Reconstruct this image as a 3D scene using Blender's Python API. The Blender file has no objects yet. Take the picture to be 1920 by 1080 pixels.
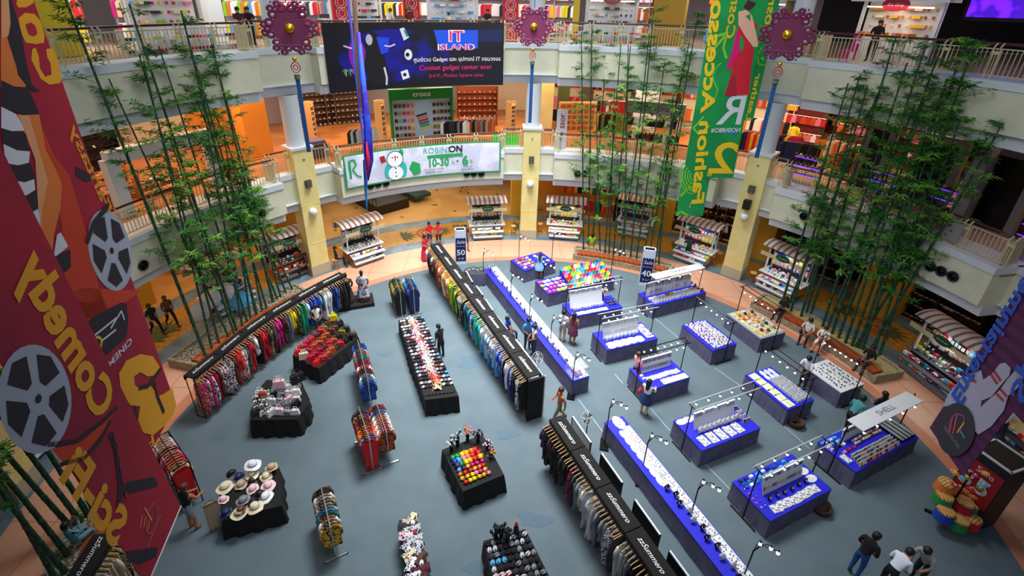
import bpy, math, random
from math import sin, cos, pi, radians, atan2, hypot
from mathutils import Vector, Matrix
import numpy as np
random.seed(7)
S = bpy.context.scene
COL = S.collection
# ------------------------------------------------------------------ camera
F_PX, CX, CY, PITCH, ROLL, CAMH = 922.58, 939.9, 439.9, 0.44909, 0.019334, 13.875
cam = bpy.data.cameras.new('camera'); cam_ob = bpy.data.objects.new('camera', cam); COL.objects.link(cam_ob)
cam.sensor_width = 36; cam.lens = F_PX / 1920 * 36
cam.shift_x = (960 - CX) / 1920; cam.shift_y = -(540 - CY) / 1920
_f = Vector((0, cos(PITCH), -sin(PITCH))); _r = Vector((1, 0, 0)); _u = Vector((0, sin(PITCH), cos(PITCH)))
RX = _r * cos(ROLL) + _u * sin(ROLL); UX = -_r * sin(ROLL) + _u * cos(ROLL)
cam_ob.matrix_world = Matrix(((RX.x, UX.x, -_f.x, 0), (RX.y, UX.y, -_f.y, 0), (RX.z, UX.z, -_f.z, CAMH), (0, 0, 0, 1)))
cam.clip_start = 0.1; cam.clip_end = 200
S.camera = cam_ob
def ray(u, v):
    return _f + RX * ((u - CX) / F_PX) - UX * ((v - CY) / F_PX)
def at(u, v, z=0.0):
    """surveyed point: where the sight line through photo point (u, v) meets the height z"""
    d = ray(u, v); t = (z - CAMH) / d.z
    return Vector((d.x * t, d.y * t, z))
def atd(u, v, y):
    d = ray(u, v); t = y / d.y
    return Vector((d.x * t, y, CAMH + d.z * t))
OX, OY = 1.73, 12.13          # centre of the round atrium
def pol(a, r, z=0.0):
    return Vector((OX + r * cos(radians(a)), OY + r * sin(radians(a)), z))
def ang(p):
    return math.degrees(atan2(p[1] - OY, p[0] - OX))
# ------------------------------------------------------------------ light and exposure
S.view_settings.view_transform = 'Standard'; S.view_settings.look = 'None'
S.view_settings.gamma = 1; S.view_settings.use_curve_mapping = False
S.view_settings.exposure = EXPOSURE = 0.0
W = bpy.data.worlds.new('world'); S.world = W; W.use_nodes = True
W.node_tree.nodes['Background'].inputs[0].default_value = (0.7, 0.8, 1.0, 1)
W.node_tree.nodes['Background'].inputs[1].default_value = 0.24
def area(name, loc, size, power, color, size_y=None, target=None, spread=180):
    l = bpy.data.lights.new(name, 'AREA'); l.energy = power; l.color = color
    l.shape = 'RECTANGLE'; l.size = size; l.size_y = size_y or size; l.spread = radians(spread)
    o = bpy.data.objects.new(name, l); COL.objects.link(o); o.location = loc
    d = (Vector(target) - Vector(loc)) if target else Vector((0, 0, -1))
    o.rotation_euler = d.to_track_quat('-Z', 'Y').to_euler()
    return o
area('skylight_and_fill', (OX - 1.5, OY + 7, 25), 8, 3300, (0.98, 0.99, 1.0), spread=72)
area('skylight_and_fill', (OX - 1, OY - 7, 20.5), 8, 1350, (0.98, 1.0, 1.0), target=(OX, OY + 14, 10), spread=140)  # added fill light tilted at the back walls, not a second skylight
# ------------------------------------------------------------------ materials
def lin(c):
    if isinstance(c, str):
        c = c.lstrip('#'); c = [int(c[i:i + 2], 16) / 255 for i in (0, 2, 4)]
    return tuple((x / 12.92 if x <= .04045 else ((x + .055) / 1.055) ** 2.4) for x in c) + (1,)
MATS = {}
def M(name, col='#808080', rough=.6, metal=0, emit=0, pat=None, col2='#404040', scale=6, ocol=False, alpha=None, lo=.45, hi=.55, spec=.5, dist=0):
    if name in MATS: return MATS[name]
    m = bpy.data.materials.new(name); m.use_nodes = True; nt = m.node_tree; n = nt.nodes; L = nt.links
    b = n['Principled BSDF']; b.inputs['Roughness'].default_value = rough; b.inputs['Metallic'].default_value = metal
    b.inputs['Specular IOR Level'].default_value = spec
    base = lin(col); b.inputs['Base Color'].default_value = base; src = None
    if ocol:
        oi = n.new('ShaderNodeObjectInfo'); src = oi.outputs['Color']
    if pat:
        tc = n.new('ShaderNodeTexCoord')
        if pat == 'noise':
            t = n.new('ShaderNodeTexNoise'); t.inputs['Scale'].default_value = scale; t.inputs['Detail'].default_value = 4; o = t.outputs['Fac']
            L.new(tc.outputs['Object'], t.inputs['Vector'])
        elif pat == 'voronoi':
            t = n.new('ShaderNodeTexVoronoi'); t.inputs['Scale'].default_value = scale; o = t.outputs['Distance']
            L.new(tc.outputs['Object'], t.inputs['Vector'])
        elif pat in ('wavex', 'wavey', 'wavez'):
            t = n.new('ShaderNodeTexWave'); t.bands_direction = pat[-1].upper(); t.inputs['Scale'].default_value = scale
            t.inputs['Distortion'].default_value = dist; o = t.outputs['Fac']; L.new(tc.outputs['Object'], t.inputs['Vector'])
        elif pat == 'brick':
            t = n.new('ShaderNodeTexBrick'); t.inputs['Scale'].default_value = scale; t.offset = 0; t.inputs['Mortar Size'].default_value = .012
            t.inputs['Brick Width'].default_value = 1; t.inputs['Row Height'].default_value = 1
            t.inputs['Color1'].default_value = (0, 0, 0, 1); t.inputs['Color2'].default_value = (0, 0, 0, 1); t.inputs['Mortar'].default_value = (1, 1, 1, 1)
            o = t.outputs['Color']; L.new(tc.outputs['Object'], t.inputs['Vector'])
        r = n.new('ShaderNodeMapRange'); r.inputs['From Min'].default_value = lo; r.inputs['From Max'].default_value = hi
        L.new(o, r.inputs['Value'])
        mx = n.new('ShaderNodeMix'); mx.data_type = 'RGBA'; L.new(r.outputs[0], mx.inputs[0])
        if src: L.new(src, mx.inputs[6])
        else: mx.inputs[6].default_value = base
        mx.inputs[7].default_value = lin(col2); src = mx.outputs[2]
    if src: L.new(src, b.inputs['Base Color'])
    if emit:
        b.inputs['Emission Strength'].default_value = emit
        if src: L.new(src, b.inputs['Emission Color'])
        else: b.inputs['Emission Color'].default_value = base
    if alpha is not None:
        b.inputs['Alpha'].default_value = alpha
    MATS[name] = m
    return m
def flat(col, rough=.6, **k):
    return M('colour_' + col.lstrip('#') + ('' if rough == .6 else '_%d' % (rough * 100)), col, rough, **k)
M('cream_wall', '#d6d8c0', .7, pat='noise', col2='#d1d3ba', scale=1.5)
M('white_paint', '#cfd8de', .6); M('yellow_wall', '#e9dc98', .65, pat='noise', col2='#e2d48a', scale=1)
M('yellow_deep', '#d9a52c', .6); M('orange_wall', '#e8962e', .6); M('grey_base', '#b3ad93', .6)
M('rail_cream', '#c6bd98', .45); M('rail_brown', '#4a2320', .35); M('black', '#060607', .5); M('black_metal', '#0c0c0e', .35, .6)
M('black_cloth', '#050506', .85); M('chrome', '#c9ccd0', .2, .9); M('wood_red', '#8a3c1c', .4, pat='wavex', col2='#a04c22', scale=1.2, dist=3)
M('wood_orange', '#b5682a', .45, pat='noise', col2='#9a5220', scale=8); M('wood_light', '#cfa46a', .5); M('sand', '#a08f5a', .8)
M('pebble', '#b9b39c', .8, pat='voronoi', col2='#57503f', scale=14, lo=.2, hi=.6)
M('blue_cloth', '#1418c8', .65); M('skirt_purple', '#5d5b78', .8, pat='noise', col2='#53516e', scale=2); M('white', '#d6dade', .5)
M('white_glossy', '#dde1e4', .3); M('green_sign', '#0e4a2a', .4); M('bulb', '#ffffff', .4, emit=7); M('globe', '#e8eef0', .3)
M('cloth', rough=.85, ocol=True); M('plastic', rough=.4, ocol=True)
M('cloth_floral', rough=.85, ocol=True, pat='voronoi', col2='#efe9e4', scale=13, lo=.44, hi=.5)
M('cloth_dark_print', rough=.85, ocol=True, pat='noise', col2='#1c1420', scale=16, lo=.5, hi=.54)
M('cloth_batik', rough=.85, ocol=True, pat='noise', col2='#e2b23c', scale=13, lo=.52, hi=.56)
M('cloth_stripe', rough=.85, ocol=True, pat='wavez', col2='#f1efec', scale=5, lo=.4, hi=.6)
M('bead_print', '#e9e9ec', .4, pat='voronoi', col2='#34343f', scale=17, lo=.42, hi=.3)
M('skin_tan', '#a86f4c', .55); M('skin_light', '#d7a27e', .55); M('skin_dark', '#6d4330', .55); M('hair', '#0d0908', .5); M('hair_brown', '#4a2f1d', .5); M('hair_grey', '#8b8680', .6)
M('eye', '#0b0b0b', .3); M('lip', '#8a3b35', .5)
M('bamboo_stem', '#14422c', .45, pat='wavez', col2='#1d5838', scale=.55, lo=.85, hi=.97)
M('bamboo_leaf', '#3f8f28', .5, pat='noise', col2='#215c1a', scale=1.3, lo=.35, hi=.65)
M('bamboo_leaf_light', '#8cbf4a', .5, pat='noise', col2='#3f7f2a', scale=1.3, lo=.35, hi=.65)
M('glass', '#dfe8ea', .05, alpha=.25)
# ------------------------------------------------------------------ mesh building
class MB:
    def __init__(s): s.v = []; s.f = []; s.mi = []; s.ms = []; s.c = 0; s.X = None
    def mat(s, m):
        m = MATS[m] if isinstance(m, str) else m
        if m not in s.ms: s.ms.append(m)
        s.c = s.ms.index(m); return s
    def add(s, vs, fs):
        b = len(s.v)
        if s.X is not None: vs = [s.X @ Vector(p) for p in vs]
        s.v += [tuple(p) for p in vs]; s.f += [tuple(b + i for i in f) for f in fs]; s.mi += [s.c] * len(fs); return s
    def box(s, c, d, rz=0, R=None, taper=1):
        x, y, z = d[0] / 2, d[1] / 2, d[2] / 2; R = R or Matrix.Rotation(rz, 3, 'Z'); c = Vector(c)
        vs = [c + R @ Vector((a * x * (taper if k > 0 else 1), b * y * (taper if k > 0 else 1), k * z)) for k in (-1, 1) for a, b in ((-1, -1), (1, -1), (1, 1), (-1, 1))]
        return s.add(vs, [(3, 2, 1, 0), (4, 5, 6, 7), (0, 1, 5, 4), (1, 2, 6, 5), (2, 3, 7, 6), (3, 0, 4, 7)])
    def tube(s, pts, r, n=6, cap=True):
        pts = [Vector(p) for p in pts]; N = len(pts); rs = r if isinstance(r, (list, tuple)) else [r] * N
        vs = []; prev = None
        for i, p in enumerate(pts):
            t = (pts[min(i + 1, N - 1)] - pts[max(i - 1, 0)]).normalized()
            a = prev - t * prev.dot(t) if prev is not None else t.orthogonal()
            if a.length < 1e-6: a = t.orthogonal()
            a.normalize(); prev = a; b = t.cross(a)
            vs += [p + (a * cos(2 * pi * k / n) + b * sin(2 * pi * k / n)) * rs[i] for k in range(n)]
        fs = [(i * n + k, i * n + (k + 1) % n, (i + 1) * n + (k + 1) % n, (i + 1) * n + k) for i in range(N - 1) for k in range(n)]
        if cap: fs += [tuple(range(n))[::-1], tuple((N - 1) * n + k for k in range(n))]
        return s.add(vs, fs)
    def cyl(s, c, r, h, n=12, r2=None):
        c = Vector(c); return s.tube([c, c + Vector((0, 0, h))], [r, r if r2 is None else r2], n)
    def lathe(s, prof, n=12, c=(0, 0, 0), sx=1, sy=1):
        c = Vector(c); vs = [c + Vector((r * cos(2 * pi * k / n) * sx, r * sin(2 * pi * k / n) * sy, z)) for r, z in prof for k in range(n)]
        return s.add(vs, [(i * n + k, i * n + (k + 1) % n, (i + 1) * n + (k + 1) % n, (i + 1) * n + k) for i in range(len(prof) - 1) for k in range(n)])
    def sph(s, c, r, n=8, m=5, sc=(1, 1, 1)):
        c = Vector(c); pr = [(max(1e-4, r * sin(pi * i / m)), -r * cos(pi * i / m)) for i in range(m + 1)]
        vs = [c + Vector((a * cos(2 * pi * k / n) * sc[0], a * sin(2 * pi * k / n) * sc[1], z * sc[2])) for a, z in pr for k in range(n)]
        return s.add(vs, [(i * n + k, i * n + (k + 1) % n, (i + 1) * n + (k + 1) % n, (i + 1) * n + k) for i in range(m) for k in range(n)])
    def prism(s, poly, z0, z1, fn=None):
        fn = fn or (lambda x, y, z: (x, y, z)); n = len(poly)
        vs = [fn(x, y, z0) for x, y in poly] + [fn(x, y, z1) for x, y in poly]
        return s.add(vs, [tuple(range(n))[::-1], tuple(range(n, 2 * n))] + [(i, (i + 1) % n, n + (i + 1) % n, n + i) for i in range(n)])
    def arc(s, a0, a1, r0, r1, z0, z1, n=12, caps=True):
        vs = []
        for i in range(n + 1):
            a = a0 + (a1 - a0) * i / n
            vs += [pol(a, r0, z0), pol(a, r1, z0), pol(a, r1, z1), pol(a, r0, z1)]
        fs = [(i * 4 + k, i * 4 + (k + 1) % 4, (i + 1) * 4 + (k + 1) % 4, (i + 1) * 4 + k) for i in range(n) for k in range(4)]
        if caps: fs += [(3, 2, 1, 0), (n * 4, n * 4 + 1, n * 4 + 2, n * 4 + 3)]
        return s.add(vs, fs)
    def mesh(s, name, smooth=False):
        me = bpy.data.meshes.new(name); me.from_pydata(s.v, [], s.f)
        for m in s.ms: me.materials.append(m)
        if len(s.ms) > 1: me.polygons.foreach_set('material_index', s.mi)
        if smooth: me.polygons.foreach_set('use_smooth', [True] * len(s.f))
        me.update(); return me
    def build(s, name, parent=None, smooth=False, loc=None, rz=0):
        return place(s.mesh(name, smooth), name, parent, loc, rz)
def place(me, name, parent=None, loc=None, rz=0, col=None):
    o = bpy.data.objects.new(name, me); COL.objects.link(o)
    if parent: o.parent = parent
    if loc is not None: o.location = loc
    if rz: o.rotation_euler = (0, 0, rz)
    if col is not None: o.color = lin(col)
    return o
def tag(o, label, cat, group=None):
    o['label'] = label; o['category'] = cat
    if group: o['group'] = group
    return o
def struct(o, label=None):
    o['kind'] = 'structure'
    if label: o['label'] = label
    return o
def thing(name, label, cat, loc=(0, 0, 0), rz=0, group=None):
    o = bpy.data.objects.new(name, None); COL.objects.link(o); o.empty_display_size = .1
    o.location = loc; o.rotation_euler = (0, 0, rz); return tag(o, label, cat, group)
def copy_tree(o, parent=None):
    c = o.copy(); COL.objects.link(c); c.parent = parent
    for ch in o.children: copy_tree(ch, c)
    return c
ORD = 'first second third fourth fifth sixth seventh eighth ninth tenth eleventh twelfth thirteenth fourteenth fifteenth sixteenth seventeenth eighteenth nineteenth twentieth'.split()
TENS = ['', '', 'twenty', 'thirty', 'forty', 'fifty', 'sixty', 'seventy', 'eighty', 'ninety']
TENTH = ['', '', 'twentieth', 'thirtieth', 'fortieth', 'fiftieth', 'sixtieth', 'seventieth', 'eightieth', 'ninetieth']
def nth(i):
    if i < 20: return ORD[i]
    k = i + 1
    return TENTH[k // 10] if k % 10 == 0 else TENS[k // 10] + '-' + ORD[k % 10 - 1]
# flat lettering: the glyph outlines of a text block as a 2-D mesh
_glyph = {}
def glyphs(s, size=1.0, shear=0, bold=0):
    k = (s, shear, bold)
    if k not in _glyph:
        c = bpy.data.curves.new('lettering', 'FONT'); c.body = s; c.size = 1; c.shear = shear; c.offset = bold; c.resolution_u = 3
        c.align_x = 'CENTER'; c.align_y = 'CENTER'
        o = bpy.data.objects.new('lettering', c); COL.objects.link(o)
        me = o.to_mesh(); vs = [(v.co.x, v.co.y) for v in me.vertices]; fs = [tuple(p.vertices) for p in me.polygons]
        o.to_mesh_clear(); bpy.data.objects.remove(o); bpy.data.curves.remove(c); _glyph[k] = (vs, fs)
    vs, fs = _glyph[k]; return [(x * size, y * size) for x, y in vs], fs
def lettering(mb, s, fn, x, y, size, lay=1, rot=0, sx=1, mirror=False, shear=0, bold=0):
    vs, fs = glyphs(s, size, shear, bold); m = -1 if mirror else 1; c, si = cos(rot), sin(rot); out = []
    for a, b in vs:
        a *= sx * m; out.append(fn(x + a * c - b * si, y + a * si + b * c, lay))
    mb.add(out, fs); return mb
def _clip(P, x, keep):
    o = []
    for i in range(len(P)):
        a, b = P[i - 1], P[i]; ia, ib = (a[0] - x) * keep >= 0, (b[0] - x) * keep >= 0
        if ia != ib: t = (x - a[0]) / (b[0] - a[0]); o.append((x, a[1] + (b[1] - a[1]) * t))
        if ib: o.append(b)
    return o
def shape(mb, pts, fn, lay=1):
    if getattr(fn, 'wrap', 0):
        x0, x1 = min(p[0] for p in pts), max(p[0] for p in pts)
        if x1 - x0 > .5:
            k = math.floor(x0 / .4)
            while k * .4 < x1:
                q = _clip(_clip(list(pts), k * .4, 1), (k + 1) * .4, -1)
                if len(q) > 2: mb.add([fn(x, y, lay) for x, y in q], [tuple(range(len(q)))])
                k += 1
            return mb
    mb.add([fn(x, y, lay) for x, y in pts], [tuple(range(len(pts)))]); return mb
def disc(cx, cy, r, n=20, ry=None, rot=0):
    ry = ry or r; return [(cx + r * cos(2 * pi * k / n) * cos(rot) - ry * sin(2 * pi * k / n) * sin(rot), cy + r * cos(2 * pi * k / n) * sin(rot) + ry * sin(2 * pi * k / n) * cos(rot)) for k in range(n)]
def stroke(mb, pts, w, fn, lay=1):
    for (x0, y0), (x1, y1) in zip(pts, pts[1:]):
        d = hypot(x1 - x0, y1 - y0) or 1; nx, ny = -(y1 - y0) / d * w / 2, (x1 - x0) / d * w / 2
        shape(mb, [(x0 + nx, y0 + ny), (x0 - nx, y0 - ny), (x1 - nx, y1 - ny), (x1 + nx, y1 + ny)], fn, lay)
    return mb
def plane_fn(P0, dx, up=(0, 0, 1), nrm=None, gap=.004):
    P0 = Vector(P0); dx = Vector(dx).normalized(); up = Vector(up); nrm = Vector(nrm) if nrm else up.cross(dx)
    return lambda x, y, lay: P0 + dx * x + up * y + nrm * (gap * lay)
# ================================================================== floors
Z2, Z3 = 5.82, 11.665
RC = 13.3
def ring(name, r0, r1, z, mat, label, n=96, a0=0, a1=360, th=.06):
    mb = MB().mat(mat); mb.arc(a0, a1, r0, r1, z - th, z, n, caps=False); return struct(mb.build(name), label)
M('carpet', '#54646c', .9, pat='noise', col2='#5d6d74', scale=.9, lo=.3, hi=.7)
M('tile_pink', '#d9a285', .28, pat='brick', col2='#b98468', scale=.55, lo=.2, hi=.8)
M('tile_border', '#c98262', .3); M('tile_slate', '#5d717c', .35, pat='noise', col2='#70858f', scale=1)
M('mosaic_yellow', '#c08a35', .35, pat='noise', col2='#a97627', scale=6); M('tile_beige', '#c79a5f', .18, pat='noise', col2='#b98a50', scale=.4)
M('floor_orange', '#c07c45', .22, pat='noise', col2='#ab6a38', scale=.5); M('floor_pale', '#c9a58a', .22)
mb = MB().mat('carpet'); mb.prism([(OX + RC * cos(2 * pi * k / 128), OY + RC * sin(2 * pi * k / 128)) for k in range(128)], -.06, .006); struct(mb.build('floor'), 'blue grey carpet laid in a great circle')
ring('floor', RC, RC + .45, 0, 'tile_border', 'darker orange tile border round the carpet')
ring('floor', RC + .45, 16.0, 0, 'tile_pink', 'pale pink tiles circling the carpet')
ring('floor', 16.0, 16.9, 0, 'tile_slate', 'slate blue tile band')
ring('floor', 16.9, 19.0, 0, 'mosaic_yellow', 'yellow mosaic band with palm leaves')
ring('floor', 19.0, 20.0, 0, 'tile_slate', 'outer slate tile band')
ring('floor', 20.0, 34, 0, 'tile_beige', 'polished beige floor')
M('floor_line', '#8ba5b4', .8); M('stain', '#4f6472', .9)
for k, (a, b) in enumerate([((1083.7, 748), (1129.4, 809)), ((1152, 701), (1168, 719)), ((1220, 766), (1256, 808)), ((1324, 872), (1372, 921)), ((1222, 592), (1272, 634)), ((1340, 690), (1390, 725)), ((1470, 799), (1518, 842))]):
    p, q = at(*a), at(*b); d = q - p; mb = MB().mat('floor_line'); mb.box(((p + q) / 2) + Vector((0, 0, .008)), (d.length, .035, .004), atan2(d.y, d.x))
    struct(mb.build('floor_marking'), 'thin pale line taped on the carpet')
for u, v, r in [(818, 556, .35), (894, 677, .9), (410, 820, .3), (1000, 975, .5), (722, 665, .3), (950, 815, .4), (890, 1065, .3)]:
    p = at(u, v); mb = MB().mat('stain'); mb.add([p + Vector((r * cos(t) * (1 + .35 * sin(3 * t + u)), r * .5 * sin(t) * (1 + .3 * cos(2 * t + v)), .011)) for t in [2 * pi * k / 14 for k in range(14)]], [tuple(range(14))])
    struct(mb.build('floor_marking'), 'dark stain on the carpet')
# palm leaves and suns of the mosaic
for k, (u, v, kind) in enumerate([(745, 432, 'leaf'), (782, 398, 'sun'), (815, 425, 'leaf'), (850, 418, 'leaf'), (960, 412, 'leaf'), (1255, 470, 'leaf'), (1700, 605, 'leaf'), (1655, 610, 'sun'), (340, 655, 'leaf'), (290, 620, 'leaf'), (1610, 560, 'leaf')]):
    p = at(u, v); a = ang(p); p = pol(a, 17.95, .012); mb = MB()
    fn = lambda x, y, lay, p=p, a=a: p + Vector((cos(radians(a - 90)) * x + cos(radians(a)) * y, sin(radians(a - 90)) * x + sin(radians(a)) * y, lay * .004))
    if kind == 'leaf':
        mb.mat(flat('#4d5326'))
        for j in range(7):
            t = radians(-75 + j * 25 + (20 if k % 2 else 0)); L = 1.0 - .06 * abs(j - 3)
            shape(mb, [(0, -.1), (L * .5 * cos(t) - .13 * sin(t), L * .5 * sin(t) + .13 * cos(t)), (L * cos(t), L * sin(t)), (L * .5 * cos(t) + .13 * sin(t), L * .5 * sin(t) - .13 * cos(t))], fn, .5 + j * .12)
    else:
        mb.mat(flat('#a5532f'))
        for r0, r1, m, l in ((.8, .62, '#a5532f', 0), (.5, .38, '#a5532f', 1)):
            for q in range(24):
                t0, t1 = 2 * pi * q / 24, 2 * pi * (q + 1) / 24
                shape(mb, [(r0 * cos(t0), r0 * sin(t0)), (r0 * cos(t1), r0 * sin(t1)), (r1 * cos(t1), r1 * sin(t1)), (r1 * cos(t0), r1 * sin(t0))], fn, l)
        shape(mb, disc(0, 0, .2), fn, 1)
    struct(mb.build('floor_marking'), 'mosaic palm leaf' if kind == 'leaf' else 'mosaic sun rings')
rnd = random.Random(3)
for k in range(34):
    a = rnd.uniform(70, 135); r = rnd.choice([21, 22.5, 24, 25.5, 27]); mb = MB().mat(flat('#6d5a33')); p = pol(a, r, .003); mb.box(p, (.32, .2, .004), rnd.random() * 3)
    struct(mb.build('floor_marking'), 'small dark inlay in the beige floor')
# ================================================================== storeys
COLA = [1.5, 46.6, 90.1, 135.7, 187, 226, 271, 316]
RCOL = 16.65
RB, RR = 15.5, 16.45                    # face of the projecting balconies, face of the recesses beside the columns
BAYS = {2: [(10, 42), (52.5, 85.3), (96.2, 130.3), (141.3, 172), (190, 221)], 3: [(9.5, 42.1), (52.5, 85.7), (96.6, 131.5), (141.5, 172), (190, 221)]}
def storey(lv, ztop, zpan, zbot, floor_mat):
    bays = BAYS[lv]; edges = [-30] + [x for b in bays for x in b] + [235]
    for i in range(len(edges) - 1):
        a0, a1 = edges[i], edges[i + 1]; r = RB if i % 2 else RR
        n = max(3, int((a1 - a0) / 2)); mb = MB()
        mb.mat('white_paint').arc(a0 - .15, a1 + .15, r - .06, RR + .5, ztop - .26, ztop, n)
        mb.mat('cream_wall').arc(a0, a1, r, RR + .5, zpan, ztop - .26, n)
        mb.mat('white_paint').arc(a0, a1, r + (.28 if i % 2 else .1), RR + .9, zbot, zpan, n)
        struct(mb.build('wall_%s' % ('balcony' if i % 2 else 'recess')), 'cream balcony front with white cornice')
        mb = MB().mat('floor_pale' if a1 < 53 else floor_mat).arc(a0, a1, r + .3, 20, ztop - .4, ztop - .02, n); struct(mb.build('floor'), 'upper storey floor')
    ring('floor', 19.9, 34, ztop - .02, 'floor_pale', 'upper storey floor', a0=-30, a1=50, th=.4); ring('floor', 19.9, 34, ztop - .02, floor_mat, 'upper storey floor', a0=50, a1=235, th=.4)
    mb = MB().mat('white_paint').arc(-30, 235, 16.3, 34, zbot + .45, zbot + .5, 90); struct(mb.build('ceiling'), 'white ceiling under the storey')
storey(2, Z2, 4.27, 3.80, 'floor_orange')
storey(3, Z3, 10.04, 9.57, 'floor_pale')
mb = MB().mat('white_paint').arc(-30, 235, 16.6, 34, 15.4, 15.5, 90); struct(mb.build('ceiling'), 'white ceiling of the top storey')
for i, a in enumerate(COLA[:5]):
    z6 = 7.0; t = thing('column', 'yellow square pier carrying a round white shaft, %s column from the dark storefront end' % ORD[i], 'column'); t['kind'] = 'structure'
    p = pol(a, RCOL); rz = radians(a)
    mb = MB().mat('grey_base').box(p + Vector((0, 0, .3)), (1.06, 1.06, .6), rz); mb.build('base', t)
    mb = MB().mat('yellow_wall').box(p + Vector((0, 0, .6 + (z6 - .6) / 2)), (1.0, 1.0, z6 - .6), rz)
    for z in (1.9, 4.1): mb.box(p + Vector((0, 0, z)), (1.02, 1.02, .03), rz)
    mb.build('pier', t)
    mb = MB().mat('white_paint').box(p + Vector((0, 0, z6 + .06)), (1.14, 1.14, .12), rz); mb.build('capital', t)
    mb = MB().mat('white_paint'); q = pol(a, RCOL + .12); mb.lathe([(.43, z6 + .1), (.43, 9.57)], 28, (q.x, q.y, 0)); mb.build('shaft', t, True)
    q = pol(a, RCOL + .45); mb = MB().mat('white_paint').lathe([(.42, Z3 - .1), (.42, 15.4)], 28, (q.x, q.y, 0)); mb.build('shaft', t, True)
    mb = MB().mat('yellow_deep').box(pol(a, RCOL - .05, Z3 + .08), (.35, .35, .16), rz); mb.build('base', t)
# deep yellow and orange piers of the shops behind, back walls
def back(name, a0, a1, r, z0, z1, mat, n=6, label='shop wall', th=.2):
    mb = MB().mat(mat).arc(a0, a1, r, r + th, z0, z1, n); return struct(mb.build(name), label)
M('wall_dark', '#17090a', .6); M('wall_red', '#6a1410', .6); M('wall_cream2', '#e3d8bd', .6); M('wall_slat', '#6b4a33', .6, pat='wavez', col2='#4e3424', scale=3)
M('wall_purple', '#0a0618', .7); M('wall_shop_white', '#9a949c', .6)
segs1 = [(-30, 12, 'wall_dark'), (12, 27, 'wall_dark'), (27, 32, 'yellow_deep'), (32, 44, 'wall_dark'), (44, 49, 'yellow_deep'), (49, 62, 'wall_slat'), (62, 66, 'yellow_deep'), (66, 76, 'orange_wall'), (76, 82, 'wall_red'), (82, 88, 'orange_wall')]
for i, (a0, a1, m) in enumerate(segs1): back('wall_back', a0, a1, 21.5 if a0 < 82 else 24, 0, 4.3, m, label='ground storey shop wall')
back('wall_back', 88, 128, 33, 0, 4.3, 'wall_cream2'); back('wall_back', 128, 142, 24, 0, 4.3, 'orange_wall'); back('wall_back', 142, 235, 23.5, 0, 4.3, 'orange_wall')
for a, r, w, m in [(27, 19.6, 1.6, 'yellow_deep'), (46, 20.2, 1.5, 'yellow_deep'), (91, 20.5, 1.5, 'yellow_deep'), (136.5, 19.8, 1.6, 'yellow_deep'), (63.5, 20.5, 1.4, 'yellow_deep'), (9, 20.5, 1.6, 'yellow_deep'), (158, 21.0, 1.2, 'yellow_deep'), (118, 27, 1.4, 'yellow_wall')]:
    mb = MB().mat(m).box(pol(a, r, 2.15), (w, w, 4.3), radians(a)); struct(mb.build('pillar'), 'deep yellow pillar between the shops')
segs2 = [(-30, 8, 'wall_dark'), (8, 30, 'wall_dark'), (30, 62, 'wall_slat'), (62, 84, 'wall_cream2'), (84, 88, 'yellow_wall'), (88, 100, 'wall_cream2'), (100, 132, 'wall_shop_white'), (132, 140, 'orange_wall'), (140, 160, 'wall_cream2'), (160, 235, 'wall_red')]
for a0, a1, m in segs2: back('wall_back', a0, a1, 27.5, Z2, 10.0, m, label='second storey shop wall')
segs3 = [(-30, 51, 'wall_purple'), (51, 60, 'wall_shop_white'), (60, 100, 'wall_shop_white'), (100, 140, 'wall_shop_white'), (140, 235, 'wall_shop_white')]
for a0, a1, m in segs3: back('wall_back', a0, a1, 30, Z3, 15.4, m, label='top storey shop wall')
for a, r, w, m, z0, z1 in [(137, 21, 1.3, 'orange_wall', Z2, 9.9), (87, 21.5, .9, 'yellow_wall', Z2, 9.9), (84, 22.5, .8, flat('#5b6b3a'), Z2, 9.9), (10.5, 21.5, 2.2, flat('#c9971d'), Z2, 9.9), (164, 18.2, .45, 'white_paint', Z2, 9.9), (21, 18.2, .5, flat('#8a8486'), Z2, 9.9), (70, 24, 1.6, 'white_paint', Z2, 9.9),
    (67.6, 19.6, 1.7, flat('#b38a1c'), Z3, 15.4), (160, 19.5, 1.6, flat('#c9b21c'), Z3, 15.4), (83, 18.6, .35, flat('#dfbf1c'), Z3, 15.4), (139, 21, .7, 'white_paint', Z3, 15.4), (103, 21.6, .75, 'white_paint', Z3, 15.4), (49.5, 19.5, .8, flat('#6a5a20'), Z3, 15.4), (94, 21.5, .6, 'wall_cream2', Z3, 15.4)]:
    mb = MB().mat(m).box(pol(a, r, (z0 + z1) / 2), (w, w, z1 - z0), radians(a)); struct(mb.build('pillar'), 'square pillar among the shops')
# escalator pit seen past the far cart
t = thing('escalator', 'dark escalator landing with black railing sunk in the beige floor', 'escalator', at(705, 378))
mb = MB().mat('black').box((0, 0, .35), (2.6, 5.0, .7), .75); mb.build('body', t)
mb = MB().mat(flat('#1d3a3c', .3)).box((1.5, 2.2, .5), (1.4, 6, .25), .75); mb.build('step_belt', t)
for sx in (-1.3, 1.3):
    mb = MB().mat('black_metal'); R = Matrix.Rotation(.75, 3, 'Z')
    mb.tube([R @ Vector((sx, -2.5, 1.2)), R @ Vector((sx, 2.5, 1.2))], .04, 6)
    for k in range(11): mb.tube([R @ Vector((sx, -2.5 + .5 * k, .6)), R @ Vector((sx, -2.5 + .5 * k, 1.2))], .02, 4)
    mb.build('railing', t)
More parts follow.
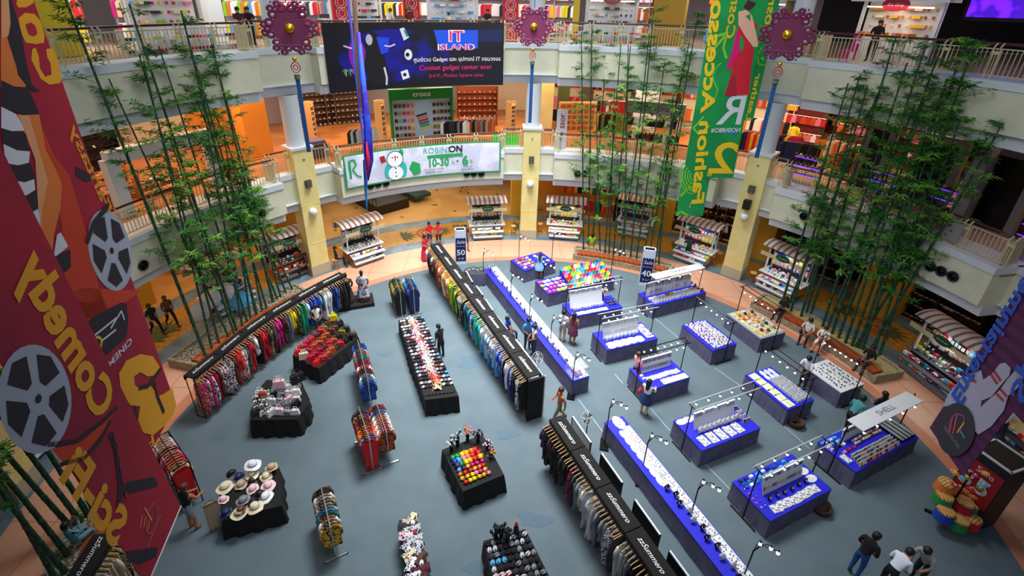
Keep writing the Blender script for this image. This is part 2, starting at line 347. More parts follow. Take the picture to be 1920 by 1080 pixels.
# ================================================================== railings
def railing(a0, a1, r, z, label, end_panels=True, lv=2):
    t = thing('railing', label, 'railing', group=None); n = max(1, round((a1 - a0) * pi / 180 * r / 1.5)); L = lambda k: a0 + (a1 - a0) * k / n
    mb = MB().mat('rail_brown'); m = max(4, n * 3); mb.tube([pol(a0 + (a1 - a0) * k / m, r + .08, z + 1.1) for k in range(m + 1)], .045, 8); mb.build('handrail', t, True)
    mb = MB().mat('rail_cream')
    for zz in (.95, .12): mb.tube([pol(a0 + (a1 - a0) * k / m, r, z + zz) for k in range(m + 1)], .022, 5)
    nb = int((a1 - a0) * pi / 180 * r / .14)
    for k in range(nb + 1):
        a = a0 + (a1 - a0) * k / nb; mb.box(pol(a, r, z + .53), (.022, .022, .84), radians(a))
    mb.build('bars', t)
    for k in range(n + 1):
        a = L(k); mb = MB().mat('rail_cream')
        for s in (-.09, .09):
            da = math.degrees(s / r)
            mb.tube([pol(a + da, r, z), pol(a + da, r, z + .85), pol(a + da, r - .06, z + 1.0), pol(a + da, r + .06, z + 1.12)], .028, 5)
        mb.box(pol(a, r, z + .82), (.05, .24, .1), radians(a)); mb.build('post', t)
    if end_panels:
        for a in (a0 + .6, a1 - .6):
            mb = MB().mat('rail_cream').box(pol(a, r + .45, z + .5), (.8, .06, 1.0), radians(a)); mb.build('side_panel', t)
names_b = {0: 'dark storefront side', 1: 'behind the tall bamboo screen', 2: 'behind the big banner', 3: 'beside the leaning bamboo', 4: 'past the red banner'}
for lv, z in ((2, Z2), (3, Z3)):
    fl = 'second storey' if lv == 2 else 'top storey'; bays = BAYS[lv]
    for i, (a0, a1) in enumerate(bays[:4]):
        railing(a0 + .2, a1 - .2, RB + .22, z, 'cream railing with brown handrail on the %s balcony %s' % (fl, names_b[i]), lv=lv)
    ends = [(bays[i][1], bays[i + 1][0]) for i in range(4)]
    for i, (a0, a1) in enumerate(ends):
        c = COLA[i + 1] if i < 4 else a0
        d = 2.0
        if a0 < c - d - .5: railing(a0 + .3, c - d, RR + .2, z, 'short cream railing on the %s between balcony and %s column, dark storefront side' % (fl, ORD[i + 1]), False)
        if a1 > c + d + .5: railing(c + d, a1 - .3, RR + .2, z, 'short cream railing on the %s between %s column and the next balcony' % (fl, ORD[i + 1]), False)
# round vents on the balcony fronts
def vent(a, z, label, group=None, lv=2):
    n = pol(a, 1) - Vector((OX, OY, 0)); n = Vector((cos(radians(a)), sin(radians(a)), 0)); R = Matrix.Rotation(radians(a) - pi / 2, 4, 'Z') @ Matrix.Rotation(pi / 2, 4, 'X')
    t = thing('air_vent', label, 'vent', pol(a, RB - .02, z), group=group)
    mb = MB(); mb.X = R; mb.mat('black'); mb.lathe([(.17, 0), (.2, .03), (.2, .07), (.15, .08), (.14, .03)], 18); mb.build('rim', t, True)
    mb = MB(); mb.X = R; mb.mat('black_metal'); mb.lathe([(.145, .03), (.07, .02), (.06, .07), (.001, .075)], 14); mb.build('nozzle', t, True)
VB = [(100.6, 'pale banner', [(875, 325), (888, 325), (902, 325)], 3), (0, 'narrow hanging banner', [(694, 348), (708, 345), (723, 343)], 3)]
def fpx(u, v, r=15.5):
    d = ray(u, v); lo = None
    for k in range(200, 4000):
        t = k * .01; p = d * t
        if p.y > OY and hypot(p.x - OX, p.y - OY) > r: return Vector((p.x, p.y, CAMH + p.z))
for nm, pts in [('below the pale shop banner', [(875, 325), (888, 325), (902, 325)]), ('beside the narrow hanging banner', [(694, 348), (708, 345), (723, 343)]), ('on the dark storefront balcony', [(1747, 499), (1767, 508), (1789, 518)]),
                ('behind the bamboo screen', [(1083, 325), (1097, 325)]), ('near the leaning bamboo', [(490, 400)]), ('beside the red banner', [(266, 497)]), ('low by the dark bamboo', [(1509, 405)])]:
    for k, (u, v) in enumerate(pts):
        p = fpx(u, v)
        vent(ang(p), p.z, 'round black air vent %s%s' % (nm, ', %s of the row' % ORD[k] if len(pts) > 1 else ''))
# lamps, speakers and boxes on the columns
for i, nm in ((1, 'dark storefront side column'), (2, 'middle column'), (3, 'column by the seated man on the stool')):
    a = COLA[i]; rz = radians(a); f = RCOL - .5
    t = thing('globe_lamp', 'round white globe lamp on the %s' % nm, 'lamp', pol(a, f - .14, 3.75))
    MB().mat('globe').sph((0, 0, 0), .21, 14, 9).build('globe', t, True); MB().mat('white_paint').box(Vector((cos(rz), sin(rz), 0)) * .1, (.12, .12, .1), rz).build('bracket', t)
    t = thing('loudspeaker', 'small dark wire-framed box high on the %s' % nm, 'speaker', pol(a, f - .1, 5.25), rz)
    MB().mat(flat('#3a3836')).box((0, 0, 0), (.18, .3, .36)).build('case', t); m2 = MB().mat(flat('#8c8878'))
    for k in range(4): m2.box((-.1, 0, -.13 + k * .085), (.02, .26, .02))
    m2.build('grille', t)
    tag(MB().mat(flat('#777777')).box((0, 0, 0), (.05, .1, .06)).build('wall_socket', None, loc=pol(a, f - .02, 6.5), rz=rz), 'tiny grey fitting near the top of the %s' % nm, 'fitting')
t = thing('loudspeaker', 'black speaker box above the globe lamp of the dark storefront side column', 'speaker', pol(COLA[1], RCOL - .72, 4.45), radians(COLA[1]))
MB().mat('black').box((0, 0, 0), (.3, .34, .48)).build('case', t); MB().mat('black_metal').box((.2, 0, 0), (.15, .06, .06)).build('bracket', t)
# ceiling lights of the storeys
def warm(a, r, z, p, col=(1, .72, .45), s=3.0): return area('ceiling_light', pol(a, r, z), s, p, col)
for a in (20, 58, 75): warm(a, 19.5, 4.2, 55 if a > 40 else 25)
for a in (98, 112, 126): warm(a, 20.5, 4.2, 160, (1, .86, .66), 4)
for a in (112,): warm(a, 26, 4.2, 200, (1, .86, .66), 5)
for a in (150, 170): warm(a, 20, 4.2, 110)
for a in (14, 30): warm(a, 21, 9.9, 90, (1, .6, .4))
for a in (48, 60, 74, 90): warm(a, 21, 9.9, 260, (1, .75, .52), 4)
for a in (104, 118, 131): warm(a, 21.5, 9.9, 300, (1, .8, .6), 4)
for a in (143, 157, 172): warm(a, 20.5, 9.9, 270, (1, .66, .42), 4)
for a in (60, 76, 92, 108, 124, 140, 156): warm(a, 20.5, 15.3, 230, (1, .96, .92), 4)
warm(22, 20.5, 15.3, 12, (.5, .4, 1), 4)
# ================================================================== people
def seg_dist(p, a, b):
    ab = b - a; t = max(0, min(1, (p - a).dot(ab) / max(ab.dot(ab), 1e-9))); return (p - a - ab * t).length
_headparts = {}
def head_parts():
    if _headparts: return _headparts
    m = MB().mat('eye')
    for s in (-1, 1): m.sph((s * .033, .088, .015), .011, 6, 4)
    _headparts['eyes'] = m.mesh('eyes')
    m = MB().mat('lip').box((0, .092, -.055), (.045, .012, .012)); _headparts['mouth'] = m.mesh('mouth')
    return _headparts
def person(label, pos, face, pose='stand', skin='skin_light', shirt='#333333', pants='#222222', hair='hair', h=1.66, sleeve='short', leg='long', shoe='#2a2522', hairlen=0, skirt=None, lean=0, arms=None, sit_z=.5, bag=None, group=None, turn=0, hat=None):
    k = h / 1.7
    J = {'pel': (0, 0, .95), 'wai': (0, 0, 1.08), 'che': (0, .01, 1.28), 'nec': (0, -.01, 1.46), 'hea': (0, .015, 1.565), 'top': (0, .01, 1.63)}
    for s, c in ((-1, 'l'), (1, 'r')):
        J['sh' + c] = (s * .17, 0, 1.4); J['hi' + c] = (s * .09, 0, .92); J['kn' + c] = (s * .1, .03, .5); J['an' + c] = (s * .1, -.02, .08); J['to' + c] = (s * .13, .12, .035)
        J['el' + c] = (s * .24, -.03, 1.13); J['wr' + c] = (s * .25, .08, .9); J['ha' + c] = (s * .25, .11, .83)
    A = arms or pose
    if A == 'reach':
        for s, c in ((-1, 'l'), (1, 'r')): J['el' + c] = (s * .23, .14, 1.17); J['wr' + c] = (s * .15, .36, 1.12); J['ha' + c] = (s * .13, .43, 1.1)
    elif A == 'onereach':
        J['elr'] = (.26, .16, 1.2); J['wrr'] = (.2, .4, 1.1); J['har'] = (.19, .47, 1.07)
    elif A in ('hold', 'phone', 'sit'):
        for s, c in ((-1, 'l'), (1, 'r')): J['el' + c] = (s * .24, .03, 1.12); J['wr' + c] = (s * .08, .25, 1.12 if A == 'phone' else 1.0); J['ha' + c] = (s * .05, .31, 1.15 if A == 'phone' else 1.0)
    elif A == 'camera':
        for s, c in ((-1, 'l'), (1, 'r')): J['el' + c] = (s * .22, .14, 1.25); J['wr' + c] = (s * .07, .26, 1.5); J['ha' + c] = (s * .05, .25, 1.57)
    elif A == 'walk':
        J['ell'] = (-.24, -.1, 1.15); J['wrl'] = (-.25, -.1, .92); J['hal'] = (-.25, -.08, .85); J['elr'] = (.24, .03, 1.14); J['wrr'] = (.22, .22, 1.0); J['har'] = (.21, .28, .96)
    if pose == 'walk':
        J['knl'] = (-.1, .2, .52); J['anl'] = (-.1, .26, .09); J['tol'] = (-.12, .42, .05); J['knr'] = (.1, -.06, .5); J['anr'] = (.1, -.34, .16); J['tor'] = (.12, -.24, .05)
    dz = 0
    if pose == 'sit':
        dz = sit_z - .9
        for s, c in ((-1, 'l'), (1, 'r')):
            J['kn' + c] = (s * .13, .42, .93); J['an' + c] = (s * .13, .44, .93 - .44 * sit_z / .5); J['to' + c] = (s * .15, .6, .89 - .44 * sit_z / .5)
    if pose == 'crouch':
        dz = -.45
        for s, c in ((-1, 'l'), (1, 'r')): J['kn' + c] = (s * .16, .36, .95); J['an' + c] = (s * .13, .05, .53); J['to' + c] = (s * .15, .22, .49)
    JJ = {}
    for n, p in J.items():
        p = Vector(p)
        if lean and n[:2] in ('wa', 'ch', 'ne', 'he', 'to', 'sh', 'el', 'wr', 'ha') and n not in ('tol', 'tor'):
            q = p - Vector((0, 0, .95)); p = Vector((0, 0, .95)) + Matrix.Rotation(-radians(lean), 3, 'X') @ q
        JJ[n] = (p + Vector((0, 0, dz))) * k
    names = list(JJ); idx = {n: i for i, n in enumerate(names)}
    E = [('pel', 'wai'), ('wai', 'che'), ('che', 'nec'), ('nec', 'hea'), ('hea', 'top')]
    for c in 'lr': E += [('che', 'sh' + c), ('sh' + c, 'el' + c), ('el' + c, 'wr' + c), ('wr' + c, 'ha' + c), ('pel', 'hi' + c), ('hi' + c, 'kn' + c), ('kn' + c, 'an' + c), ('an' + c, 'to' + c)]
    R = {'pel': (.155, .115), 'wai': (.14, .1), 'che': (.165, .115), 'nec': (.055, .055), 'hea': (.082, .098), 'top': (.06, .072), 'sh': .07, 'el': .046, 'wr': .032, 'ha': .04, 'hi': .1, 'kn': .065, 'an': .045, 'to': .045}
    me = bpy.data.meshes.new('body'); me.from_pydata([tuple(JJ[n]) for n in names], [(idx[a], idx[b]) for a, b in E], [])
    o = bpy.data.objects.new('body', me); COL.objects.link(o)
    md = o.modifiers.new('skin', 'SKIN'); md.use_smooth_shade = True; md.branch_smoothing = .6
    if not me.skin_vertices: me.attributes.new('skin_vertex', 'FLOAT', 'POINT') if False else None
    sv = me.skin_vertices[0].data if me.skin_vertices else None
    if sv is None: raise RuntimeError('skin layer')
    for n in names:
        r = R.get(n) or R.get(n[:2]); r = r if isinstance(r, tuple) else (r, r); sv[idx[n]].radius = (r[0] * k, r[1] * k); sv[idx[n]].use_root = (n == 'pel')
    sb = o.modifiers.new('smooth', 'SUBSURF'); sb.levels = 1; sb.render_levels = 1
    dg = bpy.context.evaluated_depsgraph_get(); ev = o.evaluated_get(dg); m2 = bpy.data.meshes.new_from_object(ev)
    bpy.data.objects.remove(o); bpy.data.meshes.remove(me)
    sk, sh, pa, so = MATS[skin], flat(shirt, .85), flat(pants, .85), flat(shoe, .6)
    B = [('pel', 'wai', 'w'), ('wai', 'che', 's'), ('che', 'nec', 's'), ('nec', 'top', 'k')]
    for c in 'lr':
        B += [('sh' + c, 'el' + c, 'k' if sleeve == 'none' else 's'), ('el' + c, 'wr' + c, 's' if sleeve == 'long' else 'k'), ('wr' + c, 'ha' + c, 'k'), ('che', 'sh' + c, 's'), ('hi' + c, 'kn' + c, 'p'), ('kn' + c, 'an' + c, 'p' if leg == 'long' else 'k'), ('an' + c, 'to' + c, 'f')]
    vs = [v.co.copy() for v in m2.vertices]; fs = [tuple(p.vertices) for p in m2.polygons]; mb = MB()
    mats = {'k': sk, 's': sh, 'p': pa, 'f': so}; order = [sk, sh, pa, so]; mb.ms = order[:]; mb.v = [tuple(v) for v in vs]; mb.f = fs
    for f in fs:
        c = sum((vs[i] for i in f), Vector()) / len(f); best = min(B, key=lambda b: seg_dist(c, JJ[b[0]], JJ[b[1]])); t = best[2]
        if t == 'w': t = 's' if (c - JJ['pel']).dot(JJ['wai'] - JJ['pel']) > 0.004 else 'p'
        mb.mi.append(order.index(mats[t]))
    bpy.data.meshes.remove(m2)
    mb.c = 0
    for s, c in ((-1, 'l'), (1, 'r')):
        d = (JJ['ha' + c] - JJ['wr' + c]).normalized(); side = d.cross(Vector((0, 1, 0.3))).normalized()
        if side.length < .1: side = Vector((1, 0, 0))
        nrm = side.cross(d); hp = JJ['ha' + c]
        for q, (off, L) in enumerate([(-.028, .055), (-.01, .072), (.009, .078), (.027, .068)]):
            a = hp + side * off * k; mb.tube([a, a + d * L * .55 * k + nrm * .006, a + d * L * k + nrm * .022 * k], [.0095 * k, .009 * k, .007 * k], 5)
        a = hp - d * .02; mb.tube([a + side * -.03 * s, a + side * -.055 * s * k + d * .03 + nrm * .01, a + side * -.05 * s * k + d * .055 + nrm * .025], [.011, .01, .008], 5)
    t = thing('person', label, 'person', pos, face, group)
    mb.build('body', t, True)
    hc = JJ['hea']; Rh = Matrix.Rotation(radians(lean + (12 if pose in ('sit', 'stand') else 0)), 4, 'X').inverted(); Th = Matrix.Translation(hc + Vector((0, 0, .02 * k))) @ Matrix.Rotation(turn, 4, 'Z') @ Rh
    for nm, m in head_parts().items():
        q = place(m, nm, t); q.matrix_local = Th @ Matrix.Scale(k, 4)
    n = MB(); n.X = Th @ Matrix.Scale(k, 4); n.mat(skin).tube([(0, .085, .02), (0, .115, -.02), (0, .09, -.03)], [.008, .016, .006], 5)
    n.build('nose', t, True)
    for s in (-1, 1): n = MB(); n.X = Th @ Matrix.Scale(k, 4); n.mat(skin).sph((s * .084, 0, -.01), .026, 6, 4, (.4, .8, 1.1)); n.build('ear', t, True)
    hm = MB(); hm.X = Th @ Matrix.Scale(k, 4); hm.mat(hair)
    hm.lathe([(.094, -.01), (.101, .03), (.096, .07), (.07, .108), (.03, .125), (.001, .128)], 14, (0, -.012, 0), .95, 1.08)
    hm.lathe([(.06, -.085), (.088, -.05), (.099, 0), (.1, .04)], 12, (0, -.022, 0), .93, 1.0) if hairlen == 0 else None
    if hairlen:
        hm.lathe([(.05, -.1 - hairlen), (.085, -.08 - hairlen * .5), (.1, -.03), (.102, .04)], 12, (0, -.045, 0), 1, .75)
    hm.build('hair', t, True)
    if hat:
        m = MB(); m.X = Th @ Matrix.Scale(k, 4); m.mat(flat(hat)).lathe([(.19, .06), (.11, .07), (.1, .15), (.04, .17), (.001, .17)], 16); m.build('hat', t, True)
    if skirt:
        col, z0, r = skirt; p = JJ['wai'] if pose != 'sit' else JJ['pel'] + Vector((0, 0, .1)); m = MB().mat(flat(col, .85)); pr = []
        if pose == 'sit':
            m.tube([JJ['pel'] + Vector((0, -.05, .06)), JJ['pel'] + Vector((0, .2, .03)), (JJ['knl'] + JJ['knr']) / 2 + Vector((0, -.05, 0))], [.17 * k, .17 * k, .17 * k], 12)
        else: m.lathe([(.135, 1.1 * k + dz), (.17, .95 * k + dz), (r * .92, (.95 + z0) / 2 * k), (r, z0 * k)], 16, (0, 0, 0), 1, .78)
        m.build('skirt', t, True)
    if bag:
        col, x, y, z = bag; m = MB().mat(flat(col, .5)).sph((x, y, z), .13, 10, 6, (.5, .8, 1)); m.tube([(x, y, z + .1), (x * .4, 0, 1.42 * k)], .012, 5); m.build('shoulder_bag', t, True)
    return t
def face_to(p, q):   # heading (local +y towards q)
    return atan2(q[1] - p[1], q[0] - p[0]) - pi / 2
def P(label, uv, look, **k):
    p = at(*uv); q = at(*look); r = face_to(p, q); k.setdefault('skin', 'skin_tan'); return person(label, p, r, **k)
PEOPLE = []
def people():
    P('person in black T-shirt reaching over the long table of scarves', (828, 670), (790, 640), arms='onereach', lean=12, shirt='#0c0c0e', pants='#1a2230')
    P('person in white sleeveless top tending the handbag table', (600, 628), (612, 660), arms='hold', shirt='#e8e3da', pants='#2a3a40', sleeve='none', skin='skin_dark')
    P('person in bright blue polo behind the long jewellery counter', (988, 655), (1010, 690), arms='hold', shirt='#3c86c0', pants='#1c2c44', skin='skin_dark')
    P('person in white vest beside the pink cashier desk', (1000, 668), (975, 675), arms='hold', shirt='#e6e6ea', pants='#2c3c5c', sleeve='none', skin='skin_dark')
    P('seated cashier with blue top at the pink desk', (950, 637), (985, 650), pose='sit', arms='hold', shirt='#2440b0', pants='#23203a', skin='skin_dark')
    P('person in orange vest and shorts walking past the black rack end', (1047, 792), (1000, 800), pose='walk', shirt='#d06a34', pants='#6a6a48', sleeve='none', leg='short', skin='skin_tan', hair='hair_brown')
    P('person in maroon dress holding a drink by the silver necklace stall', (1072, 645), (1100, 620), arms='phone', shirt='#6a2c44', pants='#6a2c44', leg='short', sleeve='none', hairlen=.16, skirt=('#6a2c44', .55, .24), skin='skin_tan')
    P('person in white shirt with blue backpack by the silver necklace stall', (1053, 640), (1085, 600), arms='hold', shirt='#e4e2de', pants='#a89c84', leg='short', bag=('#2a5a8a', -.05, -.2, 1.2), skin='skin_light')
    P('person in light blue dress at the small soap table', (1010, 523), (1016, 490), arms='reach', shirt='#7fb0e6', pants='#7fb0e6', leg='short', hairlen=.3, hair='hair_brown', skirt=('#7fb0e6', .62, .27), skin='skin_tan')
    P('person in pink top standing between two jewellery stalls', (1188, 722), (1230, 712), arms='hold', shirt='#f09aa0', pants='#3a3440', hair='hair_brown', skin='skin_light')
    P('person in white blouse and navy skirt with round red bag', (1206, 777), (1240, 735), arms='reach', shirt='#eef0f2', pants='#1c3668', leg='short', hairlen=.22, skirt=('#1c3668', .6, .23), bag=('#e02030', -.28, .0, .98), skin='skin_light')
    P('person in white T-shirt between the bulb-lit stall and the white table', (1502, 727), (1470, 740), arms='reach', lean=14, shirt='#dfe4ee', pants='#23252c', skin='skin_dark')
    P('person in teal polo bending beside the shell stall', (1581, 812), (1640, 780), pose='walk', lean=34, arms='reach', shirt='#3f8a8a', pants='#23181e', skin='skin_dark', h=1.72)
    P('person in black patterned top beside the teal polo', (1632, 800), (1600, 770), arms='hold', shirt='#14141c', pants='#14141c', skin='skin_tan', hairlen=.1)
    P('long-haired person in dark top seated alone on the bench', (1463, 597), (1430, 612), pose='sit', arms='phone', shirt='#16130f', pants='#1a1a1e', hairlen=.22, skin='skin_tan', sit_z=.5)
    P('person in white striped top seated on the bench hugging a bag', (1507, 640), (1488, 668), pose='sit', shirt='#dfe0e2', pants='#20222a', hairlen=.1, bag=('#22242a', .2, .28, .62), skin='skin_tan')
    P('person in white top with red item on lap seated on the bench', (1535, 655), (1510, 680), pose='sit', arms='phone', shirt='#e8e6e4', pants='#e8e2de', leg='short', skin='skin_light', bag=('#b02838', 0, .3, .62))
    P('person in dark jacket seated at the bench end', (1620, 693), (1590, 706), pose='sit', arms='hold', shirt='#0e1014', pants='#14284a', skin='skin_tan', hairlen=.06)
    P('person in black printed T-shirt and jeans with green drink', (1597, 1078), (1660, 1050), arms='hold', lean=16, shirt='#0c0b0d', pants='#1c4a86', skin='skin_dark', h=1.7)
    P('person in white T-shirt stooping beside the grey T-shirt', (1650, 1108), (1700, 1075), arms='reach', lean=42, shirt='#e8f0fa', pants='#14161c', skin='skin_tan')
    P('person in grey T-shirt facing the stooping white T-shirt', (1712, 1092), (1672, 1110), arms='reach', lean=26, shirt='#a9a9ae', pants='#1c2028', skin='skin_tan')
    P('person in white long-sleeved shirt walking behind the bowling banner', (1858, 828), (1830, 760), pose='walk', arms='walk', shirt='#dfe6ee', pants='#14223c', sleeve='long', skin='skin_tan', h=1.7)
    P('person in long red floral dress at the far rack end', (798, 488), (830, 500), arms='hold', shirt='#c23038', pants='#c23038', skin='skin_tan', hairlen=.2, skirt=('#c4203c', .12, .28))
    P('person in red T-shirt and dark shorts by the palm mosaic', (806, 462), (830, 480), arms='hold', shirt='#d01c24', pants='#2a3450', leg='short', skin='skin_tan')
    P('person in red patterned top beside the red T-shirt', (823, 462), (823, 490), arms='hold', shirt='#c43a3c', pants='#2a1c24', leg='short', skin='skin_tan', hairlen=.12)
    P('person in dark floral shirt walking before the far cart', (873, 468), (895, 500), pose='walk', arms='walk', shirt='#3c2430', pants='#54303c', leg='short', skin='skin_tan')
    P('person in black T-shirt seated on a stool beside the yellow pier', (633, 504), (650, 500), pose='sit', arms='hold', shirt='#101014', pants='#1c1818', sit_z=.66, skin='skin_tan')
    P('person in purple top seated by the cart near the pier', (577, 515), (560, 520), pose='sit', arms='hold', shirt='#3a1c30', pants='#241a20', sit_z=.6, skin='skin_tan')
    P('person in blue jacket seated on the planter edge taking a photo', (152, 1040), (230, 960), pose='sit', arms='camera', shirt='#5aa0b4', pants='#6a93a0', sleeve='long', sit_z=.55, skin='skin_tan')
    P('person in black vest and grey shorts holding up beige trousers', (365, 990), (392, 960), arms='reach', lean=10, shirt='#101218', pants='#9a9ea6', leg='short', sleeve='none', hair='hair_brown', skin='skin_tan', h=1.7, shoe='#7a4a2c')
    P('person in dark coat strolling past the palm mosaic, slimmer of the pair', (297, 628), (330, 640), pose='walk', arms='walk', shirt='#101820', pants='#101418', skin='skin_tan')
    P('person in brown jacket strolling beside the dark coat', (325, 612), (350, 625), pose='walk', arms='walk', shirt='#6a4a2c', pants='#20181c', sleeve='long', hair='hair_brown', skin='skin_tan')
    P('person in dark grey shirt shopping at the bright toy cart', (1286, 490), (1296, 470), arms='reach', shirt='#34383c', pants='#14141a', skin='skin_dark')
    P('person in lime green top seated on the bench by thin bamboo', (1108, 472), (1112, 440), pose='sit', arms='hold', shirt='#8cc61c', pants='#d8a414', hairlen=.06, skin='skin_tan')
    P('person legs striding on the beige floor beyond the balcony', (870, 362), (900, 372), pose='walk', arms='walk', shirt='#b8483c', pants='#3c3c44', leg='short', skin='skin_tan')
    def PU(label, a, r, z, la, **k):
        p = pol(a, r, z); q = pol(la, RB - 5, z); return person(label, p, face_to(p, q), **k)
    PU('person in maroon shirt leaning on the top storey handrail', 140.4, 17.2, Z3, 142, arms='reach', shirt='#4a2028', pants='#1c1c24')
    PU('person in black top leaning on the top storey handrail', 138.9, 17.3, Z3, 140, arms='reach', shirt='#0e0e12', pants='#141418', hairlen=.1)
    PU('person in red polo standing at the top storey handrail by the white shaft', 137.6, 18.2, Z3, 130, arms='reach', shirt='#b02820', pants='#141a28')
    PU('person in white shirt bending over top storey displays', 116.5, 17.6, Z3, 90, arms='reach', lean=20, shirt='#e4e6ea', pants='#1c2430', hair='hair_brown')
    PU('person in maroon dress and hat on the top storey', 112.5, 18.0, Z3, 120, arms='hold', shirt='#6a1c24', pants='#6a1c24', hat='#5a6a3c', skirt=('#6a1c24', .5, .25))
    PU('small person in white vest on the top storey', 105.3, 18.6, Z3, 95, arms='hold', shirt='#eeeeee', pants='#c89064', sleeve='none', h=1.4)
    PU('person in dark clothes on the top storey beside the towels', 99.0, 17.2, Z3, 120, arms='reach', shirt='#14161c', pants='#1c2430')
    PU('person at the lit snack kiosk counter, back turned', 36.4, 17.2, Z3, 36, arms='hold', shirt='#0c0a0c', pants='#0c0a0c', hairlen=.1)
    PU('person strolling on the orange second storey floor', 143.5, 21.5, Z2, 120, pose='walk', arms='walk', shirt='#1a1a1e', pants='#6a3c24', leg='short')
people()
# ================================================================== garments and racks
PAL = {'black': '#0b0b0e', 'charcoal': '#2c2e33', 'grey': '#7c8288', 'white': '#e4e7ea', 'cream': '#ddd0b0', 'beige': '#b8a482', 'brown': '#5a3a26', 'rust': '#b04a1c', 'orange': '#d8762a', 'mustard': '#cf9a20', 'yellow': '#e0cf1c',
       'lime': '#8fc42a', 'green': '#1f8a48', 'emerald': '#1fa07a', 'teal': '#1a7f8c', 'sky blue': '#4aa4dc', 'blue': '#1c4fb8', 'royal blue': '#1a3fae', 'navy': '#15204e', 'purple': '#4a2a5e', 'plum': '#4a1c34', 'maroon': '#5e1626', 'red': '#cf1c22', 'crimson': '#b01438', 'magenta': '#c41a7a', 'pink': '#e47c9c', 'pale pink': '#eec6cc', 'silver': '#b6bac2', 'olive': '#7c7a20', 'gold': '#d9ac2c', 'turquoise': '#30b8b4'}
_gm = {}
def garment_mesh(kind, mat, seed=0):
    k = (kind, mat, seed)
    if k in _gm: return _gm[k]
    rn = random.Random(seed); mb = MB().mat(mat); L = {'dress': 1.25, 'top': .82, 'trousers': 1.02, 'long': 1.42}[kind]; rows, cols = 8, 8; vs = []; ph = rn.random() * 6
    def half(z):
        t = z / L
        if kind == 'trousers': return .17 + .03 * t
        if t < .08: return .08 + 1.9 * t
        return .23 + ({'dress': .03, 'top': -.01, 'long': .05}[kind]) * sin(t * 5 + ph) * 1.0
    for sgn in (1, -1):
        for i in range(rows + 1):
            z = L * i / rows; h = half(z)
            for j in range(cols + 1):
                x = -h + 2 * h * j / cols; e = 1 - abs(2 * j / cols - 1) ** 3
                y = sgn * (.018 + .022 * e * (.6 + .6 * i / rows)) + .02 * sin(j * 2.1 + ph + i * .35) * (i / rows)
                vs.append((x, y, -.05 - z - .03 * rn.random() * (i == rows)))
    n = (rows + 1) * (cols + 1); fs = []
    for i in range(rows):
        for j in range(cols):
            a = i * (cols + 1) + j; fs += [(a, a + 1, a + cols + 2, a + cols + 1), (n + a, n + a + cols + 1, n + a + cols + 2, n + a + 1)]
    for i in range(rows):
        for j in (0, cols):
            a = i * (cols + 1) + j; fs.append((a, a + cols + 1, n + a + cols + 1, n + a))
    for j in range(cols):
        for i in (0, rows):
            a = i * (cols + 1) + j; fs.append((a, a + 1, n + a + 1, n + a))
    mb.add(vs, fs)
    if kind in ('top', 'dress') and seed % 2 == 0:
        for s in (-1, 1): mb.tube([(s * .2, 0, -.1), (s * .26, .0, -.3), (s * .25, 0, -.5)], [.035, .045, .05], 6)
    _gm[k] = mb.mesh('garment', True); return _gm[k]
M('charcoal_plastic', '#232428', .5)
_hm = MB().mat('wood_light').tube([(-.2, 0, -.07), (0, 0, 0), (.2, 0, -.07)], .012, 5)
_hm.mat('chrome').tube([(0, 0, 0), (0, 0, .05), (.02, 0, .07)], .006, 4); HANG = _hm.mesh('hanger')
_hm = MB().mat('charcoal_plastic').tube([(-.2, 0, -.07), (0, 0, 0), (.2, 0, -.07)], .01, 5)
_hm.mat('chrome').tube([(0, 0, 0), (0, 0, .05), (.02, 0, .07)], .006, 4); HANG2 = _hm.mesh('hanger'); step_dark = [0]
def garment(p, rz, kind, pat, colname, where, i, group=None, noun=None, sc=1):
    desc = {'cloth': 'plain', 'cloth_floral': 'floral', 'cloth_dark_print': 'dark printed', 'cloth_batik': 'batik', 'cloth_stripe': 'striped'}[pat]
    noun = noun or {'dress': 'dress', 'top': 'shirt', 'trousers': 'trousers', 'long': 'long dress'}[kind]
    me = garment_mesh(kind, pat, i % 4); o = place(me, noun.replace(' ', '_'), None, p, rz, PAL[colname])
    tag(o, '%s %s %s %s' % (desc, colname, noun, where), 'clothing', group)
    if sc != 1: o.scale = (sc,) * 3
    place(HANG2 if step_dark[0] else HANG, 'hanger', o); return o
def hang_row(A, B, z, where, cols, rnd, kinds=('dress', 'top', 'long'), pats=('cloth',), step=.115, jit=.1, group=None, sc=1):
    d = (B - A); L = d.length; d.normalize(); n = int(L / step); rz = atan2(d.y, d.x) + pi / 2
    for i in range(n):
        c = cols[min(len(cols) - 1, int(i * len(cols) / n))]
        if isinstance(c, tuple): cn, pt = c
        else: cn, pt = c, rnd.choice(pats)
        p = A + d * (L * (i + .5) / n); p.z = z
        garment(p, rz + rnd.uniform(-jit, jit), rnd.choice(kinds), pt, cn, 'on the %s, %s from %s' % (where[0], nth(i), where[1]), i, group, sc=sc)
